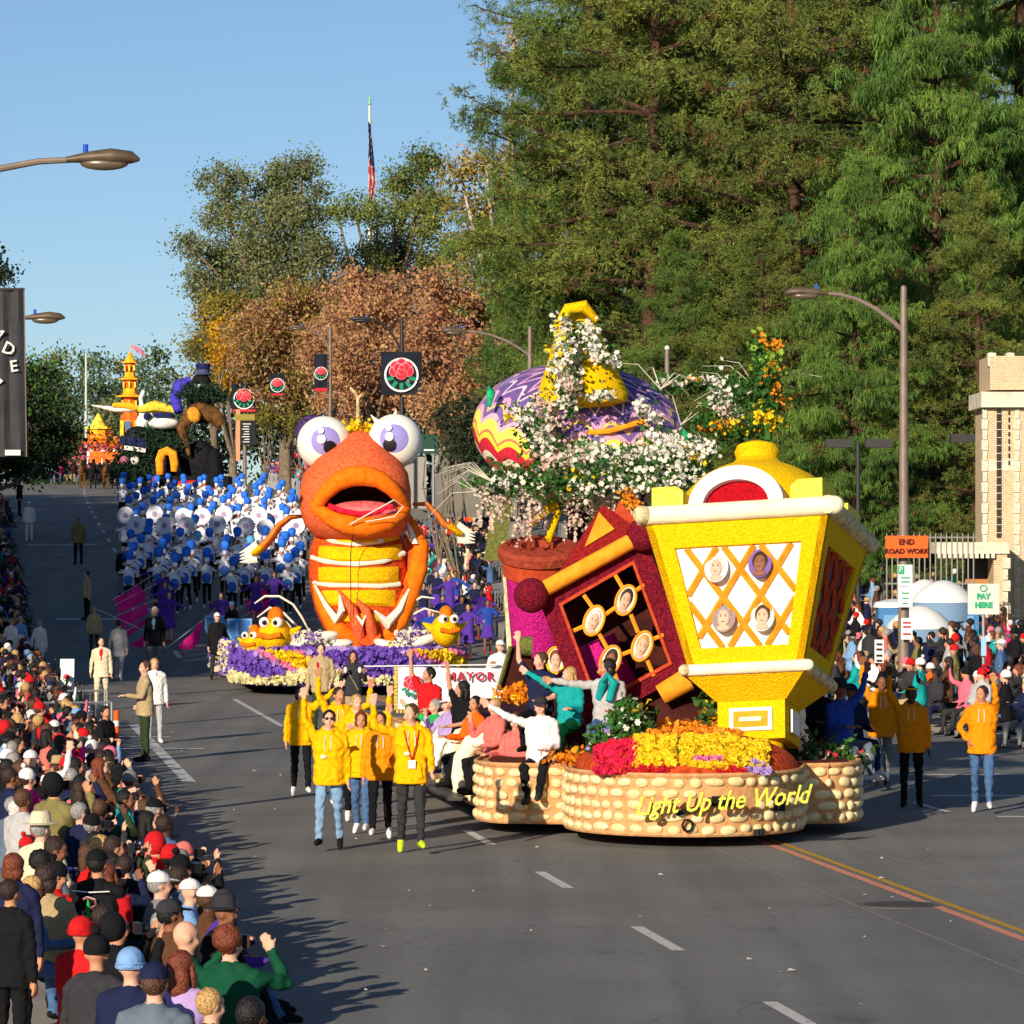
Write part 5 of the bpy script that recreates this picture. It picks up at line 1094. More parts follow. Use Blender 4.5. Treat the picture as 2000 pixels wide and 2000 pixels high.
def onhead(pts, off=0): return [fp(x, y, surf(x, y) - off) for x, y in pts]
up = [(622, 992), (640, 966), (662, 945), (690, 933), (716, 931), (745, 938), (768, 955), (788, 978), (797, 990)]
lo = [(797, 990), (782, 1008), (756, 1022), (716, 1030), (680, 1024), (650, 1012), (622, 992)]
mb = MB(); mb.tube(onhead(up, .02), [.16, .2, .24, .27, .27, .24, .2, .16, .13], n=12); mb.build('upper_lip', f_ors, FF)
mb = MB(); mb.tube(onhead(lo, .02), [.13, .2, .26, .28, .26, .2, .16], n=12); mb.build('lower_lip', f_ors, FF)
mb = MB(); mb.tube([p + Vector((0, -.1, .16)) for p in onhead([(770, 1002), (744, 1012), (708, 1017), (672, 1010), (648, 1000)], 0)], .07, n=8); mb.build('gum', petal('gum_red', (226, 30, 60), s=8, bump=.2), FF)
mb = MB(); mb.ball(fp(714, 999, -1.72), (.92, .46, .27), 24, 12); mb.build('tongue', f_ton, FF)
for nm_, x, y, r, ix, iy in (('eye', 634, 866, 53, 639, 862), ('eye', 772, 862, 53, 771, 857)):
    c = fp(x, y, -.2); ey = None; mb = MB(); mb.ball(c, r*K, 32, 24); ey = mb.build('eye', f_eye, FF)
    def disc(px, py, rr, m, lift, nm2):
        v = Vector(((px-x)*K, 0, -(py-y)*K)); R0 = r*K; v.y = -math.sqrt(max(.01, R0*R0 - v.x**2 - v.z**2)); d = v.normalized(); a, b, _ = frame(d); mb = MB()
        mb.lathe(c + d*(math.sqrt(max(0.01, R0*R0 - (rr*K)**2)) + lift), [(0, (R0 - math.sqrt(R0*R0-(rr*K)**2))), (rr*K*.5, (R0 - math.sqrt(R0*R0-(rr*K)**2))*.78), (rr*K*.8, (R0 - math.sqrt(R0*R0-(rr*K)**2))*.4), (rr*K, 0), (rr*K, -.02)], 28, ax=d.to_track_quat('Z', 'Y').to_matrix()); mb.build(nm2, m, ey)
    disc(ix, iy, 28, f_lav, .008, 'iris'); disc(ix + (8 if x < 700 else -8), iy + 13, 13, f_blk, .05, 'pupil'); disc(ix - 8, iy - 2, 8.5, f_eye, .075, 'highlight'); disc(ix - 9, iy - 17, 6, f_eye, .075, 'highlight')
mb = MB(); mb.ball(fp(610, 846, .35), (.48, .4, .5), 20, 12); mb.build('eyelid', petal('lid_purple', (76, 50, 110), s=10), FF)
mb = MB(); mb.ball(fp(778, 838, .45), (.5, .4, .42), 20, 12); mb.build('eyelid', petal('lid_dark', (60, 52, 60), s=10), FF)
for x, y, a in ((738, 818, -.35), (770, 808, .1), (612, 826, -.4), (650, 800, .2)):
    mb = MB(); mb.tube([fp(x, y+8, 0), fp(x + a*40, y-8, 0)], [.09, .01], n=6); mb.build('lash', f_wh if x > 700 else f_blk, FF)
# crown flowers, lantern rod
flora('crown_flowers', [(np.array(fp(702, 838)) + NR.normal(size=(160, 3))*[.32, .2, .12], 'b', .08, 0)], FF, NR, [fw_yel])
mb = MB(); mb.tube([fp(699, 838), fp(699, 772)], [.05, .045], n=8); mb.tube([fp(699, 778), fp(694, 768), fp(684, 757)], [.045, .05, .03], n=6); mb.tube([fp(699, 778), fp(708, 768)], [.045, .02], n=6); mb.build('lure_rod', petal('rod_tan', (206, 180, 130), s=10), FF)
# body
body = loft([(1040, 700, 82, 1.1, 0), (1070, 700, 95, 1.25, 0), (1110, 701, 99, 1.3, 0), (1150, 703, 97, 1.3, 0), (1190, 706, 91, 1.2, 0), (1225, 710, 80, 1.05, 0), (1250, 718, 58, .8, 0), (1268, 722, 30, .5, 0)])
body.build('fish_body', f_dor, FF)
def bsurf(x, y, off=0.0):
    hw_ = lerp_tab([(1040, 82), (1070, 95), (1110, 99), (1150, 97), (1190, 91), (1225, 80), (1250, 58), (1268, 30)], y); hd = lerp_tab([(1040, 1.1), (1070, 1.25), (1110, 1.3), (1190, 1.2), (1225, 1.05), (1250, .8), (1268, .5)], y)
    u = min(.995, abs(x - 704)/hw_); return fp(x, y, -(hd*(1-u**2.1)**(1/2.1)) - off)
def band(x0, x1, yt, yb, sag, m, nm2, off=.03, n=14, k=5):
    mb = MB(); vs = []
    for j in range(k+1):
        for i in range(n+1):
            x = x0 + (x1-x0)*i/n; q = 1 - (2*i/n-1)**2; y = yt + (yb-yt)*j/k + sag*q; e = .10 if 0 < j < k and 0 < i < n else 0; vs.append(bsurf(x, y, off + e))
    mb.add(vs, [(j*(n+1)+i, j*(n+1)+i+1, (j+1)*(n+1)+i+1, (j+1)*(n+1)+i) for j in range(k) for i in range(n)]); mb.build(nm2, m, FF)
band(628, 782, 1030, 1052, 12, f_yel, 'belly_plate'); band(619, 786, 1062, 1092, 7, f_yel, 'belly_plate'); band(622, 780, 1106, 1138, 2, f_yel, 'belly_plate'); band(630, 774, 1152, 1184, -2, f_yel, 'belly_plate'); band(655, 750, 1196, 1215, 0, f_yel, 'belly_plate')
for pts, r in (([(608, 1032), (625, 1044), (655, 1056), (700, 1062), (745, 1056), (785, 1038), (798, 1026)], .085), ([(612, 1088), (640, 1096), (700, 1101), (750, 1096), (790, 1080)], .075), ([(616, 1138), (650, 1142), (700, 1142), (745, 1144), (782, 1140)], .065)):
    mb = MB(); mb.tube([bsurf(x, y, .06) for x, y in pts], r, n=8); mb.build('rib', f_wh, FF)
# flame shaped tail fins wrapped over the front
for pts, rs, m in (
 ([(616, 1140), (630, 1175), (655, 1220), (690, 1250), (730, 1262)], [.05, .16, .24, .26, .16], f_ors),
 ([(790, 990), (806, 1030), (822, 1062), (818, 1110), (800, 1160), (780, 1210), (745, 1255)], [.05, .16, .24, .26, .28, .28, .2], f_ors),
 ([(664, 1150), (690, 1185), (702, 1220), (706, 1250)], [.03, .13, .16, .14], f_or), ([(700, 1168), (718, 1190), (728, 1225), (734, 1255)], [.03, .12, .15, .14], f_or),
 ([(792, 1044), (806, 1080), (806, 1120), (790, 1160)], [.03, .12, .14, .05], f_dor), ([(722, 1240), (724, 1262), (722, 1278)], [.34, .24, .1], f_dor)):
    mb = MB(); mb.tube([bsurf(x, y, .22) if x < 800 else fp(x, y, -.5) for x, y in pts], rs, n=10); mb.build('tail_fin', m, FF)
for pts, rs in (([(618, 1142), (640, 1180), (662, 1210), (672, 1190), (668, 1160)], [.03, .07, .12, .1, .02]), ([(786, 1004), (804, 1036), (812, 1062), (804, 1056)], [.02, .06, .1, .05]), ([(800, 1150), (782, 1190), (758, 1216), (736, 1192)], [.03, .1, .16, .04]), ([(700, 1200), (712, 1216), (718, 1200)], [.03, .09, .03])):
    mb = MB(); mb.tube([bsurf(x, y, .33) if x < 795 else fp(x, y, -.75) for x, y in pts], rs, n=8); mb.build('tail_trim', f_wh, FF)
# arms
for pts, rs in (([(592, 1008), (568, 1010), (546, 1026), (530, 1050), (512, 1070)], [.15, .24, .32, .38, .40]), ([(806, 985), (834, 984), (852, 1002), (866, 1022), (884, 1032)], [.14, .22, .28, .32, .32])):
    mb = MB(); mb.tube([fp(x, y) for x, y in pts], rs, n=12, sq=.3); mb.build('arm_fin', petal('fin_orange', (240, 140, 64), c2=(224, 116, 44), s=8), FF)
    ex, ey = pts[-1]; s = -1 if ex < 700 else 1
    mb = MB(); mb.tube([fp(ex - s*6, ey - 6), fp(ex + s*12, ey + 9), fp(ex + s*20, ey + 12)], [.38, .33, .22], n=12, sq=.3); mb.build('fin_hand', f_yel, FF)
    mb = MB()
    for k in range(4): mb.tube([fp(ex + s*10, ey - 8 + k*10), fp(ex + s*26, ey + 2 + k*8), fp(ex + s*44, ey + 10 + k*6)], [.10, .07, .01], n=6)
    mb.build('fin_fingers', f_wh, FF)['kind'] = 'stuff'
mb = MB(); mb.tube([fp(700, 1010, -2.35), fp(690, 1080, -1.9), fp(690, 1210, -1.6)], .012, n=4); mb.build('pull_wire', f_blk, FF)
mb = MB(); mb.tube([fp(690, 1025, -2.4), fp(735, 1000, -2.5), fp(775, 978, -2.4), fp(792, 990, -2.2), fp(775, 1010, -2.3), fp(720, 1020, -2.4)], .016, n=4); mb.build('mouth_wire', f_wh, FF)
# base deck with waves
def by(Y): return -.1321*(Y - 112)
mb = MB(); Wf = []
for i in range(17):
    a = math.pi + math.pi*i/16; Wf.append((-4.3 + 2.85*math.cos(a), 111.2 + 2.6*math.sin(a)))
Wf = [(-7.15 + by(124), 124)] + Wf + [(-1.5 + by(124), 124)]
nW = len(Wf); mb.add([(x, y, .25) for x, y in Wf] + [(x, y, .75) for x, y in Wf], [(i, (i+1) % nW, nW+(i+1) % nW, nW+i) for i in range(nW)] + [tuple(range(nW))[::-1], tuple(range(nW, 2*nW))]); mb.build('base', petal('base_purple', (96, 70, 150), s=8), FF)
mb = MB(); mb.lathe((-4.1, 112.6, .7), [(2.7, 0), (2.5, .22), (1.9, .42), (1.2, .52), (.5, .56), (0, .58)], 36, sy=1.5); mb.build('wave_mound', petal('mound_green_grey', (104, 108, 104), c2=(60, 50, 90), s=4), FF)
for x in (-6, -2.2):
    for y in (114, 121): mb = MB(); mb.lathe((x + by(y), y, .33), [(.1, -.12), (.30, -.12), (.33, -.08), (.33, .08), (.30, .12), (.1, .12)], 20, ax=rotm(y=90)); mb.build('wheel', f_blk, FF)
rg = np.random.default_rng(8); specs = []
def edgepts(n, z0, z1, a0, a1, rr0, rr1):
    a = rg.uniform(math.pi*a0, math.pi*a1, n) + math.pi; r_ = rg.uniform(rr0, rr1, n); return np.stack([-4.3 + (2.85*r_)*np.cos(a), 111.2 + 2.6*r_*np.sin(a), rg.uniform(z0, z1, n)], axis=1)
def zwave(P_, f, lo_, hi_):
    "keep points whose wave phase falls in a band: gives swirls of colour"
    ph = np.sin(P_[:, 0]*f + P_[:, 2]*3.4 + 1.0) ; return P_[(ph >= lo_) & (ph < hi_)]
allp = edgepts(5200, .32, 1.15, 0.0, 1.0, .96, 1.10); low = allp[allp[:, 2] < .62 + .12*np.sin(allp[:, 0]*2.2)]; hi = allp[allp[:, 2] >= .62 + .12*np.sin(allp[:, 0]*2.2)]
specs = [(low, 'b', .085, 0), (zwave(hi, 1.6, -1, .25), 'b', .085, 1), (zwave(hi, 1.6, .25, .55), 'b', .08, 2), (zwave(hi, 1.6, .55, .8), 'b', .08, 3), (zwave(hi, 1.6, .8, 1.1), 'b', .08, 4)]
top = edgepts(3000, .98, 1.22, 0, 1, .5, 1.0); top[:, 2] += .25*np.sin(top[:, 0]*2)*0; specs += [(zwave(top, 2.2, -1, .5), 'b', .085, 1), (zwave(top, 2.2, .5, 1.1), 'b', .08, 2)]
sidep = np.stack([-7.2 - .1321*0 + rg.uniform(-.1, .1, 1500), rg.uniform(111, 124, 1500), rg.uniform(.3, 1.2, 1500)], axis=1); sidep[:, 0] += -.1321*(sidep[:, 1]-112); specs += [(sidep[:800], 'b', .09, 1), (sidep[800:], 'b', .09, 0)]
ups = edgepts(900, 1.1, 1.6, 0, 1, .45, .8); ups = ups[np.abs(ups[:, 0] + 4.0) > .95]; specs += [(ups[::2], 'l', .09, 5), (ups[1::2], 'b', .08, 1)]
flora('wave_flowers', specs, FF, rg, [fw_cream, fw_pur, fw_lil, fw_pink, fw_yel, fw_white])
# curled white plumes and white pebbly blobs
for pts in ([(500, 1178), (520, 1164), (548, 1164), (575, 1180), (592, 1205), (606, 1232)], [(505, 1205), (530, 1186), (556, 1196), (580, 1220), (600, 1245)], [(515, 1222), (540, 1205), (562, 1215), (585, 1240)], [(782, 1225), (800, 1180), (825, 1165), (850, 1168)], [(790, 1235), (806, 1200), (830, 1188), (862, 1196)]):
    mb = MB(); mb.tube([fp(x, y, -.6) for x, y in pts], [.03] + [.055]*(len(pts)-2) + [.03], n=8, sq=.6); mb.build('plume', f_wh, FF)
for x, y in ((582, 1252), (668, 1255), (832, 1248), (560, 1258), (640, 1240), (760, 1258)):
    mb = MB(); mb.ball(fp(x, y, -1.9), (.38, .25, .14), 14, 8, rot=rotm(y=R.uniform(-25, 25))); mb.build('shell', f_wh, FF)
# little yellow fish around the base
def small_fish(x, y, s, a, lb):
    c = fp(x, y, -2.0); M3 = rotm(z=a); mb = MB(); mb.ball(c, (.30*s, .4*s, .34*s), 20, 12); mb.build('small_fish', f_yel, FF, label=lb); fo = bpy.data.objects[[o.name for o in FF.children if o.name.startswith('small_fish')][-1]]
    fo = [o for o in FF.children if o.name.startswith('small_fish')][-1]
    ORI[fo.name] = ORI[FF.name]
    for sx in (-1, 1):
        mb = MB(); mb.ball(c + M3 @ Vector((sx*.12*s, -.30*s, .24*s)), .10*s, 12, 8); mb.build('eye', f_eye, fo)
        mb = MB(); mb.ball(c + M3 @ Vector((sx*.10*s, -.39*s, .24*s)), .045*s, 8, 6); mb.build('pupil', f_blk, fo)
    mb = MB(); mb.tube([c + M3 @ Vector((v, -.40*s, z)) for v, z in ((-.2*s, .02*s), (0, -.02*s), (.2*s, .03*s))], .05*s, n=8); mb.build('lip', f_ors, fo)
    mb = MB(); mb.ball(c + Vector((.02, .08, .34*s)), (.15*s, .22*s, .18*s), 14, 8); mb.build('fin', f_ors, fo)
    for sx in (-1, 1): mb = MB(); mb.tube([c + M3 @ Vector((sx*.28*s, 0, .05)), c + M3 @ Vector((sx*.48*s, .05, .16*s))], [.1*s, .02], n=8); mb.build('fin', f_yel, fo)
small_fish(545, 1238, 1.45, -10, 'larger yellow fish with orange lips at left of the waves'); small_fish(505, 1255, 1.0, -20, 'small yellow fish at the far left corner'); small_fish(872, 1228, 1.25, 15, 'orange and yellow fish at the right corner'); small_fish(770, 1262, .6, 0, 'tiny yellow fish low in the centre')
# ================================================================== street furniture, gate tower, banners
m_pole = mat('pole_brown_grey', (132, 116, 104), .55, nscale=4, namt=.12, spec=.4, metal=.2); m_dpole = mat('pole_dark', (46, 44, 46), .5, spec=.4); m_lamp = mat('lamp_bronze', (92, 78, 62), .5, nscale=5, namt=.2, spec=.4, metal=.1)
m_blue = mat('photocell_blue', (40, 80, 200), .4); m_lens2 = mat('lamp_lens', (96, 84, 66), .3, spec=.6)
m_swh0 = mat('cap_white', (220, 220, 214), .6)
def street_lamp(base, H, arm, rise, hl, label, mp=m_pole, ml=m_lamp, arm_at=.9, group='curved arm street lamps'):
    t = empty('street_lamp', base, label, 'street lamp', group); B = Vector(base)
    mb = MB(); mb.tube([B, B + Vector((0, 0, .4))], .2, n=12); mb.build('pole_base', mp, t)
    mb = MB(); mb.tube([B + Vector((0,0,.4)), B + Vector((0, 0, H*arm_at)), B + Vector((0, 0, H))], [.13, .085, .07], n=12); mb.ball(B + Vector((0, 0, H)), .07, 8, 6); mb.build('pole', mp, t)
    z0 = H*arm_at; s = 1 if arm > 0 else -1
    pts = [B + Vector((arm*q, 0, z0 + rise*(1 - (1-q)**2.1))) for q in (0, .15, .35, .6, .82, 1)]
    mb = MB(); mb.tube(pts, [.06, .055, .05, .045, .042, .04], n=8); mb.build('arm', mp, t)
    e = pts[-1]; mb = MB()
    mb.tube([e + Vector((-s*.06, 0, 0)), e + Vector((s*hl*.25, 0, .03)), e + Vector((s*hl*.6, 0, .045)), e + Vector((s*hl*.9, 0, .03)), e + Vector((s*hl*1.02, 0, 0))], [.05, .10, .14, .11, .03], n=14, sq=.75, up=(0, 0, 1)); h = mb.build('lamp_head', ml, t)
    mb = MB(); mb.ball(e + Vector((s*hl*.5, 0, -.05)), (hl*.36, .10, .09), 16, 8); mb.build('lens', m_lens2 if ml is m_lamp else ml, h)
    mb = MB(); mb.tube([e + Vector((s*hl*.22, 0, .10)), e + Vector((s*hl*.22, 0, .20))], .035, n=8); mb.build('photocell', m_blue, h)
    return t
def lampat(px, Y, topy, headx, heady, hl, label, **k):
    b = GP(px, Y); top = WP(px, topy, Y).z - b.z; arm = (headx - px)*Y/8250; hz = WP(0, heady, Y).z - b.z; aa = k.pop('aa', .9)
    return street_lamp(b, top, arm, hz - top*aa, hl, label, arm_at=aa, **k)
lampat(1765, 93, 563, 1612, 573, .88, 'tall brown lamp post carrying the orange road work sign at right, its arm reaching left')
lampat(-215, 55, 300, 138, 312, .88, 'large bronze lamp head on a curved arm reaching in at the upper left edge')
lampat(-140, 99, 610, 52, 621, .88, 'smaller bronze lamp head peeping out right of the hanging grey banner')
lampat(785, 175, 622, 728, 624, .95, 'dark lamp post with rose banners behind the giant fish', mp=m_dpole, ml=m_dpole, aa=.86)
t = empty('street_pole', GP(1303, 124), 'pale pole top rising behind the spinning top of the main float', 'pole'); mb = MB(); mb.tube([GP(1303, 124), WP(1303, 682, 124)], [.12, .07], n=10); mb.build('pole', m_pole, t); mb = MB(); mb.ball(WP(1303, 680, 124), .08, 8, 6); mb.build('cap', m_swh0, t)
lampat(1035, 153, 640, 908, 647, .85, 'grey lamp arm reaching left out of the pine row above the brown trees')
lampat(645, 225, 640, 598, 640, .95, 'distant lamp post among the brown trees, head at its left', aa=.88)
lampat(478, 262, 660, 520, 668, -.1 + 1.0, 'distant lamp post by the golden tree with a rose banner', mp=m_pole, aa=.93)
# rose banners
m_navy = mat('banner_navy', (22, 26, 40), .85, nscale=2, namt=.2, bump=.3, bscale=2); m_rr = mat('emblem_red', (206, 40, 58), .8); m_rw = mat('emblem_white', (220, 226, 226), .8); m_rg = mat('emblem_green', (26, 140, 100), .8); m_rp = mat('emblem_pink', (240, 150, 160), .8)
def rose_emblem(c, r, parent, ring=True, name='rose_emblem'):
    "round rose badge: white ring, green leaves low, rose of petal rings above"
    def dsk(x, z, a, m, y, n=20, nm='petal'):
        mb = MB(); mb.prism([c + Vector((x*r + math.cos(t)*a*r, y, z*r + math.sin(t)*a*r)) for t in [2*math.pi*i/n for i in range(n)]], (0, .012, 0)); return mb.build(nm, m, parent)
    if ring: dsk(0, -.1, 1.0, m_rw, -.02, 28, 'badge_ring'); dsk(0, -.1, .88, m_navy, -.03, 28, 'badge_ground')
    for a in (200, 235, 270, 305, 340):
        t = rad(a); p = [c + Vector((math.cos(t + d)*rr*r, -.045, math.sin(t + d)*rr*r - .08*r)) for d, rr in ((-.22, .5), (-.12, .88), (.12, .88), (.22, .5))]; mb = MB(); mb.prism(p, (0, .012, 0)); mb.build('leaf', m_rg, parent)
    for k_, (x, z, a) in enumerate(((0, .58, .26), (-.36, .42, .26), (.36, .42, .26), (-.42, .1, .27), (.42, .1, .27), (0, -.02, .32), (-.2, .3, .25), (.2, .34, .24), (0, .12, .2), (.03, .34, .13))): dsk(x, z, a + .035, m_rp, -.05 - .013*k_); dsk(x + .01, z - .012, a, m_rr, -.056 - .013*k_)
def banner(px, x0, x1, y0, y1, Y, label, er=.42, ec=None):
    t = empty('street_banner', WP(px, y1, Y), label, 'banner', 'navy rose banners on lamp posts')
    a, b = WP(x0, y0, Y - .25), WP(x1, y1, Y - .25); mb = MB(); n = 10
    vs = []
    for j in range(n+1):
        for i in range(n+1): u, v = i/n, j/n; vs.append((a.x + (b.x-a.x)*u, a.y + .03*math.sin(u*7 + v*4), a.z + (b.z-a.z)*v))
    mb.add(vs, [(j*(n+1)+i, j*(n+1)+i+1, (j+1)*(n+1)+i+1, (j+1)*(n+1)+i) for i in range(n) for j in range(n)]); mb.build('banner_cloth', m_navy, t)
    for z in (a.z, b.z): mb = MB(); mb.tube([(a.x, a.y + .01, z), (b.x, a.y + .01, z)], .03, n=6); mb.build('rod', m_dpole, t)
    if ec is None: ec = (x0 + x1)/2
    rose_emblem(WP(ec, (y0+y1)/2, Y - .32), er*(x1-x0)*Y/8250, t)
    mb = MB(); c = WP(ec, y0 + (y1-y0)*.96, Y-.30); 
    if Y > 200: mb.box(c, ((x1-x0)*Y/8250*.9, .02, (y1-y0)*Y/8250*.09)); mb.build('red_strip', m_rr, t)
    return t
banner(785, 744, 824, 688, 770, 175, 'large navy banner with a round rose badge on the dark lamp post behind the fish')
banner(478, 452, 501, 750, 804, 262, 'navy rose banner at the left end of the brown trees, above the orange post'); banner(645, 614, 640, 692, 764, 225, 'narrow navy rose banner half hidden in the brown trees', er=.5); banner(540, 528, 556, 730, 772, 246, 'small turned rose banner deep in the brown trees left of the fish eyes', er=.5)
# hanging grey banner at the left edge
Y = 84; t = empty('street_banner', WP(10, 892, Y), 'tall charcoal banner with white letters hanging at the left edge of the photo', 'banner'); m_char = mat('banner_charcoal', (58, 58, 60), .8, nscale=1.5, namt=.2, bump=.4, bscale=2.5); mb = MB(); n = 24; vs = []
for j in range(n+1):
    for i in range(n+1):
        u, v = i/n, j/n; px = -75 + (46 + 5*v + 75)*u; p = WP(px, 566 + (892-566)*v + 6*(1-u)*(1-v), Y); p.y += .05*math.sin(u*26 + .6*math.sin(v*3)); vs.append(p)
mb.add(vs, [(j*(n+1)+i, j*(n+1)+i+1, (j+1)*(n+1)+i+1, (j+1)*(n+1)+i) for i in range(n) for j in range(n)]); mb.build('banner_cloth', m_char, t)
mb = MB(); mb.tube([WP(-80, 566, Y), WP(48, 565, Y)], .03, n=8); mb.build('rod', m_dpole, t)
mb = MB(); mb.tube([WP(47, 566, Y-.03), WP(52, 892, Y-.03)], .012, n=6); mb.build('hem', m_pole, t)
m_let = mat('letters_white', (214, 212, 206), .8)
for ch, x, y, a, s in (('R', -30, 610, 78, .3), ('A', -2, 652, 62, .30), ('D', 17, 682, 24, .34), ('E', 27, 716, -8, .32)):
    lettering(ch, s, WP(x, y, Y - .12), t, m_let, rot=rotm(y=a) @ rotm(x=90), name='letter', bold=.004)
mb = MB(); mb.prism([WP(-12, 728, Y-.12), WP(6, 744, Y-.12), WP(-2, 752, Y-.12), WP(-14, 746, Y-.12)], (0, .02, 0)); mb.build('star_point', m_let, t)
mb = MB(); mb.box(WP(25, 884, Y-.10), (.31, .02, .11)); mb.build('white_tab', m_let, t)
t = empty('banner_post', GP(-95, 84), 'dark post at the left edge carrying the tall charcoal banner', 'post'); mb = MB(); mb.tube([GP(-95, 84), WP(-95, 540, 84)], .09, n=10); mb.build('post', m_dpole, t)
# flagpole with the stars and stripes hanging slack
Y = 330; t = empty('flagpole', GP(722, Y), 'tall pale flagpole topped by a small eagle above the green trees', 'flagpole'); mb = MB(); mb.tube([GP(722, Y), WP(722, 206, Y)], [.22, .11], n=10); mb.build('pole', mat('pole_pale', (206, 206, 190), .5), t)
mb = MB(); mb.ball(WP(722, 202, Y), .15, 10, 6); mb.tube([WP(722, 202, Y), WP(722, 186, Y)], [.12, .04], n=6); mb.tube([WP(718, 192, Y), WP(722, 196, Y), WP(727, 190, Y)], [.04, .1, .04], n=6); mb.build('finial', mat('finial_green', (130, 190, 150), .6), t)
fl = empty('flag', WP(722, 235, Y), 'american flag hanging slack against the flagpole', 'flag'); mb = MB(); n = 12; rows = 22; vs = []
for j in range(rows+1):
    v = j/rows; wd_ = 3 + 15*v**.7*(1 if v < .75 else 1 - (v-.75)*2.6)
    for i in range(n+1): u = i/n; p = WP(719 + wd_*u, 236 + 150*v + 10*u, Y - .25); p.y += .22*math.sin(u*13 + v*4); vs.append(p)
mb.v = [tuple(p) for p in vs]
for j in range(rows):
    for i in range(n):
        mb.f.append((j*(n+1)+i, j*(n+1)+i+1, (j+1)*(n+1)+i+1, (j+1)*(n+1)+i)); dd = j/rows - i/n*.12; blue = dd < .46; st = (j*5 + i*3) % 7 == 0
        mb.m.append((3 if st else 0) if blue else (1 if int((i + j*.35)/1.5) % 2 else 2))
mb.build('flag_cloth', [mat('flag_blue', (44, 50, 110), .8), mat('flag_red', (206, 50, 60), .8), mat('flag_white', (232, 226, 226), .8), mat('flag_star', (200, 200, 220), .8)], fl, smooth=False)
t = empty('flagpole', GP(168, 420), 'thin white flagpole among the hazy trees at far left', 'flagpole'); mb = MB(); mb.tube([Vector(GP(168, 420)), WP(168, 690, 420)], [.16, .10], n=6); mb.build('pole', mat('pole_pale', (206, 206, 190), .5), t)
# ---- signs on the right
def board(c, w_, h_, m, parent, name='sign_board', th=.03):
    mb = MB(); mb.box(c, (w_, th, h_)); return mb.build(name, m, parent)
m_sor = mat('sign_orange', (250, 96, 22), .6, spec=.3); m_swh = mat('sign_white', (226, 232, 226), .6); m_sgr = mat('sign_green', (40, 168, 120), .6); m_let_d = mat('letters_dark', (60, 24, 18), .8); m_galv = mat('galvanised', (150, 152, 156), .4, metal=.6)
Yl = 92.7; q = Yl/8250
t = empty('road_work_sign', WP(1771, 1090, Yl), 'orange END ROAD WORK sign fixed to the tall brown lamp post', 'sign'); board(WP(1771, 1068, Yl), 83*q, 43*q, m_sor, t); lettering('END', .17, WP(1771, 1059, Yl - .03), t, m_let_d, bold=.006); lettering('ROAD WORK', .155, WP(1771, 1077, Yl - .03), t, m_let_d, bold=.006)
t = empty('parking_sign', WP(1768, 1188, Yl), 'white parking sign with green top on the lamp post below the orange sign', 'sign'); board(WP(1768, 1124, Yl), 28*q, 42*q, m_swh, t); board(WP(1760, 1113, Yl-.03), 11*q, 16*q, m_sgr, t, 'green_field'); board(WP(1768, 1166, Yl), 28*q, 40*q, m_swh, t); lettering('P', .16, WP(1760, 1113, Yl - .06), t, m_swh); 
for k, y in enumerate((1128, 1136, 1158, 1168, 1178)): board(WP(1768, y, Yl-.03), (18 - k*2)*q, 2.2*q, m_sgr, t, 'text_line')
t = empty('parking_sign', WP(1771, 1250, Yl), 'small white and red no parking sign low on the brown lamp post', 'sign'); board(WP(1771, 1228, Yl), 22*q, 42*q, m_swh, t)
for y in (1216, 1224, 1238): board(WP(1771, y, Yl-.03), 15*q, 3*q, mat('sign_red', (200, 40, 50), .6), t, 'text_line')
Yp = 86; q = Yp/8250; t = empty('pay_sign', GP(1921, Yp), 'pale square PAY HERE parking sign with green letters on a grey post', 'sign'); mb = MB(); mb.tube([GP(1921, Yp + .05), WP(1921, 1140, Yp + .05)], .035, n=8); mb.build('post', m_galv, t)
board(WP(1921, 1170, Yp), 62*q, 60*q, mat('sign_pale', (196, 204, 194), .6), t); lettering('PAY', .15, WP(1921, 1165, Yp - .03), t, m_sgr, bold=.008); lettering('HERE', .15, WP(1921, 1182, Yp - .03), t, m_sgr, bold=.008); mb = MB(); mb.tube([WP(1921 + 7*math.cos(a), 1149 + 6*math.sin(a), Yp - .03) for a in [i*.7 for i in range(10)]], .01, n=4); mb.build('emblem', m_sgr, t)
board(WP(1921, 1262, Yp-.05), 10*q, 38*q, mat('sign_blue_white', (150, 190, 220), .6), t, 'blue_tag')
t = empty('stand_sign', WP(1717, 1300, 84), 'white board with stacked small print leaning among spectators at right', 'sign'); board(WP(1717, 1272, 84), .18, .46, m_swh, t)
for y in (1258, 1268, 1280, 1290): board(WP(1717, y, 83.96), .11, .035, m_let_d, t, 'text_line')
# white orange post with black notice board at far left centre
Y = 205; q = Y/8250; t = empty('notice_post', GP(480, Y), 'black notice board with white print on an orange edged white post', 'sign'); mb = MB(); mb.box(WP(465, 850, Y+.1), (8*q, .2, 100*q)); mb.build('orange_post', mat('post_orange', (232, 150, 110), .7), t); board(WP(484, 845, Y), 30*q, 48*q, mat('board_black', (34, 34, 36), .8), t)
for k in range(8): board(WP(482 - (k % 3), 828 + k*5, Y - .03), (16 - (k*5) % 8)*q, 1.6*q, m_swh, t, 'text_line')
board(WP(478, 815, Y), 40*q, 12*q, mat('board_olive', (150, 136, 60), .8), t, 'olive_header')
Y = 150; q = Y/8250; t = empty('street_sign', WP(838, 885, Y), 'dark green street sign right of the giant fish eye', 'sign'); board(WP(838, 867, Y), 34*q, 38*q, mat('sign_dark_green', (20, 66, 52), .6), t); board(WP(838, 879, Y-.03), 20*q, 3*q, m_swh, t, 'text_line'); mb = MB(); mb.tube([WP(846, 1000, Y+.05), WP(846, 850, Y+.05)], .05, n=6); mb.build('post', m_galv, t)
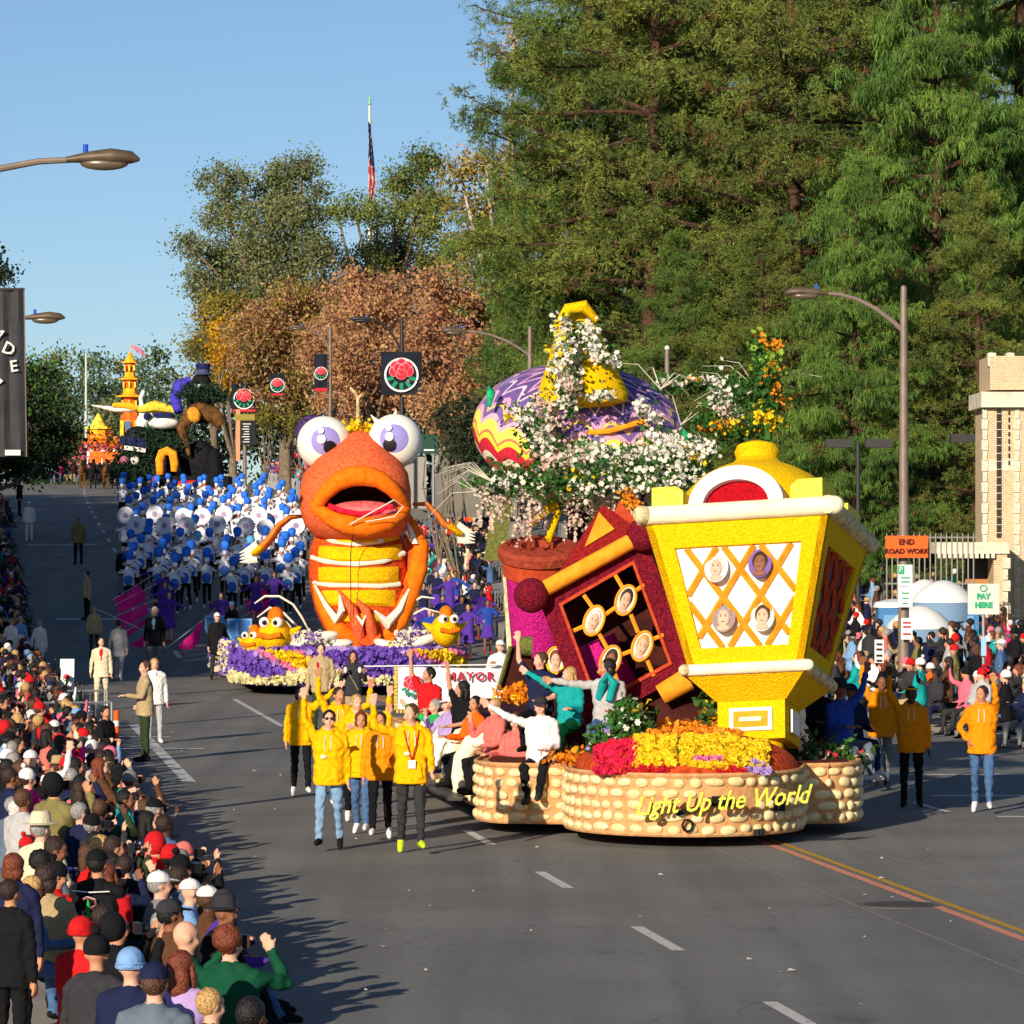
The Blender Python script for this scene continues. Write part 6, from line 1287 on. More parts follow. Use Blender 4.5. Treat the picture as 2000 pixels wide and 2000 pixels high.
mb = MB(); Y = 163; mb.prism([WP(848, 925, Y), WP(860, 882, Y), WP(958, 830, Y), WP(1010, 826, Y), WP(1010, 1010, Y), WP(848, 1010, Y)], (0, .5, 0)); wl = empty('retaining_wall', WP(900, 1010, Y), 'grey sloping retaining wall between the fish and the main float', 'wall'); mb.build('wall_face', mat('concrete_grey', (120, 116, 108), .9, nscale=.6, namt=.2, bump=.3, bscale=10), wl)
mb = MB(); mb.tube([WP(848, 922, Y-.1), WP(860, 880, Y-.1), WP(958, 828, Y-.1), WP(1010, 824, Y-.1)], .12, n=6); mb.build('coping', m_walk, wl)
# ---- brick gate tower
Yt = 130.0; qt = Yt/8250; tw = empty('gate_tower', WP(2000, 1300, Yt), 'sandy brick gate tower with battlements and pale stone corners at the right edge', 'tower')
m_brick = bpy.data.materials.new('brick_sandy'); m_brick.use_nodes = True; nt_ = m_brick.node_tree; b_ = nt_.nodes['Principled BSDF']; b_.inputs['Roughness'].default_value = .9
bt_ = nt_.nodes.new('ShaderNodeTexBrick'); tc_ = nt_.nodes.new('ShaderNodeTexCoord'); mp_ = nt_.nodes.new('ShaderNodeMapping'); mp_.inputs['Rotation'].default_value = (rad(90), 0, 0)
sx_ = nt_.nodes.new('ShaderNodeSeparateXYZ'); cb_ = nt_.nodes.new('ShaderNodeCombineXYZ'); ad_ = nt_.nodes.new('ShaderNodeMath'); ad_.operation = 'ADD'
nt_.links.new(tc_.outputs['Object'], sx_.inputs[0]); nt_.links.new(sx_.outputs['X'], ad_.inputs[0]); nt_.links.new(sx_.outputs['Y'], ad_.inputs[1]); nt_.links.new(ad_.outputs[0], cb_.inputs['X']); nt_.links.new(sx_.outputs['Z'], cb_.inputs['Y']); nt_.links.new(cb_.outputs[0], bt_.inputs['Vector'])
bt_.inputs['Scale'].default_value = 4.2; bt_.inputs['Color1'].default_value = (*lin((206, 178, 136)), 1); bt_.inputs['Color2'].default_value = (*lin((182, 152, 114)), 1); bt_.inputs['Mortar'].default_value = (*lin((222, 206, 176)), 1); bt_.inputs['Mortar Size'].default_value = .03; nt_.links.new(bt_.outputs['Color'], b_.inputs['Base Color'])
m_quoin = mat('stone_pale', (218, 208, 184), .9, nscale=2.2, namt=.2, bump=.9, bscale=7); m_slit = mat('window_dark', (48, 44, 44), .4)
mb = MB(); mb.box(WP(2000, 1050, Yt + 1.6), (170*qt, 3.2, 505*qt)); mb.build('shaft', m_brick, tw)
mb = MB(); mb.box(WP(2005, 732, Yt + 1.7), (166*qt, 3.0, 66*qt)); mb.build('parapet', m_brick, tw)
mb = MB(); mb.box(WP(2003, 784, Yt + 1.5), (200*qt, 3.6, 30*qt)); mb.build('cornice', m_quoin, tw)
for x in (1936, 1972, 2010, 2046):
    mb = MB(); mb.box(WP(x, 703, Yt + .5), (15*qt, .5, 26*qt)); mb.ball(WP(x, 691, Yt + .5), (7.5*qt, .25, 3*qt), 10, 6); mb.build('merlon', m_quoin, tw)
quo = []
mbq = MB(); mbq.box((0, 0, 0), (1, 1, 1)); mq = mbq.mesh('quoin', m_quoin, smooth=False)
for side, xs in ((0, 1919), (1, 1986)):
    for k in range(24):
        y = 808 + k*20.5; wd_ = (12 if k % 2 else 8)*qt
        o = link('quoin', mq, tw, WP(xs + (4 if not side else 0), y, Yt + .05) - ORI[tw.name]); o.scale = (wd_ + R.uniform(0, .02), .2, 19*qt)
for y in (900, ):
    mb = MB(); mb.box(WP(1952, y + 8, Yt + .07), (70*qt, .16, 20*qt)); mb.build('string_course', m_quoin, tw)
mb = MB(); mb.box(WP(1951, 925, Yt), (9*qt, .08, 250*qt)); mb.build('window_slit', m_slit, tw)
for k in range(8): mb = MB(); mb.box(WP(1971, 806 + k*14, Yt + .0), (3.5*qt, .06, 9*qt)); mb.build('window_slit', m_slit, tw)
for k in range(16): mb = MB(); mb.box(WP(1951, 808 + k*15.5, Yt - .05), (10*qt, .03, 1.2*qt)); mb.build('glazing_bar', m_quoin, tw)
mb = MB(); mb.box(WP(1893, 1070, Yt - 1.2), (140*qt, 2.2, 22*qt)); mb.build('porch_lintel', m_quoin, tw)
for k in range(11): mb = MB(); mb.box(WP(1834 + k*10.5, 1085, Yt - 2.28), (6*qt, .2, 10*qt)); mb.build('dentil', m_quoin, tw)
mb = MB(); mb.box(WP(1948, 1190, Yt - 1.4), (26*qt, 1.6, 230*qt)); mb.build('porch_pier', m_brick, tw)
for k in range(10): o = link('quoin', mq, tw, WP(1966 - (k % 2)*3, 1100 + k*22, Yt - 2.25) - ORI[tw.name]); o.scale = ((14 - 4*(k % 2))*qt, .12, 20*qt)
mb = MB(); mb.box(WP(1912, 1120, Yt - .3), (54*qt, .2, 90*qt)); mb.build('gate_opening', m_slit, tw)
mb = MB(); mb.box(WP(1912, 1136, Yt - .5), (54*qt, .2, 10*qt)); mb.build('gate_bar', mat('wood_orange', (176, 120, 70), .8), tw)
# picket fence
Yf = 122; qf = Yf/8250; fc = empty('picket_fence', GP(1810, Yf), 'tall grey metal picket fence between the lamp post and the gate tower', 'fence'); m_fen = mat('fence_grey', (150, 146, 136), .6, metal=.3)
for y in (1050, 1140): mb = MB(); mb.tube([WP(1728, y, Yf), WP(1905, y, Yf)], .03, n=6); mb.build('rail', m_fen, fc)
mb = MB(); zz = WP(0, 1040, Yf).z - gz(Yf) - .1; mb.tube([(0, 0, 0), (0, 0, zz), (0, 0, zz + .1)], [.022, .022, .004], n=6); mp1 = mb.mesh('picket', m_fen)
for k in range(17): link('picket', mp1, fc, GP(1732 + k*10.6, Yf - .04) - ORI[fc.name])
# tents and toilets
for px, Y, w_, lb in ((1806, 116, .7, 'white peaked canopy left behind the crowd by the picket fence'), (1842, 113, .85, 'wide white canopy with blue sides behind the crowd'), (1796, 108, .85, 'low white canopy in front of the other canopies, behind the crowd')):
    b = GP(px, Y); t = empty('canopy', b, lb, 'tent', 'white canopies by the fence'); h = 2.35 if Y > 110 else 1.75; mb = MB()
    mb.lathe(b + Vector((0, 0, h)), [(w_*1.0, 0), (w_*.95, .14), (w_*.6, .42), (w_*.25, .56), (0, .6)], 16); mb.build('roof', mat('canvas_white', (226, 226, 222), .8, nscale=1.5, namt=.06), t)
    mb = MB(); mb.lathe(b + Vector((0, 0, h - .5)), [(w_*.97, 0), (w_*.985, .5)], 16); mb.build('side_panel', mat('canvas_blue', (120, 150, 180), .8) if Y != 106 else mat('canvas_grey', (120, 124, 130), .8), t)
    for a in (.6, 2.5, 3.9, 5.6): mb = MB(); mb.tube([b + Vector((math.cos(a)*w_*.9, math.sin(a)*w_*.9, 0)), b + Vector((math.cos(a)*w_*.9, math.sin(a)*w_*.9, h))], .03, n=6); mb.build('leg', m_galv, t)
for px, Y, lb in ((1748, 114, 'blue portable toilet left of the white canopies'), (1872, 113, 'blue portable toilet right of the white canopies')):
    b = GP(px, Y); t = empty('portable_toilet', b, lb, 'toilet', 'blue portable toilets'); mb = MB(); mb.box(b + Vector((0, 0, 1.1)), (1.0, 1.1, 2.2), taper=.97); mb.build('cabin', mat('plastic_blue', (60, 120, 170), .5, spec=.4), t); mb = MB(); mb.box(b + Vector((0, -.56, 1.05)), (.7, .04, 1.9)); mb.build('door', mat('plastic_light_blue', (110, 160, 200), .5), t); mb = MB(); mb.lathe(b + Vector((0, 0, 2.2)), [(.6, 0), (.55, .14), (.2, .22), (0, .23)], 12); mb.build('roof', m_swh, t)
for px, Y, top, hs, lb in ((1676, 135, 862, ((1612, 1662), (1690, 1742)), 'dark car park lamp with two flat heads behind the yellow lantern'), (1912, 138, 852, ((1856, 1905),), 'dark flat headed car park lamp beside the gate tower')):
    t = empty('car_park_lamp', GP(px, Y), lb, 'lamp post', 'flat headed car park lamps'); mb = MB(); mb.tube([GP(px, Y), WP(px, top, Y)], .07, n=8); mb.build('pole', m_dpole, t)
    for a, b in hs: mb = MB(); mb.box(WP((a+b)/2, top + 4, Y), ((b-a)*Y/8250, .5, 16*Y/8250)); mb.build('lamp_head', m_dpole, t); mb = MB(); mb.box(WP((a+b)/2 + (12 if b < px else -12), top + 2, Y), (24*Y/8250, .08, .08)); mb.build('bracket', m_dpole, t)
t = empty('pavement_sign', GP(131, 108), 'white sandwich board with a rose emblem standing by the left crowd', 'sign'); bb = GP(131, 108); mb = MB(); mb.box(bb + Vector((0, 0, .5)), (.36, .06, .95), rot=rotm(x=-8)); mb.build('board', m_swh, t); rose_emblem(bb + Vector((0, -.09, .5)), .12, t, ring=False)
# crowd barrier
def barrier(a, b, H, label):
    a = Vector(a); b = Vector(b); t = empty('crowd_barrier', a, label, 'barrier', 'grey steel crowd barriers'); L = (b-a).length; d = (b-a)/L
    for z in (.25, H): mb = MB(); mb.tube([a + Vector((0, 0, z)), b + Vector((0, 0, z))], .022, n=6); mb.build('rail', m_galv, t)
    mb = MB(); mb.tube([(0, 0, .25), (0, 0, H)], .009, n=4); me = mb.mesh('bar', m_galv); n = int(L/.14)
    for i in range(n+1): link('bar', me, t, d*(L*i/n))
    for p in (a, b): mb = MB(); mb.tube([p, p + Vector((0, 0, H))], .025, n=6); mb.build('leg', m_galv, t)
barrier(WP(0, 1480, 84) * 1 + Vector((-1.0, 0, -WP(0, 1480, 84).z)), Vector((WP(200, 0, 84).x, 84.5, 0)), 1.0, 'steel crowd barrier across the left crowd behind the man leaning over')
barrier(Vector((WP(-30, 0, 78).x, 78, 0)), Vector((WP(215, 0, 78).x, 78.3, 0)), 1.0, 'nearer steel crowd barrier across the left crowd')
t = empty('delineator_post', GP(227, 77), 'orange traffic tube standing at the front edge of the left crowd', 'traffic post'); b = GP(227, 77); mb = MB(); mb.lathe(b, [(.16, 0), (.16, .04), (.06, .07), (.05, .9), (.0, .92)], 12); mb.build('tube', m_sor, t); mb = MB(); mb.lathe(b + Vector((0, 0, .62)), [(.056, 0), (.056, .1)], 12); mb.build('band', m_swh, t)
# ================================================================== placing people
def solveY(py, hz):
    "depth at which a point hz above the local ground shows at photo row py"
    lo_, hi_ = 20.0, 340.0; best = None
    for i in range(640):
        Y = lo_ + i*.5; y = 1056 - 8250*(gz(Y) + hz - CAMH)/Y
        if best is None or abs(y - py) < best[0]: best = (abs(y - py), Y)
    return best[1]
def at_feet(px, py): Y = solveY(py, 0); return GP(px, Y)
def hk(kind, col): return (kind, hairm(col) if 'hair' in kind else clo(col))
SHOE = clo('black'); SHW = clo('white')
# ---------------- walkers in yellow hoodies
def hoodie_badge(r, fig, z=1.22):
    mb = MB(); mb.ball((-.055, -.168, z), (.042, .014, .028), 12, 8); attach(r, mb, 'chest_badge', mat('badge_pale', (226, 214, 190), .7))
    return r
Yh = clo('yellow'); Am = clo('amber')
figA = figure('walkA', .0145, A('wave_hi', 'down'), WALK1, hood=1, heavy=1.18, head=(8, 0), fold=.011)
figB = figure('walkB', .0145, A('wave', 'swing_f'), WALK2, hood=1, heavy=1.15, head=(-32, 0), fold=.011)
figC = figure('walkC', .0145, {-1: ar(-1, 'down'), 1: ((.75, -.3, .55), (.6, -.2, .55))}, WALK2, hood=1, heavy=1.12, head=(5, 0), fold=.010)
figD = figure('walkD', .0145, A('down', 'swing_f'), WALK1, hood=1, heavy=1.1, head=(-10, 0), fold=.010)
figE = figure('walkE', .0145, A('clap', 'wave'), WALK2, hood=1, heavy=1.1, head=(15, 5), fold=.010)
figF = figure('walkF', .0145, A('wave_hi', 'wave'), WALK1, hood=1, heavy=1.1, head=(20, 0), fold=.010)
POCK = {}
def W(*a, **k):
    r = W_(*a, **k); fig = a[0]; top = a[4]
    if fig.key not in POCK:
        mb = MB(); h0 = fig.hip; mb.prism([(-.13, -.158, h0 - .06), (.13, -.158, h0 - .06), (.10, -.150, h0 + .10), (-.10, -.150, h0 + .10)], (0, .03, 0)); mb.tube([(-.165, -.10, h0 - .118), (-.09, -.158, h0 - .122), (0, -.168, h0 - .122), (.09, -.158, h0 - .122), (.165, -.10, h0 - .118)], .016, n=6); POCK[fig.key] = mb.mesh('pocket', SKIN[0])
    omesh('pocket', POCK[fig.key], r, [top])
    mb = MB()
    for s in (-1, 1): mb.tube([(s*.035, -.105, fig.hip + .50), (s*.045, -.150, fig.hip + .40), (s*.04, -.158, fig.hip + .32)], .006, n=4)
    attach(r, mb, 'drawstring', clo('white'))['kind'] = 'stuff'; return r
W_ = lambda fig, px, py, sk, top, bot, sh, hw, lb, s=1.0, rz=0, g='walkers in yellow hooded sweatshirts': person(fig, at_feet(px, py), rz, SKIN[sk], top, clo(bot), sh, [hk(k, c) if c else (k, M_LENS) for k, c in hw], lb, g, s)
NEON = mat('shoe_neon', (196, 226, 40), .5)
r = W(figA, 643, 1662, 0, Yh, 'pale jeans', clo('black'), [('short_hair', 'black'), ('sunglasses', None)], 'walker in yellow hoodie, pale blue jeans and sunglasses, front left of the group', 1.0, -4); hoodie_badge(r, figA)
r = W(figB, 803, 1665, 0, Yh, 'charcoal', NEON, [('short_hair', 'brown')], 'tall walker in yellow hoodie and neon shoes looking left and waving, lanyard on chest', 1.055, 4); hoodie_badge(r, figB)
mb = MB(); mb.tube([(-.09, -.09, 1.5), (-.06, -.165, 1.35), (0, -.175, 1.13)], .008, n=5); mb.tube([(.09, -.09, 1.5), (.06, -.165, 1.35), (0, -.175, 1.13)], .008, n=5); attach(r, mb, 'lanyard', clo('red')); mb = MB(); mb.box((0, -.18, 1.09), (.09, .012, .10)); attach(r, mb, 'pass_card', clo('white'))
W(figC, 588, 1557, 0, Yh, 'black', SHW, [('bob_hair', 'dark brown'), ('sunglasses', None)], 'walker in yellow hoodie, black trousers and dark bob hair, leftmost of the group', .95, 4)
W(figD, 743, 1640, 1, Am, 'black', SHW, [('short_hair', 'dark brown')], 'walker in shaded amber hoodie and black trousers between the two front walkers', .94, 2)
W(figE, 705, 1632, 1, Yh, 'jeans', SHW, [('bob_hair', 'auburn')], 'short walker in yellow hoodie and dark jeans behind the shoulder of the front left man', .92, -12)
W(figF, 662, 1580, 1, Yh, 'jeans', SHW, [('short_hair', 'dark brown')], 'walker in yellow hoodie with a raised arm, hidden behind the front left man', 1.0, 12)
W(figE, 697, 1606, 0, Yh, 'black', SHW, [('short_hair', 'blond')], 'walker in yellow hoodie clapping at the back of the left group', 1.0, 5)
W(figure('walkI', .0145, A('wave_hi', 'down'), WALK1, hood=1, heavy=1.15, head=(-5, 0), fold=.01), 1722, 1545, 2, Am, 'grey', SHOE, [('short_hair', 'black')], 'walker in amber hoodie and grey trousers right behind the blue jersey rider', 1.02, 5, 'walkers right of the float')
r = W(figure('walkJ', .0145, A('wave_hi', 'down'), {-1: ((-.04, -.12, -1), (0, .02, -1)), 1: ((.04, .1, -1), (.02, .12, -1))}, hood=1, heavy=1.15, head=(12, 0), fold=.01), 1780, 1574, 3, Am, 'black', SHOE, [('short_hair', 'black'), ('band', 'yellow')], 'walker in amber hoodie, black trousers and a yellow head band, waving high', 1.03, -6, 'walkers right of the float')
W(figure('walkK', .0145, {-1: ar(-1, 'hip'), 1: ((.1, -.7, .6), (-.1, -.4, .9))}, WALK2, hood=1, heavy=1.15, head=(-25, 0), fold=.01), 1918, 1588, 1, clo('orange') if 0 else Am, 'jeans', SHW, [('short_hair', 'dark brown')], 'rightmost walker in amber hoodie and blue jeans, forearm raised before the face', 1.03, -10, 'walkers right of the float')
# ---------------- banner bearers
tsh = clo('khaki'); Yb = 8250/95.0; BB = []
r = person(figure('scout', .0145, {-1: ((-.25, -.1, -1), (-.05, -.2, -1)), 1: ((.3, -.2, -1), (-.2, -.6, -.5))}, WALK1, heavy=1.12, fold=.008), GP(627, Yb), 0, SKIN[0], tsh, clo('deep green'), SHOE, [hk('short_hair', 'dark brown')], 'bearer in tan scout shirt with red neckerchief behind the yellow walkers', None, 1.04)
mb = MB(); mb.tube([(-.06, -.13, 1.44), (-.045, -.165, 1.25), (-.04, -.165, 1.05)], .028, n=6, sq=.4); attach(r, mb, 'neckerchief', clo('red'))
r = person(figure('scout2', .0145, {-1: ((-.3, -.2, -.9), (.2, -.7, .6)), 1: ((.3, -.2, -.9), (-.1, -.7, .6))}, WALK2, heavy=1.05, fold=.008), GP(690, Yb), 0, SKIN[1], clo('charcoal'), clo('khaki'), SHOE, [hk('long_hair', 'dark brown')], 'girl in dark uniform and white gloves holding up the left end of the banner rail', None, .95)
mb = MB(); 
for s in (-1, 1): mb.ball((s*.155, -.33, 1.42), (.045, .05, .07), 10, 8)
attach(r, mb, 'gloves', clo('white'))['kind'] = 'stuff'
mb = MB(); mb.tube([(-.13, -.13, 1.42), (.0, -.17, 1.2), (.12, -.14, .98)], .05, n=6, sq=.3); attach(r, mb, 'sash', clo('khaki'))
r = person(figure('bearer', .0145, {-1: ((-.3, -.3, -.9), (.2, -.7, .5)), 1: ((.3, -.2, -.9), (-.1, -.7, .3))}, WALK2, fold=.008), GP(977, Yb + 1.2), 8, SKIN[0], clo('white'), clo('white'), SHW, [hk('cap', 'white')], 'bearer in white coat and white cap behind the right end of the banner', None, 1.06)
bn = empty('parade_banner', WP(860, 1400, Yb), 'white parade banner with gold fringe, red rose and red letters MAYOR', 'banner'); qb = Yb/8250
mb = MB(); n = 26; vs = []
for j in range(11):
    for i in range(n+1): u, v = i/n, j/10; p = WP(776 + 214*u, 1303 + 82*v + 3*u, Yb - .1); p.y += .03*math.sin(u*19 + v*3) + .02*math.sin(u*41); vs.append(p)
mb.add(vs, [(j*(n+1)+i, j*(n+1)+i+1, (j+1)*(n+1)+i+1, (j+1)*(n+1)+i) for i in range(n) for j in range(10)]); mb.build('banner_cloth', mat('satin_white', (226, 224, 226), .45, nscale=2, namt=.06, bump=.3, bscale=5, spec=.4), bn)
mb = MB(); mb.tube([WP(668, 1302, Yb), WP(992, 1298, Yb)], .016, n=8); mb.build('carrying_rail', mat('rail_white', (220, 220, 216), .5), bn)
mb = MB()
for i in range(30): mb.box(WP(776 + 7.1*i, 1388 + .1*i, Yb - .1), (.045, .015, .09))
for i in range(12): mb.box(WP(773, 1306 + i*7, Yb - .1), (.07, .015, .06))
mb.build('gold_fringe', mat('fringe_gold', (224, 176, 60), .6), bn)['kind'] = 'stuff'
rose_emblem(WP(806, 1338, Yb - .2), .27, bn, ring=False); lettering('MAYOR', .25, WP(918, 1322, Yb - .2), bn, mat('letters_crimson', (176, 34, 60), .7), bold=.008, space=1.25)
# ---------------- people standing on the road, left
def bloke(fig, px, py, hpx, rz, sk, top, bot, shoe, hw, lb, accent=None, g=None, dark=None):
    L = at_feet(px, py); s = hpx*L.y/8250/1.76
    return person(fig, L, rz, SKIN[sk], clo(top), clo(bot), clo(shoe), [hk(k, c) if c else (k, M_LENS) for k, c in hw], lb, g, max(.86, min(1.12, s)), accent=clo(accent) if accent else None)
suit = figure('suit_walk', .015, A('swing_b', 'down'), WALK1, coat=.17, heavy=1.05, accent=1, leg_fat=1.1, fold=.006); suit2 = figure('suit_walk2', .018, A('down', 'swing_b'), WALK2, coat=.26, heavy=1.05, accent=1, leg_fat=1.1, fold=.006); stand = figure('stand', .018, A('down', 'down'), STAND, heavy=1.1, accent=1, fold=.006); standh = figure('stand_hip', .015, A('hip', 'hold'), STAND, heavy=1.12, sleeve='long', head=(20, 0), fold=.007)
bloke(suit, 198, 1386, 137, 4, 0, 'cream', 'cream', 'white', [('short_hair', 'dark brown')], 'parade official in sunlit white suit with red tie walking towards the camera', 'red')
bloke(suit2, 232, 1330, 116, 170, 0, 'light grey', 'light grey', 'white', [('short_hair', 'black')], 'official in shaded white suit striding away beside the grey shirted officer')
bloke(standh, 283, 1486, 196, -75, 0, 'khaki', 'deep green', 'black', [('short_hair', 'brown')], 'sheriff officer in tan shirt and green trousers standing in the sun, turned left')
bloke(stand, 302, 1452, 165, 10, 0, 'white', 'light grey', 'white', [('bob_hair', 'blond')], 'official in white coat half hidden behind the tan shirted officer')
bloke(suit, 302, 1322, 146, -5, 0, 'black', 'grey', 'black', [('short_hair', 'white')], 'white haired man in black blazer and grey trousers by the pink flags', 'light blue')
bloke(suit2, 424, 1329, 128, 12, 0, 'black', 'charcoal', 'black', [('cap', 'white')], 'man in black suit and white cap walking in front of the blue shield banner')
bloke(figure('broad', .02, A('down', 'down'), STAND, coat=.2, heavy=1.2, accent=1), 241, 1163, 96, 0, 0, 'black', 'grey', 'black', [], 'bald man in open black blazer over bright blue shirt on the shaded road', 'blue')
bloke(stand, 184, 1282, 98, 175, 1, 'khaki', 'deep green', 'black', [('cap', 'tan')], 'officer in tan shirt seen from behind next to the striding white suit')
bloke(stand, 170, 1211, 95, -60, 1, 'khaki', 'black', 'black', [('short_hair', 'black')], 'officer in tan shirt at the edge of the left crowd, facing the road')
bloke(stand, 153, 1103, 92, 0, 1, 'olive', 'black', 'black', [('cap', 'olive')], 'officer in olive shirt standing alone on the shaded road')
bloke(stand, 57, 1057, 78, 180, 0, 'white', 'white', 'white', [('cap', 'white')], 'official in white suit seen from behind, far up the left side')
bloke(stand, 38, 1008, 80, 90, 1, 'black', 'black', 'black', [('short_hair', 'black')], 'person in black coat at the far left edge of the road')
for px, py, c, lb in ((22, 1315, 'white', 'leftmost official in a white jacket standing in the shaded left crowd'), (78, 1318, 'white', 'official in a white jacket bending forward by the sandwich board'), (40, 1310, 'light blue', 'official in pale blue jacket between two white jackets in the left crowd')):
    bloke(suit2, px, py, 104, 150, 0, c, c, 'white', [('short_hair', 'grey')], lb)
# ---------------- colour guard with pink flags
gfig = figure('guard', .02, A('carry_out', 'pole'), WALK1, skirt=.42, heavy=.95); gfig2 = figure('guard2', .02, A('pole', 'carry_out'), WALK2, skirt=.42, heavy=.95); hp_ = clo('hot pink'); m_flag = mat('flag_magenta', (255, 36, 160), .6, nscale=1.5, c2=(246, 20, 140), bump=.4, bscale=5, trans=.3)
GL = [(331, 1260, 'in front with one arm out'), (306, 1188, 'furthest back by the band'), (318, 1214, 'second from the back in the left column'), (322, 1236, 'third in the left column'), (432, 1262, 'right beside the blue shield banner'), (500, 1222, 'holding a flag right of the shields'), (536, 1212, 'behind the cream plumes of the fish float')]
for i, (px, py, lb) in enumerate(GL):
    L = at_feet(px, py); r = person(gfig if i % 2 else gfig2, L, R.uniform(-15, 15), SKIN[i % 2], clo('purple'), clo('purple'), clo('red'), [hk('bob_hair', 'dark brown')], 'flag twirler in a purple dress %s' % lb, 'colour guard twirlers in purple', .96)
def pflag(quad, Yq, pole, lb):
    c = WP(*quad[0], Yq); t = empty('twirling_flag', c, lb, 'flag', 'magenta twirling flags'); mb = MB(); P4 = [WP(x, y, Yq) for x, y in quad]; n = 8; vs = []
    for j in range(n+1):
        for i in range(n+1): u, v = i/n, j/n; p = P4[0]*(1-u)*(1-v) + P4[1]*u*(1-v) + P4[2]*u*v + P4[3]*(1-u)*v; p = p + Vector((0, .10*math.sin(u*6 + v*2), .03*math.sin(u*9))); vs.append(p)
    mb.add(vs, [(j*(n+1)+i, j*(n+1)+i+1, (j+1)*(n+1)+i+1, (j+1)*(n+1)+i) for i in range(n) for j in range(n)]); mb.build('flag_cloth', m_flag, t)
    mb = MB(); mb.tube([WP(*pole[0], Yq), WP(*pole[1], Yq)], .009, n=5); mb.build('flag_pole', mat('pole_white', (220, 220, 220), .4), t)
for k, (q_, Yq, pl, lb) in enumerate((
 ([(222, 1170), (272, 1143), (276, 1156), (228, 1184)], 146, ((219, 1172), (300, 1122)), 'topmost magenta flag of the left fan'), ([(228, 1180), (283, 1153), (284, 1174), (230, 1200)], 143, ((224, 1182), (306, 1140)), 'second magenta flag of the left fan'),
 ([(228, 1203), (287, 1180), (289, 1200), (233, 1231)], 140, ((222, 1206), (306, 1170)), 'broad third magenta flag of the left fan'), ([(238, 1233), (292, 1206), (276, 1226), (238, 1250)], 137, ((234, 1240), (306, 1198)), 'lowest magenta flag of the left fan'),
 ([(347, 1264), (396, 1213), (389, 1258), (358, 1275)], 136, ((320, 1270), (416, 1196)), 'magenta flag sweeping the road in front of the black suited man'), ([(252, 1262), (288, 1236), (290, 1254), (276, 1266)], 134, ((190, 1190), (300, 1240)), 'small magenta flag tip beside the blazer man'),
 ([(476, 1178), (520, 1146), (524, 1166), (490, 1192)], 150, ((470, 1190), (536, 1140)), 'upper magenta flag right of the shields'), ([(484, 1192), (530, 1168), (520, 1192), (492, 1206)], 147, ((476, 1204), (540, 1164)), 'lower magenta flag right of the shields'))): pflag(q_, Yq, pl, lb)
# blue shields with the letter L
m_sh = mat('shield_blue', (70, 130, 200), .5, nscale=3, namt=.1); m_sh2 = mat('shield_rim', (120, 180, 226), .5)
for px, py, Yq, lb in ((468, 1232, 133, 'blue shield with letter L carried before the band, right one'), (424, 1226, 136, 'blue shield carried before the band, left one behind the black suit')):
    c = WP(px, py, Yq); t = empty('shield', c, lb, 'shield', 'blue band shields'); s = Yq/8250*24
    def sp(k, y): return [c + Vector((x*k*s, y, z*k*s)) for x, z in ((-1, 1), (1, 1), (1, -.1), (.75, -.7), (0, -1.15), (-.75, -.7), (-1, -.1))]
    mb = MB(); mb.prism(sp(1, 0), (0, .04, 0)); mb.build('rim', m_sh2, t); mb = MB(); mb.prism(sp(.84, -.02), (0, .03, 0)); mb.build('field', m_sh, t); lettering('L', .62, c + Vector((0, -.05, .0)), t, m_sh2, bold=.012)
# ---------------- marching band
bf1 = figure('band1', .022, A('horn', 'horn'), WALK1, heavy=1.08, hand=False, hem=-.05); bf2 = figure('band2', .022, A('horn', 'horn'), WALK2, heavy=1.08, hand=False, hem=-.05)
m_bw = cloth('cloth_band_white', (240, 242, 250)); m_bb = clo('black'); m_plume = mat('plume_blue', (44, 118, 255), .8, nscale=14, namt=.3, bump=.7, bscale=24); m_plume2 = mat('plume_light_blue', (90, 170, 226), .8, nscale=14, namt=.2); m_silver = mat('silver', (196, 200, 208), .28, metal=.9); m_bwh = mat('bell_white', (216, 218, 230), .5); m_cuff = cloth('cloth_band_blue', (60, 110, 200))
def inst_trumpet():
    mb = MB(); mb.tube([(0, -.12, 1.56), (0, -.42, 1.58)], .018, n=6); mb.lathe((0, -.42, 1.58), [(.02, 0), (.03, .08), (.065, .13)], 12, ax=rotm(x=90)); return mb.mesh('trumpet', m_silver)
def inst_sousa():
    mb = MB(); mb.tube([(math.cos(a)*.27, .05 + math.sin(a)*.12, 1.25 + math.sin(a)*.33) for a in [i*.5 for i in range(13)]], .05, n=8); mb.tube([(.24, .05, 1.4), (.2, .02, 1.75), (.1, -.1, 1.98)], [.06, .07, .1], n=8); me = mb.mesh('horn_body', m_silver); return me
def inst_bell():
    mb = MB(); mb.lathe((.06, -.18, 2.02), [(.08, -.1), (.18, -.03), (.28, 0), (.355, .03), (.35, .05), (.12, .045), (.0, .04)], 24, ax=rotm(x=82)); me = mb.mesh('horn_bell', m_bwh); return me
def inst_drum():
    mb = MB(); mb.lathe((0, -.36, 1.08), [(.0, -.14), (.19, -.14), (.2, -.12), (.2, .12), (.19, .14), (0, .14)], 18); return mb.mesh('drum', m_cuff)
MTR, MSO, MBE, MDR = inst_trumpet(), inst_sousa(), inst_bell(), inst_drum(); mb = MB(); mb.lathe((.06, -.235, 2.03), [(.10, 0), (.11, .01), (0, .012)], 14, ax=rotm(x=82)); MCT = mb.mesh('bell_throat', mat('throat_rose', (160, 130, 170), .5))
band_rows = [149, 152.5, 156, 160, 164, 168, 172, 176, 181, 186, 191, 196, 202, 208, 214, 221, 228]
bn_ = 0; BREST = []
POSN = ['outermost left', 'second from left', 'third from left', 'fourth from left', 'fifth from left', 'sixth from left', 'seventh from left', 'eighth from left', 'ninth from left', 'tenth from left', 'eleventh from left']
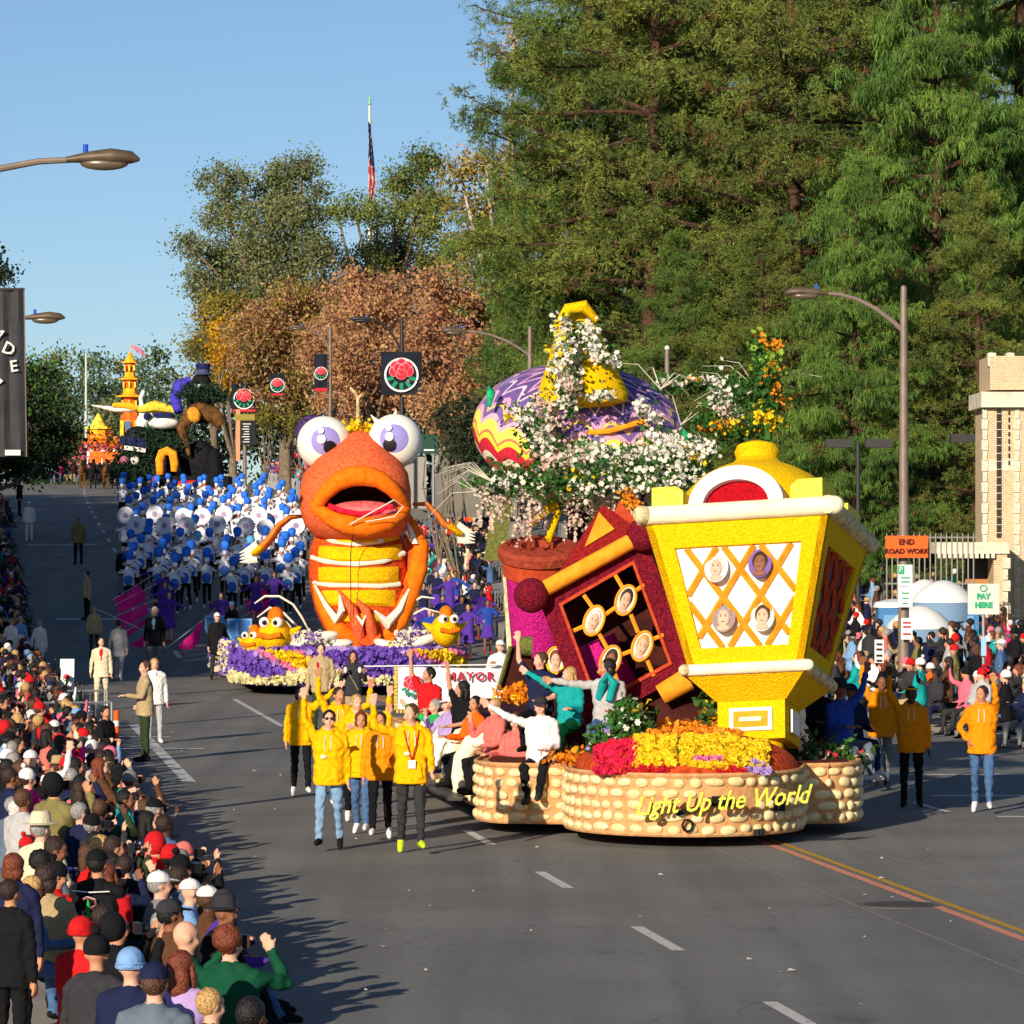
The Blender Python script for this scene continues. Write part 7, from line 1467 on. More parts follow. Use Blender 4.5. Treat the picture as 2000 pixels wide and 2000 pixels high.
for ri, Yr in enumerate(band_rows):
    nU = 10 if ri % 2 else 11
    for ci in range(nU):
        u = -5.2 + (ci + (.5 if ri % 2 else 0))*1.05 + R.uniform(-.22, .22); Yj = Yr + R.uniform(-.7, .7); X = RXp(u, Yj); px = 1000 + X*8250/Yj
        if 604 < px or px < 236 - (ri % 3)*6 + (14 if ri < 3 else 0): continue
        role = 'sousa' if Yr in (168, 176) and 1 <= ci else ('drum' if ri == 4 else 'horn')
        if ri == 0 and ci % 2: continue
        rowlab = ['front row', 'second row', 'third row', 'fourth row', 'fifth row', 'sixth row', 'seventh row', 'eighth row', 'ninth row', 'tenth row', 'eleventh row', 'twelfth row', 'thirteenth row', 'fourteenth row', 'fifteenth row', 'sixteenth row', 'last row'][ri]
        lb = 'band member with blue plume and %s, %s, %s' % ({'sousa': 'white horn bell', 'drum': 'blue drum', 'horn': 'silver horn'}[role], rowlab, POSN[ci])
        if ri > 7: BREST.append((X, Yj, gz(Yj), role, (ri + ci) % 2, R.uniform(.96, 1.05))); continue
        r = bpy.data.objects.new('person', None); COL.objects.link(r); r.location = (X, Yj, gz(Yj)); r.rotation_euler = (0, 0, rad(-7.5 + R.uniform(-6, 6))); r.scale = (R.uniform(.96, 1.05),)*3; tag(r, lb, 'person', 'marching band members with blue plumes')
        f_ = bf1 if (ri + ci) % 2 else bf2; omesh('body', f_.me, r, [SKIN[R.choice((0, 1, 1, 2))], m_bw, m_bb, SHW if ri < 3 else SHOE, M_EYE, M_LIP, m_bw])
        pm = m_plume2 if (ri in (3, 7) and ci in (3, 5, 7)) else m_plume
        h = omesh('hat', hw_mesh('shako'), r, [m_bw]); h.location = f_.H; p_ = omesh('plume', hw_mesh('plume'), h, [pm]); p_.rotation_euler = (rad(R.uniform(-8, 8)), rad(R.uniform(-8, 8)), R.uniform(0, 6)); p_.scale = (1.75, 1.75, 1.05)
        if role == 'sousa': attach(r, MSO, 'horn', None); b_o = attach(r, MBE, 'horn_bell', None); c_o = attach(b_o, MCT, 'bell_throat', None)
        elif role == 'drum': attach(r, MDR, 'drum', None)
        else: attach(r, MTR, 'trumpet', None)
        if ri < 4:
            mb = MB(); mb.ball((0, -.15, 1.12), (.17, .1, .2), 14, 8); attach(r, mb, 'blue_front_panel', m_cuff)
        bn_ += 1
# rows too far back to be picked apart: one object
def joined(name, items, label, cat):
    "items: (matrix rows 3x3, offset, verts, tris, material per tri)"
    mats_ = []; ix = {}; V_ = []; F_ = []; M_ = []; o_ = 0
    for Rm, L, co, tr_, ml in items:
        V_.append(co @ Rm.T + L); F_.append(tr_ + o_); o_ += len(co); out = np.empty(len(tr_), int)
        for k_, m in enumerate(ml[0]):
            if m.name not in ix: ix[m.name] = len(mats_); mats_.append(m)
            out[ml[1] == k_] = ix[m.name]
        M_.append(out)
    o = link(name, npmesh(name, np.vstack(V_), np.vstack(F_), mats_, np.concatenate(M_), smooth=True)); return tag(o, label, cat, kind='stuff')
def tri_of(me):
    co = np.empty(len(me.vertices)*3, np.float32); me.vertices.foreach_get('co', co); me.calc_loop_triangles(); t_ = np.empty(len(me.loop_triangles)*3, np.int32); me.loop_triangles.foreach_get('vertices', t_); mi_ = np.empty(len(me.loop_triangles), np.int32); me.loop_triangles.foreach_get('material_index', mi_); return co.reshape(-1, 3), t_.reshape(-1, 3), mi_
lb1 = figure('lband1', .04, A('horn', 'horn'), WALK1, heavy=1.08, hand=False, hem=-.05, fold=0); lb2 = figure('lband2', .04, A('horn', 'horn'), WALK2, heavy=1.08, hand=False, hem=-.05, fold=0)
items = []; a_ = rad(-7.5); Rz_ = np.array([[math.cos(a_), -math.sin(a_), 0], [math.sin(a_), math.cos(a_), 0], [0, 0, 1]])
for X, Yj, z, role, od, s_ in BREST:
    f_ = lb1 if od else lb2; L = np.array([X, Yj, z]); co, t_, mi_ = tri_of(f_.me); items.append((Rz_*s_, L, co, t_, ([SKIN[1], m_bw, m_bb, SHOE, M_EYE, M_LIP, m_bw], mi_)))
    for me, m, sc3 in ((hw_mesh('shako'), m_bw, 1), (hw_mesh('plume'), m_plume, 1.75)):
        co, t_, mi_ = tri_of(me); co = co*[sc3, sc3, 1] + np.array(f_.H); items.append((Rz_*s_, L, co, t_, ([m], mi_)))
    for me, m in (((MSO, m_silver), (MBE, m_bwh)) if role == 'sousa' else ((MTR, m_silver),)):
        co, t_, mi_ = tri_of(me); items.append((Rz_*s_, L, co, t_, ([m], mi_)))
joined('marching_band', items, 'back rows of the marching band, a mass of blue plumes and white jackets', 'marching band')
# drum major plume by the shields
bloke(figure('major', .02, A('hold', 'hold'), STAND), 453, 1275, 96, 0, 1, 'black', 'black', 'black', [('shako', 'light blue')], 'band leader in black carrying the shields, pale blue tall hat'); r = bpy.context.scene.objects
# purple clad marchers right of the fish
for i in range(12):
    Yr = R.uniform(128, 150); px = 815 + i*12.5; L = GP(px, Yr); L.z = gz(Yr)
    person(gfig if i % 2 else gfig2, L, R.uniform(-20, 20), SKIN[R.choice((0, 1, 2))], clo(R.choice(('purple', 'purple', 'navy', 'blue'))), clo('purple'), clo('red'), [hk('short_hair', 'black')], '%s twirler in blue or purple, shaded group between fish and main float' % ('First Second Third Fourth Fifth Sixth Seventh Eighth Ninth Tenth Eleventh Twelfth'.lower().split()[i]), 'twirlers in purple right of the fish', R.uniform(.9, 1))
# ---------------- riders on the main float
def rider(fig, hx, hy, Y, rz, sk, top, bot, shoe, hw, lb, s=1.0, accent=None, name='float riders'):
    c = WP(hx, hy, Y); L = Vector((c.x, c.y, c.z - fig.H.z*s))
    return person(fig, L, rz, SKIN[sk], clo(top), clo(bot), clo(shoe), [hk(k, c_) if c_ else (k, M_LENS) for k, c_ in hw], lb, name, s, accent=clo(accent) if accent else None)
s1 = figure('ride1', .0145, {-1: ((-.9, -.35, .35), (-.8, -.3, .55)), 1: ar(1, 'lap')}, SITX, hem=-.02, heavy=1.12, fold=.01, head=(0, 8))
s2 = figure('ride2', .0145, {-1: ((-.3, -.5, -.6), (.2, -.3, .9)), 1: ar(1, 'lap')}, SITX, hem=-.02, heavy=1.05, fold=.01, head=(20, 0))
s3 = figure('ride3', .0145, {-1: ar(-1, 'hold'), 1: ar(1, 'lap')}, SITX, hem=-.02, heavy=1.08, fold=.01, head=(25, 5))
s4 = figure('ride4', .0145, {-1: ar(-1, 'wave_hi'), 1: ar(1, 'lap')}, SITX, hem=-.02, heavy=1.05, fold=.01, head=(-30, 0), sleeve='short')
s5 = figure('ride5', .0145, {-1: ((-1, -.15, .1), (-1, -.2, .15)), 1: ar(1, 'lap')}, SITX, hem=-.02, heavy=1.1, fold=.01, head=(-60, 0))
s6 = figure('ride6', .0145, {-1: ((-.9, -.2, .5), (-.9, -.1, .5)), 1: ar(1, 'hold')}, SITX, hem=-.02, heavy=1.05, fold=.01, head=(-35, 0))
rider(s1, 1056, 1378, 57.75, -14, 0, 'white', 'black', 'charcoal', [('short_hair', 'brown'), ('cap', 'charcoal')], 'rider in white sweatshirt and dark cap, nearest on the left edge, arm stretched out', 1.05)
rider(s3, 1008, 1408, 59.6, -45, 0, 'salmon', 'black', 'black', [('bob_hair', 'brown')], 'rider in salmon pink jumper behind the outstretched white arm', .98)
rider(s2, 966, 1380, 60.6, -55, 0, 'salmon', 'black', 'black', [('short_hair', 'blond'), ('sunglasses', None)], 'rider shading the eyes with a hand, pink jumper over red shirt', 1.0)
rider(s3, 928, 1375, 62.2, -60, 1, 'orange', 'black', 'black', [('short_hair', 'black')], 'rider in orange and black top on the second cream seat', 1.0)
rider(s4, 903, 1345, 63.4, -60, 1, 'black', 'white', 'purple', [('long_hair', 'black')], 'rider with long black hair and black top, third cream seat', 1.0)
rider(s2, 874, 1375, 64.8, -60, 0, 'lilac', 'white', 'purple', [('cap', 'white')], 'rider in lilac top and white cap on the fourth cream seat', .98)
rider(s1, 850, 1380, 66.4, -60, 0, 'bright green', 'grey jeans', 'purple', [('short_hair', 'grey')], 'rider in green and white vest near the banner', .98)
rider(s4, 838, 1318, 68.0, -35, 1, 'red', 'black', 'black', [('short_hair', 'black'), ], 'rider in red jacket with an arm straight up, farthest on the left edge', 1.0)
rider(s4, 1056, 1290, 59.4, -24, 0, 'navy', 'black', 'black', [('short_hair', 'brown')], 'rider in navy polo with bare arm raised by the dark chimney', 1.0)
rider(s6, 1112, 1318, 58.9, -30, 0, 'teal', 'bright green', 'black', [('long_hair', 'blond')], 'rider in turquoise jacket leaning between navy polo and grey jumper', .95)
rider(s5, 1186, 1304, 58.75, -14, 1, 'light grey', 'jeans', 'black', [('bob_hair', 'black')], 'rider in pale grey jumper with teal scarf and stretched arm before the maroon lantern', 1.05)
r = bpy.context.scene.objects[-1] if 0 else None
mb = MB(); c0_ = WP(1186, 1334, 58.7); sf = empty('scarf', c0_, 'teal scarf hanging on the rider in the pale grey jumper', 'scarf'); mb.tube([c0_ + Vector((-.12, -.05, -.22)), c0_ + Vector((-.06, -.14, .0)), c0_ + Vector((.0, -.02, .1)), c0_ + Vector((.09, -.12, .0)), c0_ + Vector((.02, -.19, -.25))], [.05, .065, .06, .065, .05], n=8); mb.build('scarf_cloth', clo('teal'), sf)
rider(figure('ride7', .0145, {-1: ar(-1, 'hold'), 1: ((.6, -.2, .75), (.2, -.1, 1))}, SITX, hem=-.02, heavy=1.15, fold=.012, head=(15, 5)), 1640, 1348, 60.2, 38, 2, 'blue', 'grey jeans', 'white', [('brim_hat', 'charcoal')], 'rider in royal blue jersey and dark brimmed hat on the right edge of the float', 1.05)
rider(s3, 1603, 1345, 62.5, 20, 3, 'black', 'black', 'black', [('cap', 'black')], 'rider in black coat in the shade behind the blue jersey', 1.0)
rider(s3, 1662, 1352, 62.0, 30, 2, 'navy', 'navy', 'white', [('cap', 'navy')], 'rider in navy jacket and cap right behind the blue jersey', 1.0)
# ================================================================== spectators
CF = {}
for key, vox, arms_, legs_, kw in (
 ('sit_lap', .02, A('lap', 'lap'), SIT, {}), ('sit_cam', .02, A('camera', 'camera'), SIT, {'head': (10, -5)}), ('sit_clap', .02, A('clap', 'clap'), SIT, {'head': (-15, 0)}), ('sit_wave', .02, A('wave', 'lap'), SIT, {'head': (15, 0)}), ('sit_cross', .02, A('cross', 'cross'), SIT, {'head': (25, 0)}), ('sit_lean', .02, A('hold', 'lap'), SIT, {'lean': (0, -.35, 1), 'head': (-20, 10)}),
 ('low_lap', .018, A('lap', 'lap'), SITLOW, {}), ('low_cam', .018, A('camera', 'camera'), SITLOW, {'head': (-10, 0)}), ('low_lean', .018, A('hold', 'cross'), SITLOW, {'lean': (.1, -.25, 1), 'head': (20, 0)}), ('low_wave', .018, A('lap', 'wave_out'), SITLOW, {'head': (-20, 0)}),
 ('st_down', .02, A('down', 'down'), STAND, {}), ('st_cross', .02, A('cross', 'cross'), STAND, {'head': (20, 0)}), ('st_cam', .02, A('camera', 'camera'), STAND, {}), ('st_wave', .02, A('wave_hi', 'down'), STAND, {'head': (-15, 0)}), ('st_hold', .02, A('hold', 'hip'), STAND, {'head': (-25, 5)})):
    CF[key] = figure(key, vox, arms_, legs_, heavy=1.14, hem=(-.03 if key[:2] != 'st' else -.13), fold=.009, **kw)
TOPS = ['black']*13 + ['charcoal']*7 + ['navy']*7 + ['deep green', 'grey jeans', 'jeans', 'brown', 'grey', 'charcoal'] + ['grey', 'light grey', 'white', 'white', 'cream', 'tan', 'olive', 'brown', 'brown', 'blue', 'light blue', 'teal', 'green', 'red', 'red', 'maroon', 'pink', 'hot pink', 'purple', 'orange', 'deep green', 'salmon']
BOTS = ['black', 'jeans', 'jeans', 'charcoal', 'navy', 'khaki', 'grey']
HWS = [('short_hair', c) for c in ('black', 'dark brown', 'brown', 'dark brown', 'black', 'grey', 'blond')]*4 + [('long_hair', c) for c in ('black', 'dark brown', 'brown', 'auburn', 'blond')]*2 + [('bob_hair', c) for c in ('dark brown', 'auburn', 'black', 'white')] + [('cap', c) for c in ('white', 'black', 'black', 'navy', 'red', 'charcoal', 'light blue')] + [('knit_cap', c) for c in ('red', 'black', 'grey', 'white', 'pink', 'purple')] + [('bobble_cap', c) for c in ('black', 'white', 'red')] + [('brim_hat', c) for c in ('tan', 'charcoal')] + [('curly_hair', 'black'), ('hood', 'red'), ('hood', 'charcoal'), ('hood', 'black')]
HWTXT = {'short_hair': '%s short hair', 'long_hair': 'long %s hair', 'bob_hair': '%s bobbed hair', 'curly_hair': 'curly %s hair', 'cap': '%s peaked cap', 'knit_cap': '%s knit cap', 'bobble_cap': '%s bobble hat', 'brim_hat': '%s brimmed hat', 'hood': '%s hood up'}
ACT = {'lap': 'hands in lap', 'cam': 'raising a camera', 'clap': 'clapping', 'wave': 'waving', 'cross': 'arms folded', 'lean': 'leaning forward', 'down': 'arms down', 'hold': 'hand on hip'}
m_cam = mat('camera_black', (26, 26, 28), .4, spec=.5)
mb = MB(); mb.box((0, 0, 0), (.14, .05, .09)); mb.lathe((0, -.02, 0), [(.034, 0), (.034, .07), (.03, .075), (0, .07)], 12, ax=rotm(x=90)); ME_CAM = mb.mesh('camera', m_cam)
PL = []; LAB2 = {}
def add_spec(loc, rz, fk, sk, top, bot, hw, where, s=1.0, seat=None, lab=None):
    PL.append(dict(loc=Vector(loc), rz=rz, fk=fk, sk=sk, top=top, bot=bot, hw=hw, where=where, s=s, lab=lab))
def uniq(top, hw, fk, where):
    posture = {'si': 'seated', 'lo': 'crouching', 'st': 'standing'}[fk[:2]]
    return '%s spectator, %s top, %s, %s, %s' % (posture, top, HWTXT[hw[0]] % hw[1], ACT[fk.split('_')[1]], where)
def clear_view(x, y, px):
    for k, p in enumerate(PL[:NH]):
        spx = 1000 + 8250*p['loc'].x/p['loc'].y; big = k in (0, 1, 2, 3, 10, 11, 12)
        if -.2 < p['loc'].y - y < (3.4 if k == 0 else 2.4 if big else 1.1) and abs(px - spx) < (70 if k == 0 else 48 if big else 26): return False
    return True
def placed_ok(x, y, d): return all((p['loc'].x - x)**2 + (p['loc'].y - y)**2 > d*d for p in PL[-90:]) and all((p['loc'].x - x)**2 + (p['loc'].y - y)**2 > d*d for p in PL[:26])
def at_head(hx, hy, fk, s):
    hz = CF[fk].H.z*s; Y = solveY(hy, hz); return GP(hx, Y)
# hand placed foreground people, lower left
for hx, hy, fk, rz, sk, top, bot, hw, lab, s in (
 (190, 1690, 'sit_lap', 165, 1, 'black', 'black', [('short_hair', 'black'), ('cap', 'black')], 'man in black cap and black leather jacket with red sleeves and a tree emblem', 1.08),
 (362, 1832, 'low_lap', 120, 0, 'green', 'navy', [], 'bald man with pink scalp in a green jacket', 1.12),
 (448, 1848, 'low_cam', 160, 0, 'green', 'black', [('curly_hair', 'auburn')], 'curly auburn haired person in green and black jacket holding up a phone', 1.12),
 (302, 1918, 'low_lap', 170, 0, 'grey jeans', 'navy', [('short_hair', 'brown'), ('cap', 'navy')], 'man in blue cap and slate blue jacket seen from behind at the bottom', 1.15),
 (361, 1664, 'low_cam', 130, 0, 'black', 'black', [('knit_cap', 'salmon')], 'child in a rose red knit cap at the edge of the road', .95),
 (312, 1728, 'low_lap', 110, 0, 'grey', 'jeans', [('short_hair', 'grey'), ('cap', 'white')], 'man in white cap and grey coat, left of two white caps', 1.05),
 (342, 1748, 'low_lean', 100, 0, 'light blue', 'jeans', [('cap', 'white')], 'person in white cap and light blue top, right of two white caps', 1.0),
 (160, 1826, 'low_lap', 150, 1, 'red', 'black', [('knit_cap', 'red')], 'person in bright red knit cap and red jacket below the emblem jacket', 1.05),
 (186, 1862, 'low_lean', 160, 1, 'charcoal', 'black', [('bobble_cap', 'black')], 'person in black leather jacket and black bobble hat', 1.1),
 (256, 1892, 'low_lap', 165, 0, 'navy', 'navy', [('knit_cap', 'light blue')], 'person in pale blue and white knit cap and dark patterned top', 1.1),
 (80, 1618, 'sit_lap', 150, 0, 'cream', 'tan', [('short_hair', 'grey'), ('brim_hat', 'cream')], 'man in cream brimmed hat and cream jacket', 1.1),
 (106, 1536, 'sit_cam', 150, 1, 'olive', 'black', [('hood', 'black')], 'broad person in olive jacket and black hood taking a photo', 1.2),
 (92, 1716, 'sit_lap', 160, 0, 'tan', 'black', [('bob_hair', 'dark brown')], 'woman with brown bobbed hair and beige coat with a dark bag strap', 1.08),
 (28, 1692, 'st_down', 160, 1, 'navy', 'black', [('bob_hair', 'auburn')], 'standing person with dark red hair at the left edge', .95),
 (20, 1745, 'st_down', 150, 1, 'black', 'black', [('short_hair', 'dark brown')], 'standing person in shiny black leather coat at the left edge', .9),
 (282, 1648, 'low_lean', 110, 1, 'red', 'black', [('hood', 'red')], 'person with bright red hood up leaning to the road', 1.05),
 (200, 1652, 'low_cam', 120, 0, 'red', 'black', [('bob_hair', 'blond')], 'woman with blond hair and raspberry jacket holding a small camera', 1.05),
 (333, 1785, 'low_lap', 120, 2, 'brown', 'black', [('short_hair', 'black'), ('cap', 'charcoal')], 'man in dark cap and brown jacket above the bald man', 1.1),
 (404, 1782, 'low_lean', 60, 2, 'black', 'black', [('brim_hat', 'charcoal')], 'person in grey brimmed hat and black coat at the road edge', 1.0),
 (356, 1895, 'low_lap', 150, 0, 'lilac', 'black', [('long_hair', 'auburn')], 'person with auburn ponytail between the blue cap and the green jacket', 1.05),
 (412, 1968, 'low_lap', 130, 0, 'brown', 'black', [('short_hair', 'blond')], 'blond child at the bottom edge', 1.0),
 (492, 1990, 'low_lap', 150, 2, 'black', 'black', [('short_hair', 'black')], 'dark haired head at the bottom right corner of the left crowd', 1.1),
 (245, 1560, 'low_wave', 110, 2, 'teal', 'jeans', [('short_hair', 'black')], 'person in teal and dark jacket reaching an arm over the road edge', 1.05),
 (196, 1500, 'sit_clap', 110, 0, 'brown', 'black', [('long_hair', 'auburn')], 'person with long auburn hair clapping by the orange traffic tube', 1.05),
 (206, 1392, 'st_hold', 60, 1, 'black', 'jeans', [('short_hair', 'black')], 'man in black shirt leaning out from the end of the barrier', .9),
 (60, 1485, 'sit_wave', 160, 0, 'white', 'jeans', [('cap', 'white')], 'person in white cap with an arm raised near the left edge', 1.1)):
    s *= .93; add_spec(at_head(hx, hy, fk, s), rz, fk, sk, top, bot, hw, '', s, lab=lab)
NH = len(PL)
SEC = [(0, 'at the bottom left corner'), (40, 'by the emblem jacket'), (48, 'by the olive jacket'), (58, 'left crowd below the barriers'), (70, 'at the left steel barriers'), (84, 'behind the left steel barriers'), (104, 'left crowd by the sandwich board'), (135, 'dark left crowd beyond the officers')]
def secname(Y):
    o = SEC[0][1]
    for y0, n_ in SEC:
        if Y >= y0: o = n_
    return o
for u0, fks, dz in ((-8.5, ('low_lap', 'low_cam', 'low_lean', 'low_wave', 'low_lap'), 0), (-9.15, ('low_lap', 'low_lean', 'sit_lap', 'sit_cam', 'sit_clap'), 0), (-9.85, ('sit_lap', 'sit_cam', 'sit_clap', 'sit_lean', 'sit_cross'), .0), (-10.6, ('sit_lap', 'sit_cam', 'sit_cross', 'sit_lean', 'sit_wave'), .15), (-11.4, ('sit_lap', 'sit_cam', 'st_down', 'st_cross', 'sit_clap'), .1), (-12.3, ('st_down', 'st_cross', 'st_cam', 'st_hold'), 0), (-13.2, ('st_down', 'st_cross', 'st_wave', 'st_hold'), .12)):
    Y = 30.5 + R.random()
    while Y < 230:
        u = u0 + R.uniform(-.12, .12) - (.55 if Y < 34 else .2); x = RXp(u, Y); px = 1000 + 8250*x/Y
        if -30 < px and placed_ok(x, Y, .47) and clear_view(x, Y, px):
            fk = R.choice(fks); hw = R.choice(HWS); top = R.choice(TOPS)
            add_spec((x, Y, gz(Y) + dz*0 + (.13 if u < -9.7 else 0)), R.uniform(100, 165), fk, R.choice((0, 0, 1, 1, 2, 3)), top, R.choice(BOTS), [hw], secname(Y), R.uniform(.84, .99) * (.8 if R.random() < .1 else 1))
        Y += R.uniform(.62, .86) * (1.0 if Y < 110 else 1.35)
NLEFT = len(PL)
RS = [(0, 'right crowd near the pay sign'), (84, 'right crowd by the lamp post'), (96, 'middle of the right crowd'), (112, 'right crowd before the canopies'), (130, 'right crowd by the fence')]
depthrow = 75.0; rowi = 0
while depthrow < 150:
    u = 9.0 + R.uniform(0, .3)
    while u < 26:
        Yj = depthrow + R.uniform(-.35, .35); x = RXp(u, Yj); px = 1000 + 8250*x/Yj
        if px > 2040: break
        if px > 1520 and not (px < 1600 and Yj < 84):
            front = u < 10.6
            fk = R.choice(('sit_lap', 'sit_clap', 'sit_cam', 'sit_cross', 'sit_wave', 'sit_lean')) if (front or R.random() < .3) else R.choice(('st_down', 'st_cross', 'st_cam', 'st_hold', 'st_down', 'st_wave'))
            wn = RS[0][1]
            for y0, n_ in RS:
                if Yj >= y0: wn = n_
            add_spec((x, Yj, gz(Yj) + .13), R.uniform(-110, -35), fk, R.choice((0, 0, 0, 1, 1, 2, 3)), R.choice(TOPS), R.choice(BOTS), [R.choice(HWS)], wn, R.uniform(.88, 1.06))
        u += R.uniform(.58, .9)
    depthrow += R.uniform(1.5, 2.1) if depthrow < 105 else R.uniform(2.6, 3.6); rowi += 1
# stands beyond the fish: stepped rows
def stand_rows(name, u0, Y0, Y1, rows, rise, tread, lb, z_off=.5):
    t = empty(name, (RXp(u0, (Y0+Y1)/2), (Y0+Y1)/2, gz((Y0+Y1)/2)), lb, 'grandstand', 'grandstands on the right pavement')
    for k in range(rows):
        mb = MB(); Ys = [Y0 + (Y1-Y0)*i/8 for i in range(9)]; ua, ub = u0 + k*tread, u0 + (k+1)*tread
        for i in range(8):
            ya, yb = Ys[i], Ys[i+1]; z0, z1 = gz(ya), gz(yb); h = z_off + k*rise
            mb.add([(RXp(ua, ya), ya, z0), (RXp(ub, ya), ya, z0), (RXp(ub, yb), yb, z1), (RXp(ua, yb), yb, z1), (RXp(ua, ya), ya, z0+h), (RXp(ub, ya), ya, z0+h), (RXp(ub, yb), yb, z1+h), (RXp(ua, yb), yb, z1+h)], [(4, 5, 6, 7), (0, 1, 5, 4), (3, 7, 6, 2), (0, 4, 7, 3), (1, 2, 6, 5)])
        mb.build('step', mat('stand_grey', (150, 148, 144), .8), t)
stand_rows('grandstand', 7.2, 127, 178, 6, .5, .8, 'stepped grandstand filled with people between the fish and the main float'); stand_rows('grandstand', 9.6, 235, 325, 6, .42, .85, 'far grandstand with pale front and people left of the giant fish head', .9)
mb = MB(); Ys = list(range(234, 327, 6)); mb.strip([(RXp(9.5, y), y, gz(y) + 0) for y in Ys], [(RXp(9.5, y), y, gz(y) + 1.1) for y in Ys]); pf = empty('low_barrier', (RXp(9.5, 280), 280, gz(280)), 'pale fascia board along the front of the far grandstand', 'barrier'); mb.build('fascia', mat('fascia_pale', (196, 192, 186), .8), pf)
for (u0, Y0, Y1, rows, rise, tread, zo, st, wn) in ((7.5, 128, 177, 6, .5, .8, .5, 1.0, 'on the grandstand between the fish and the main float'), (10, 237, 324, 6, .42, .85, .9, 1.5, 'on the far grandstand left of the giant fish')):
    for k in range(rows):
        Y = Y0 + R.random()
        while Y < Y1:
            u = u0 + k*tread + R.uniform(-.1, .1); x = RXp(u, Y); px = 1000 + 8250*x/Y
            if (800 < px < 960) or (425 < px < 600): add_spec((x, Y, gz(Y) + zo + k*rise - .42), R.uniform(-100, -40), R.choice(('sit_lap', 'sit_clap', 'sit_cam', 'sit_cross', 'sit_wave')), R.choice((0, 0, 1, 2)), R.choice(TOPS + ['white', 'red', 'light blue', 'pink']), R.choice(BOTS), [R.choice(HWS)], wn, R.uniform(.9, 1.05))
            Y += R.uniform(.75, 1.15)*st
# far onlookers across the crest
for i in range(46):
    Y = R.uniform(322, 345); px = R.uniform(10, 240); L = GP(px, Y); L.z = gz(Y); add_spec(L, R.uniform(-60, 60), R.choice(('st_down', 'st_cross')), 0, R.choice(TOPS + ['red', 'white']), R.choice(BOTS), [R.choice(HWS)], 'at the crest of the road', 1)
order = sorted(range(len(PL)), key=lambda i: (0 if i < NH else 1, PL[i]['loc'].y))
vis = [i for i in order if -40 < 1000 + 8250*PL[i]['loc'].x/PL[i]['loc'].y < 2040]
print('spectators', len(vis))
indiv = set(vis[:172]); rest = [i for i in vis if i not in indiv]
FBACK = {'low': 'low_lap', 'sit': 'sit_lap', 'st': 'st_down'}
for i in sorted(indiv):
    p = PL[i]; hw = p['hw']; top = p['top']; fk = p['fk']; lab = p['lab']
    if lab is None:
        for tr in range(60):
            lab = ' '.join(uniq(top, hw[0], fk, p['where']).split())
            words = lab.split()
            if len(words) > 16: lab = lab.replace('crouching', 'seated').replace('spectator ', '')
            if len(lab.split()) > 16: lab = ' '.join(lab.split()).replace('in the left crowd ', '').replace('in the right crowd ', '')
            if len(lab.split()) > 16: lab = lab.replace(' crowd', '')
            if len(lab.split()) > 16: lab = lab.replace('spectator, ', '')
            if lab not in LABELS and len(lab.split()) <= 16: break
            hw = [R.choice(HWS)]; top = R.choice(TOPS)
    else:
        lab = lab
    f = CF[fk]; r = person(f, p['loc'], p['rz'], SKIN[p['sk']], clo(top), clo(p['bot']), SHOE, [hk(k, c) for k, c in hw], lab, 'spectators', p['s'])
    if hw and hw[0][0] in ('cap', 'knit_cap', 'bobble_cap', 'brim_hat') and i >= NH: o = omesh('hair', hw_mesh('short_hair'), r, [hairm(R.choice(('black', 'dark brown', 'brown', 'grey')))]); o.location = f.H + Vector((0, .004, -.012)); o.rotation_euler = f.HR.to_euler(); o.scale = (.97, .97, .9)
    if fk.endswith('_cam'): attach(r, ME_CAM, 'camera', None, at=f.H + Vector((0, -.17, .0)))
    if 'red sleeves' in lab:   # leather jacket emblem and sleeves
        mb = MB(); S_ = []
        for sgn in (-1, 1):
            mb = MB(); C_ = Vector((0, 0, f.hip)) + Vector((0, 0, .5)); 
            mb.tube([C_ + Vector((sgn*.235, .01, -.07)), C_ + Vector((sgn*.245, -.02, -.19)), C_ + Vector((sgn*.225, -.09, -.29))], [.062, .064, .058], n=12); attach(r, mb, 'red_sleeve_panel', clo('red'))
        c = Vector((0, .192, f.hip + .34)); path_ = [c + Vector((x*.075, 0, z*.10)) for x, z in ((.8, .8), (.2, 1), (-.7, .8), (-.8, .3), (0, .0), (.8, -.3), (.7, -.8), (-.2, -1), (-.8, -.8))]
        mb = MB(); mb.tube(path_, .02, n=6, sq=.5); attach(r, mb, 'block_letter', clo('white')); mb = MB(); mb.tube([q_ + Vector((0, .008, 0)) for q_ in path_], .013, n=6, sq=.5); attach(r, mb, 'block_letter_red', clo('red')); mb = MB(); mb.prism([c + Vector((x*.05, .02, z*.09)) for x, z in ((-.6, -.8), (.6, -.8), (.1, .1), (.45, -.1), (0, 1.1), (-.45, -.1), (-.1, .1))], (0, .012, 0)); attach(r, mb, 'tree_emblem', clo('bright green'))
        mb = MB(); mb.tube([(-.17, .16, f.hip + .49), (0, .178, f.hip + .48), (.17, .16, f.hip + .49)], .006, n=5); attach(r, mb, 'seam_piping', clo('white'))
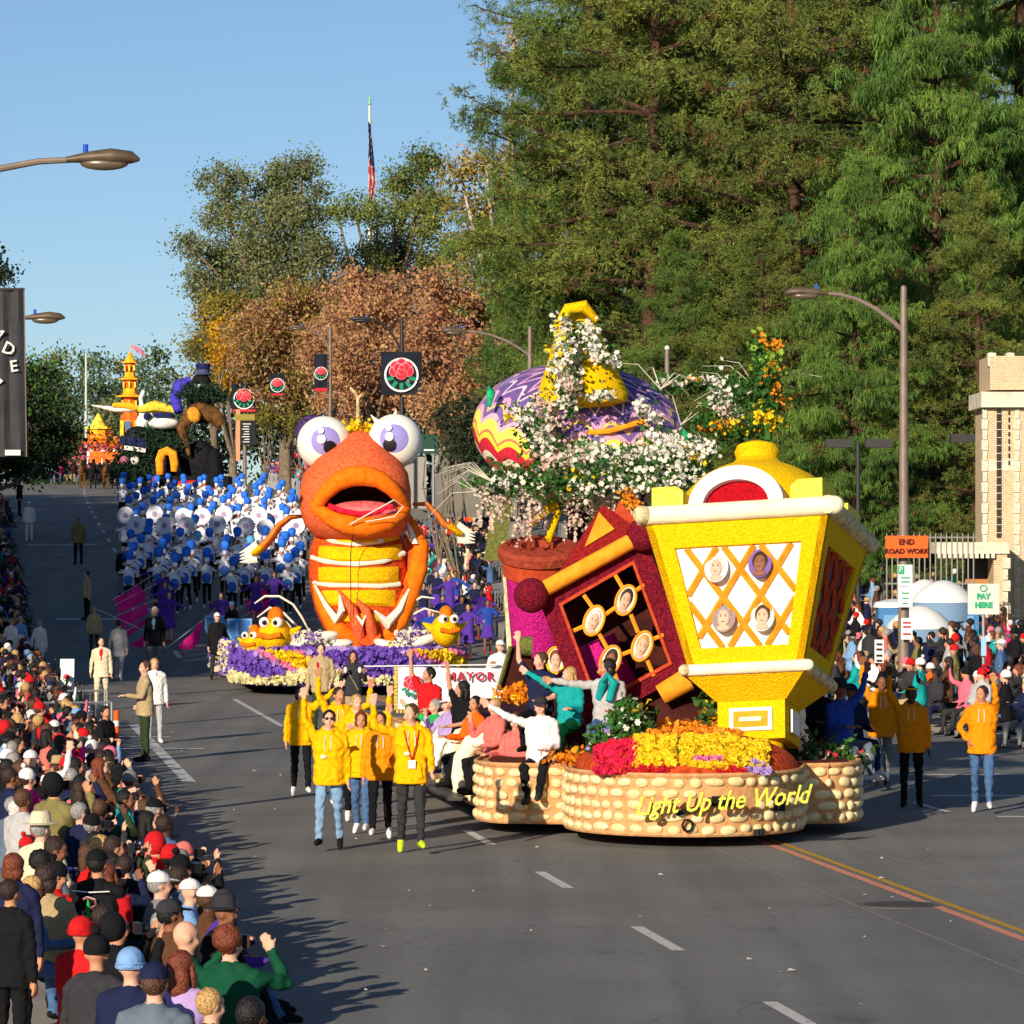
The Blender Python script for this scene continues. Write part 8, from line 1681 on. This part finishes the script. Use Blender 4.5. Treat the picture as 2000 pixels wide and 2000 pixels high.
# the rest of the crowd, past the limit, joined as one object built from the same bodies in lighter form
Vs, Fs, Ms = [], [], []; off = 0; cmats = []; cidx = {}
def cm_(m):
    if m.name not in cidx: cidx[m.name] = len(cmats); cmats.append(m)
    return cidx[m.name]
lo_cache = {}
def low_mesh(fk, far):
    fk0 = fk; fk = fk + ('~' if far else '')
    if fk in lo_cache: return lo_cache[fk]
    fk, key_ = fk0, fk
    kind = fk.split('_')[0]; f = figure('lo_' + key_, .078 if far else .05, {'lap': A('lap', 'lap'), 'cam': A('camera', 'camera'), 'clap': A('clap', 'clap'), 'wave': A('wave', 'lap'), 'cross': A('cross', 'cross'), 'lean': A('hold', 'lap'), 'down': A('down', 'down'), 'hold': A('hold', 'hip')}[fk.split('_')[1]], {'sit': SIT, 'low': SITLOW, 'st': STAND}[kind], heavy=1.14, hand=False, fold=0)
    me = f.me; co = np.empty(len(me.vertices)*3, np.float32); me.vertices.foreach_get('co', co); me.calc_loop_triangles(); tr_ = np.empty(len(me.loop_triangles)*3, np.int32); me.loop_triangles.foreach_get('vertices', tr_); mi_ = np.empty(len(me.loop_triangles), np.int32); me.loop_triangles.foreach_get('material_index', mi_)
    lo_cache[key_] = (co.reshape(-1, 3), tr_.reshape(-1, 3), mi_, f); return lo_cache[key_]
hcache = {}
hmb = MB(); hmb.ball((0, .02, .035), (.094, .105, .1), 9, 6); hfar = hmb.mesh('far_hair', m_bb)
def htri(me):
    if me.name not in hcache:
        me.calc_loop_triangles(); hcache[me.name] = (np.array([tuple(v.co) for v in me.vertices]), np.array([tuple(t_.vertices) for t_ in me.loop_triangles]))
    return hcache[me.name]
for i in rest:
    p = PL[i]; far_ = p['loc'].y > 104; co, tr_, mi_, f = low_mesh(p['fk'], far_); a = rad(p['rz']); c, s_ = math.cos(a), math.sin(a); Rm = np.array([[c, -s_, 0], [s_, c, 0], [0, 0, 1]]); L = np.array(p['loc'])
    Vs.append(co*p['s'] @ Rm.T + L); Fs.append(tr_ + off); off += len(co); sl = [cm_(SKIN[p['sk']]), cm_(clo(p['top'])), cm_(clo(p['bot'])), cm_(SHOE), cm_(M_EYE), cm_(M_LIP), cm_(clo(p['top']))]; Ms.append(np.array(sl)[mi_])
    hl = list(p['hw']) + ([('short_hair', ['black', 'dark brown', 'brown', 'grey'][i % 4])] if p['hw'] and 'hair' not in p['hw'][0][0] else [])
    for k, cc in hl:
        if far_ and k not in ('brim_hat', 'long_hair'):
            if 'h' in k and len(hl) > 1 and k == 'short_hair': continue
            hco, htr = htri(hfar)
        else: hco, htr = htri(hw_mesh(k))
        hco = hco @ np.array(f.HR).T*(.97 if 'hair' in k and len(hl) > 1 else 1)
        Vs.append((hco + np.array(f.H))*p['s'] @ Rm.T + L); Fs.append(htr + off); off += len(hco); Ms.append(np.full(len(htr), cm_(hairm(cc) if 'hair' in k else clo(cc))))
if Vs:
    o = link('crowd', npmesh('crowd', np.vstack(Vs), np.vstack(Fs), cmats, np.concatenate(Ms), smooth=True)); tag(o, 'dense crowd of far spectators on both sides of the avenue and on the grandstands', 'crowd', kind='stuff')
print('counts', len(indiv), len(rest), bn_)
# ================================================================== floats near the crest of the road
m_gold = petal('far_gold', (250, 190, 40), c2=(236, 160, 30), s=3, bump=.3); m_fro = petal('far_orange', (236, 110, 40), s=3, bump=.3); m_fw = petal('far_white', (240, 236, 222), s=3, bump=.2); m_fbl = petal('far_black', (26, 26, 30), s=4); m_fgr = petal('far_green', (30, 52, 34), c2=(20, 34, 24), s=2, bump=1); m_fpu = petal('far_violet', (70, 60, 180), s=3); m_fbr = petal('far_brown', (120, 84, 44), c2=(80, 52, 30), s=3); m_fre = petal('far_red', (214, 36, 30), s=3); m_fye = petal('far_yellow', (250, 214, 70), s=3); m_fna = petal('far_navy', (34, 36, 90), s=3)
Y = 318.0; Q = Y/8250; PF = empty('parade_float', GP(240, Y), 'distant golden pagoda float with tiered tower, white sweeping eaves and a white bird', 'parade float'); pp = lambda x, y, dy=0: WP(x, y, Y) + Vector((0, dy, 0))
def pag(x, y0, y1, hw, m, nm, par=PF, n=8, hw2=None): mb = MB(); mb.lathe(pp(x, y1), [(hw*Q, 0), ((hw2 or hw)*Q, (y1-y0)*Q)], n); return mb.build(nm, m, par)
def roof(x, y0, y1, hw, hi, nm='roof', par=PF, m=m_gold):
    mb = MB(); h = (y1-y0)*Q; mb.lathe(pp(x, y1), [(hw*Q*1.0, .25*h), (hw*Q*1.03, .12*h), (hw*Q*.72, .22*h), (hw*Q*.5, .45*h), (hi*Q, h)], 8); return mb.build(nm, m, par)
pag(256, 668, 692, 1.2, m_gold, 'spire', hw2=.3); roof(254, 688, 712, 17, 2); pag(254, 708, 730, 10, m_fro, 'storey'); roof(254, 726, 744, 22, 10); pag(254, 742, 764, 13, m_fro, 'storey'); roof(254, 758, 778, 28, 13); pag(254, 774, 806, 15, m_fro, 'storey')
for x0, x1, y in ((245, 263, 717), (243, 265, 750), (241, 267, 786)):
    for k in range(3): mb = MB(); mb.box(pp(x0 + (x1-x0)*k/2, y + 2, -13*Q if 0 else -.62), (3.2*Q, .1, 11*Q)); mb.build('window', m_fye, PF)
for s in (-1, 1): mb = MB(); mb.tube([pp(256, 798, -.5), pp(256 + s*30, 800, -.5), pp(256 + s*(76 if s < 0 else 44), 792 if s < 0 else 812, -.5)], [12*Q, 9*Q, 1.5*Q], n=10, sq=.7); mb.build('eave', m_fw, PF)
mb = MB(); mb.tube([pp(222, 792, -.9), pp(250, 792, -.9), pp(290, 806, -.9)], [4*Q, 7*Q, 4*Q], n=8); mb.build('gold_ridge', m_gold, PF)
pag(256, 806, 872, 22, m_fro, 'lower_storey', hw2=20)
for x in (240, 254, 268): mb = MB(); mb.box(pp(x, 842, -.86), (7*Q, .1, 40*Q)); mb.build('pillar', m_fye, PF)
mb = MB(); mb.box(pp(253, 838, -.93), (12*Q, .1, 30*Q), rot=rotm(y=-12)); mb.build('doorway', mat('far_slate', (90, 110, 140), .8), PF)
mb = MB(); mb.tube([pp(284, 764, -1.4), pp(278, 778, -1.4), pp(281, 800, -1.4), pp(282, 815, -1.4)], [4*Q, 4*Q, 5*Q, 9*Q], n=10); mb.ball(pp(282, 826, -1.4), (13*Q, .5, 17*Q), 14, 10); mb.build('white_bird', m_fw, PF)
mb = MB(); mb.tube([pp(258, 676, -.4), pp(272, 684, -.4), pp(286, 698, -.4)], [2*Q, 6*Q, 1*Q], n=6); mb.build('tail_ribbon', petal('far_rose', (200, 120, 140), s=4), PF)
mb = MB(); mb.box(pp(240, 905, 0), (150*Q, 2.2, 60*Q)); mb.build('base', m_fbl, PF)
roof(192, 808, 842, 26, 2, 'pavilion_roof', m=m_fye); pag(192, 838, 858, 20, m_gold, 'pavilion_storey'); roof(190, 848, 868, 36, 20, 'pavilion_roof', m=m_fro)
flora('base_flowers', [(np.array(pp(200, 880, -1.5)) + NR.normal(size=(260, 3))*[1.6, .3, .5], 'b', .16, 0), (np.array(pp(215, 872, -1.6)) + NR.normal(size=(160, 3))*[1.0, .3, .4], 'b', .15, 1), (np.array(pp(285, 860, -1.6)) + NR.normal(size=(120, 3))*[.5, .3, .6], 'l', .16, 2)], PF, NR, [mat('far_blossom_rose', (190, 90, 110), .8), fw_or, fw_leaf])
# red wagon with riders and horses in front of the pagoda
Y = 306.0; Q = Y/8250; wg = empty('wagon', GP(210, Y), 'red horse drawn coach with riders in red and white before the pagoda float', 'coach'); mb = MB(); mb.box(pp(208, 893), (62*Q, 1.6, 22*Q)); mb.build('coach_body', m_fro, wg)
for x in (186, 232): mb = MB(); mb.lathe(pp(x, 918, -.6), [(.3, 0), (.52, 0), (.55, .05), (.52, .1), (.3, .1)], 16, ax=rotm(y=90)); mb.build('wheel', m_gold, wg)
for i, x in enumerate((178, 190, 201, 213, 224)):
    L = pp(x, 900, .1 if i % 2 else -.3); person(CF['sit_lap'], L - Vector((0, 0, .35)), R.uniform(-20, 20), SKIN[0], clo('red' if i % 2 else 'white'), clo('white'), SHOE, [hk('cap', 'red')], 'coach rider in %s on the red coach, %s' % (('red' if i % 2 else 'white'), ('leftmost', 'second from left', 'in the middle', 'second from right', 'rightmost')[i]), 'riders on the red coach', 1.0)
def horse(loc, rz, s, m, lb):
    t = bpy.data.objects.new('horse', None); COL.objects.link(t); t.location = loc; t.rotation_euler = (0, 0, rad(rz)); t.scale = (s,)*3; tag(t, lb, 'horse', 'brown horses pulling the coach')
    mb = MB(); pts = [((0, .75, 1.25), .22), ((0, .45, 1.22), .32), ((0, 0, 1.18), .31), ((0, -.45, 1.24), .30), ((0, -.75, 1.42), .21), ((0, -1.0, 1.75), .14), ((0, -1.1, 1.95), .12)]
    mb.tube([p for p, _ in pts], [q_ for _, q_ in pts], n=12); mb.tube([(0, -1.05, 1.98), (0, -1.3, 1.85), (0, -1.5, 1.66)], [.13, .10, .07], n=10)
    for sx in (-1, 1):
        mb.tube([(sx*.15, -.5, 1.15), (sx*.16, -.55, .72), (sx*.16, -.5, .4), (sx*.16, -.53, .02)], [.13, .075, .05, .055], n=8); mb.tube([(sx*.16, .62, 1.2), (sx*.17, .52, .82), (sx*.17, .78, .5), (sx*.17, .70, .02)], [.2, .11, .055, .055], n=8); mb.tube([(sx*.07, -1.08, 2.05), (sx*.09, -1.08, 2.18)], [.035, .008], n=6)
    me = mb.mesh('horse_body', m); ob = bpy.data.objects.new('tmp', me); COL.objects.link(ob); md = ob.modifiers.new('r', 'REMESH'); md.mode = 'VOXEL'; md.voxel_size = .035; bpy.context.view_layer.update(); nm = bpy.data.meshes.new_from_object(ob.evaluated_get(bpy.context.evaluated_depsgraph_get())); bpy.data.objects.remove(ob)
    nm.materials.clear(); nm.materials.append(m); nm.polygons.foreach_set('use_smooth', np.ones(len(nm.polygons), bool)); link('body', nm, t, Vector((0, 0, 0)))
    mb = MB(); mb.tube([(0, .95, 1.3), (0, 1.1, 1.1), (0, 1.1, .6)], [.05, .09, .03], n=8); link('tail', mb.mesh('tail', m_fbl), t); mb = MB(); mb.tube([(0, -.7, 1.62), (0, -.92, 1.9), (0, -1.08, 2.08)], [.05, .08, .04], n=6, sq=.5); link('mane', mb.mesh('mane', m_fbl), t)
for i, (x, yy, c) in enumerate(((162, 301, m_fbr), (182, 300, m_fbl), (206, 300, m_fbr), (224, 301, m_fbl))): horse(GP(x, yy), R.uniform(-12, 12), 1.0, c, '%s horse in the coach team, %s' % ('brown' if c is m_fbr else 'black', ('leftmost', 'second from left', 'third from left', 'rightmost')[i]))
# dark hatted figure float behind the band
Y = 243.0; Q = Y/8250; DF = empty('parade_float', GP(340, Y), 'dark green float with hatted black figure, violet cape and deer behind the band', 'parade float')
mb = MB(); mb.box(pp(340, 955, 1), (215*Q, 4, 50*Q)); mb.build('base', m_fbl, DF)
for x, y, a, b_, m in ((262, 918, 34, 34, m_fgr), (300, 870, 52, 26, m_fgr), (322, 850, 40, 16, m_fgr), (270, 860, 30, 28, m_fbl), (390, 905, 40, 44, m_fbl), (420, 925, 18, 50, m_fbl), (340, 900, 40, 40, m_fbl)):
    mb = MB(); mb.ball(pp(x, y, R.uniform(-.3, .3)), (a*Q, 1.0, b_*Q), 18, 12); o = mb.build('mound', m, DF)
flora('mound_foliage', [(np.array(pp(262, 915, -1.0)) + NR.normal(size=(900, 3))*[.55, .25, .5], 'l', .10, 0), (np.array(pp(305, 868, -1.0)) + NR.normal(size=(900, 3))*[.8, .25, .3], 'l', .10, 0), (np.array(pp(400, 770, -1.2)) + NR.normal(size=(500, 3))*[.6, .2, .22], 'l', .10, 0)], DF, NR, [mat('foliage_black_green', (28, 54, 36), .8, island=.4)])
mb = MB(); mb.ball(pp(394, 746, -.2), (19*Q, .5, 16*Q), 16, 12); mb.tube([pp(394, 758, -.1), pp(391, 785, -.1), pp(388, 825, 0)], [20*Q, 38*Q, 34*Q], n=16, sq=.7); mb.build('dark_figure', m_fbl, DF)
mb = MB(); mb.lathe(pp(397, 733, -.2), [(17*Q, 0), (18*Q, .05), (14*Q, .12), (13*Q, 14*Q), (15*Q, 19*Q), (0, 20*Q)], 18); mb.build('hat', petal('hat_grey_blue', (70, 80, 110), s=4), DF); mb = MB(); mb.lathe(pp(397, 721, -.22), [(14*Q, 0), (15*Q, 10*Q), (0, 10*Q)], 18); mb.build('hat_crown', m_fna, DF)
mb = MB(); mb.prism([pp(380, 752, -1.05), pp(404, 752, -1.05), pp(404, 768, -1.05), pp(388, 782, -1.05), pp(380, 770, -1.05)], (0, .2, 0)); mb.build('shirt_front', m_fw, DF)
mb = MB(); mb.tube([pp(372, 742, .2), pp(350, 752, .1), pp(342, 780, 0), pp(350, 806, -.2)], [8*Q, 13*Q, 11*Q, 9*Q], n=10); mb.build('violet_cape', m_fpu, DF)
mb = MB(); mb.tube([pp(410, 765, -.9), pp(432, 778, -1), pp(442, 786, -1)], [10*Q, 9*Q, 5*Q], n=10); mb.build('sleeve', m_fgr, DF)
mb = MB(); mb.tube([pp(352, 842, -1), pp(372, 815, -1), pp(392, 800, -1), pp(420, 812, -.9), pp(434, 830, -.9)], [6*Q, 15*Q, 19*Q, 17*Q, 12*Q], n=14); mb.tube([pp(356, 838, -1), pp(366, 866, -1), pp(372, 890, -1)], [9*Q, 7*Q, 4*Q], n=8); mb.build('deer_body', m_fbr, DF)
mb = MB(); mb.ball(pp(383, 812, -1.7), (13*Q, .25, 16*Q), 14, 10, rot=rotm(y=-20)); mb.build('deer_mane', petal('far_amber', (226, 150, 50), s=5), DF)
mb = MB(); mb.tube([pp(318, 928, -1.9), pp(317, 900, -1.9), pp(322, 886, -1.9), pp(332, 882, -1.9), pp(343, 888, -1.9), pp(346, 905, -1.9), pp(345, 922, -1.9)], [7*Q, 8.5*Q, 9*Q, 9*Q, 9*Q, 8.5*Q, 6*Q], n=12); mb.build('orange_arch', petal('far_marigold', (250, 140, 30), c2=(250, 180, 40), s=4), DF)
mb = MB(); mb.ball(pp(322, 827, -1), (30*Q, .6, 13*Q), 18, 10); mb.build('white_saucer', m_fw, DF); mb = MB(); mb.box(pp(322, 812, -1.5), (34*Q, .2, 8*Q)); mb.build('navy_band', m_fna, DF); mb = MB(); mb.box(pp(264, 864, -1.3), (52*Q, .3, 16*Q), rot=rotm(y=8)); mb.build('navy_sash', m_fna, DF); mb = MB(); mb.box(pp(268, 878, -1.35), (42*Q, .3, 8*Q), rot=rotm(y=8)); mb.build('white_sash', m_fw, DF)
for x, y, r_, m, nm in ((247, 900, 9, petal('far_rose', (200, 120, 140), s=4), 'rose_ball'), (268, 900, 9, m_fw, 'white_ball'), (308, 938, 9, petal('far_plum', (130, 60, 130), s=4), 'plum_ball'), (291, 815, 7, m_fna, 'navy_ball')): mb = MB(); mb.ball(pp(x, y, -1.4), r_*Q, 14, 10); mb.build(nm, m, DF)
for k, c in enumerate((m_fre, m_fro, m_fye, m_fw)): mb = MB(); mb.tube([pp(318 + k*6, 962, -2.2), pp(345, 944 + k*4, -2.2), pp(385, 942 + k*4, -2.2), pp(425, 958 + k*4, -2.2)], 3*Q, n=8); mb.build('rainbow_stripe', c, DF)
mb = MB(); mb.tube([pp(268, 800, 1), pp(300, 792, 1), pp(338, 800, 1)], [.2, .35, .2], n=8); mb.build('yellow_garland', m_fye, DF)
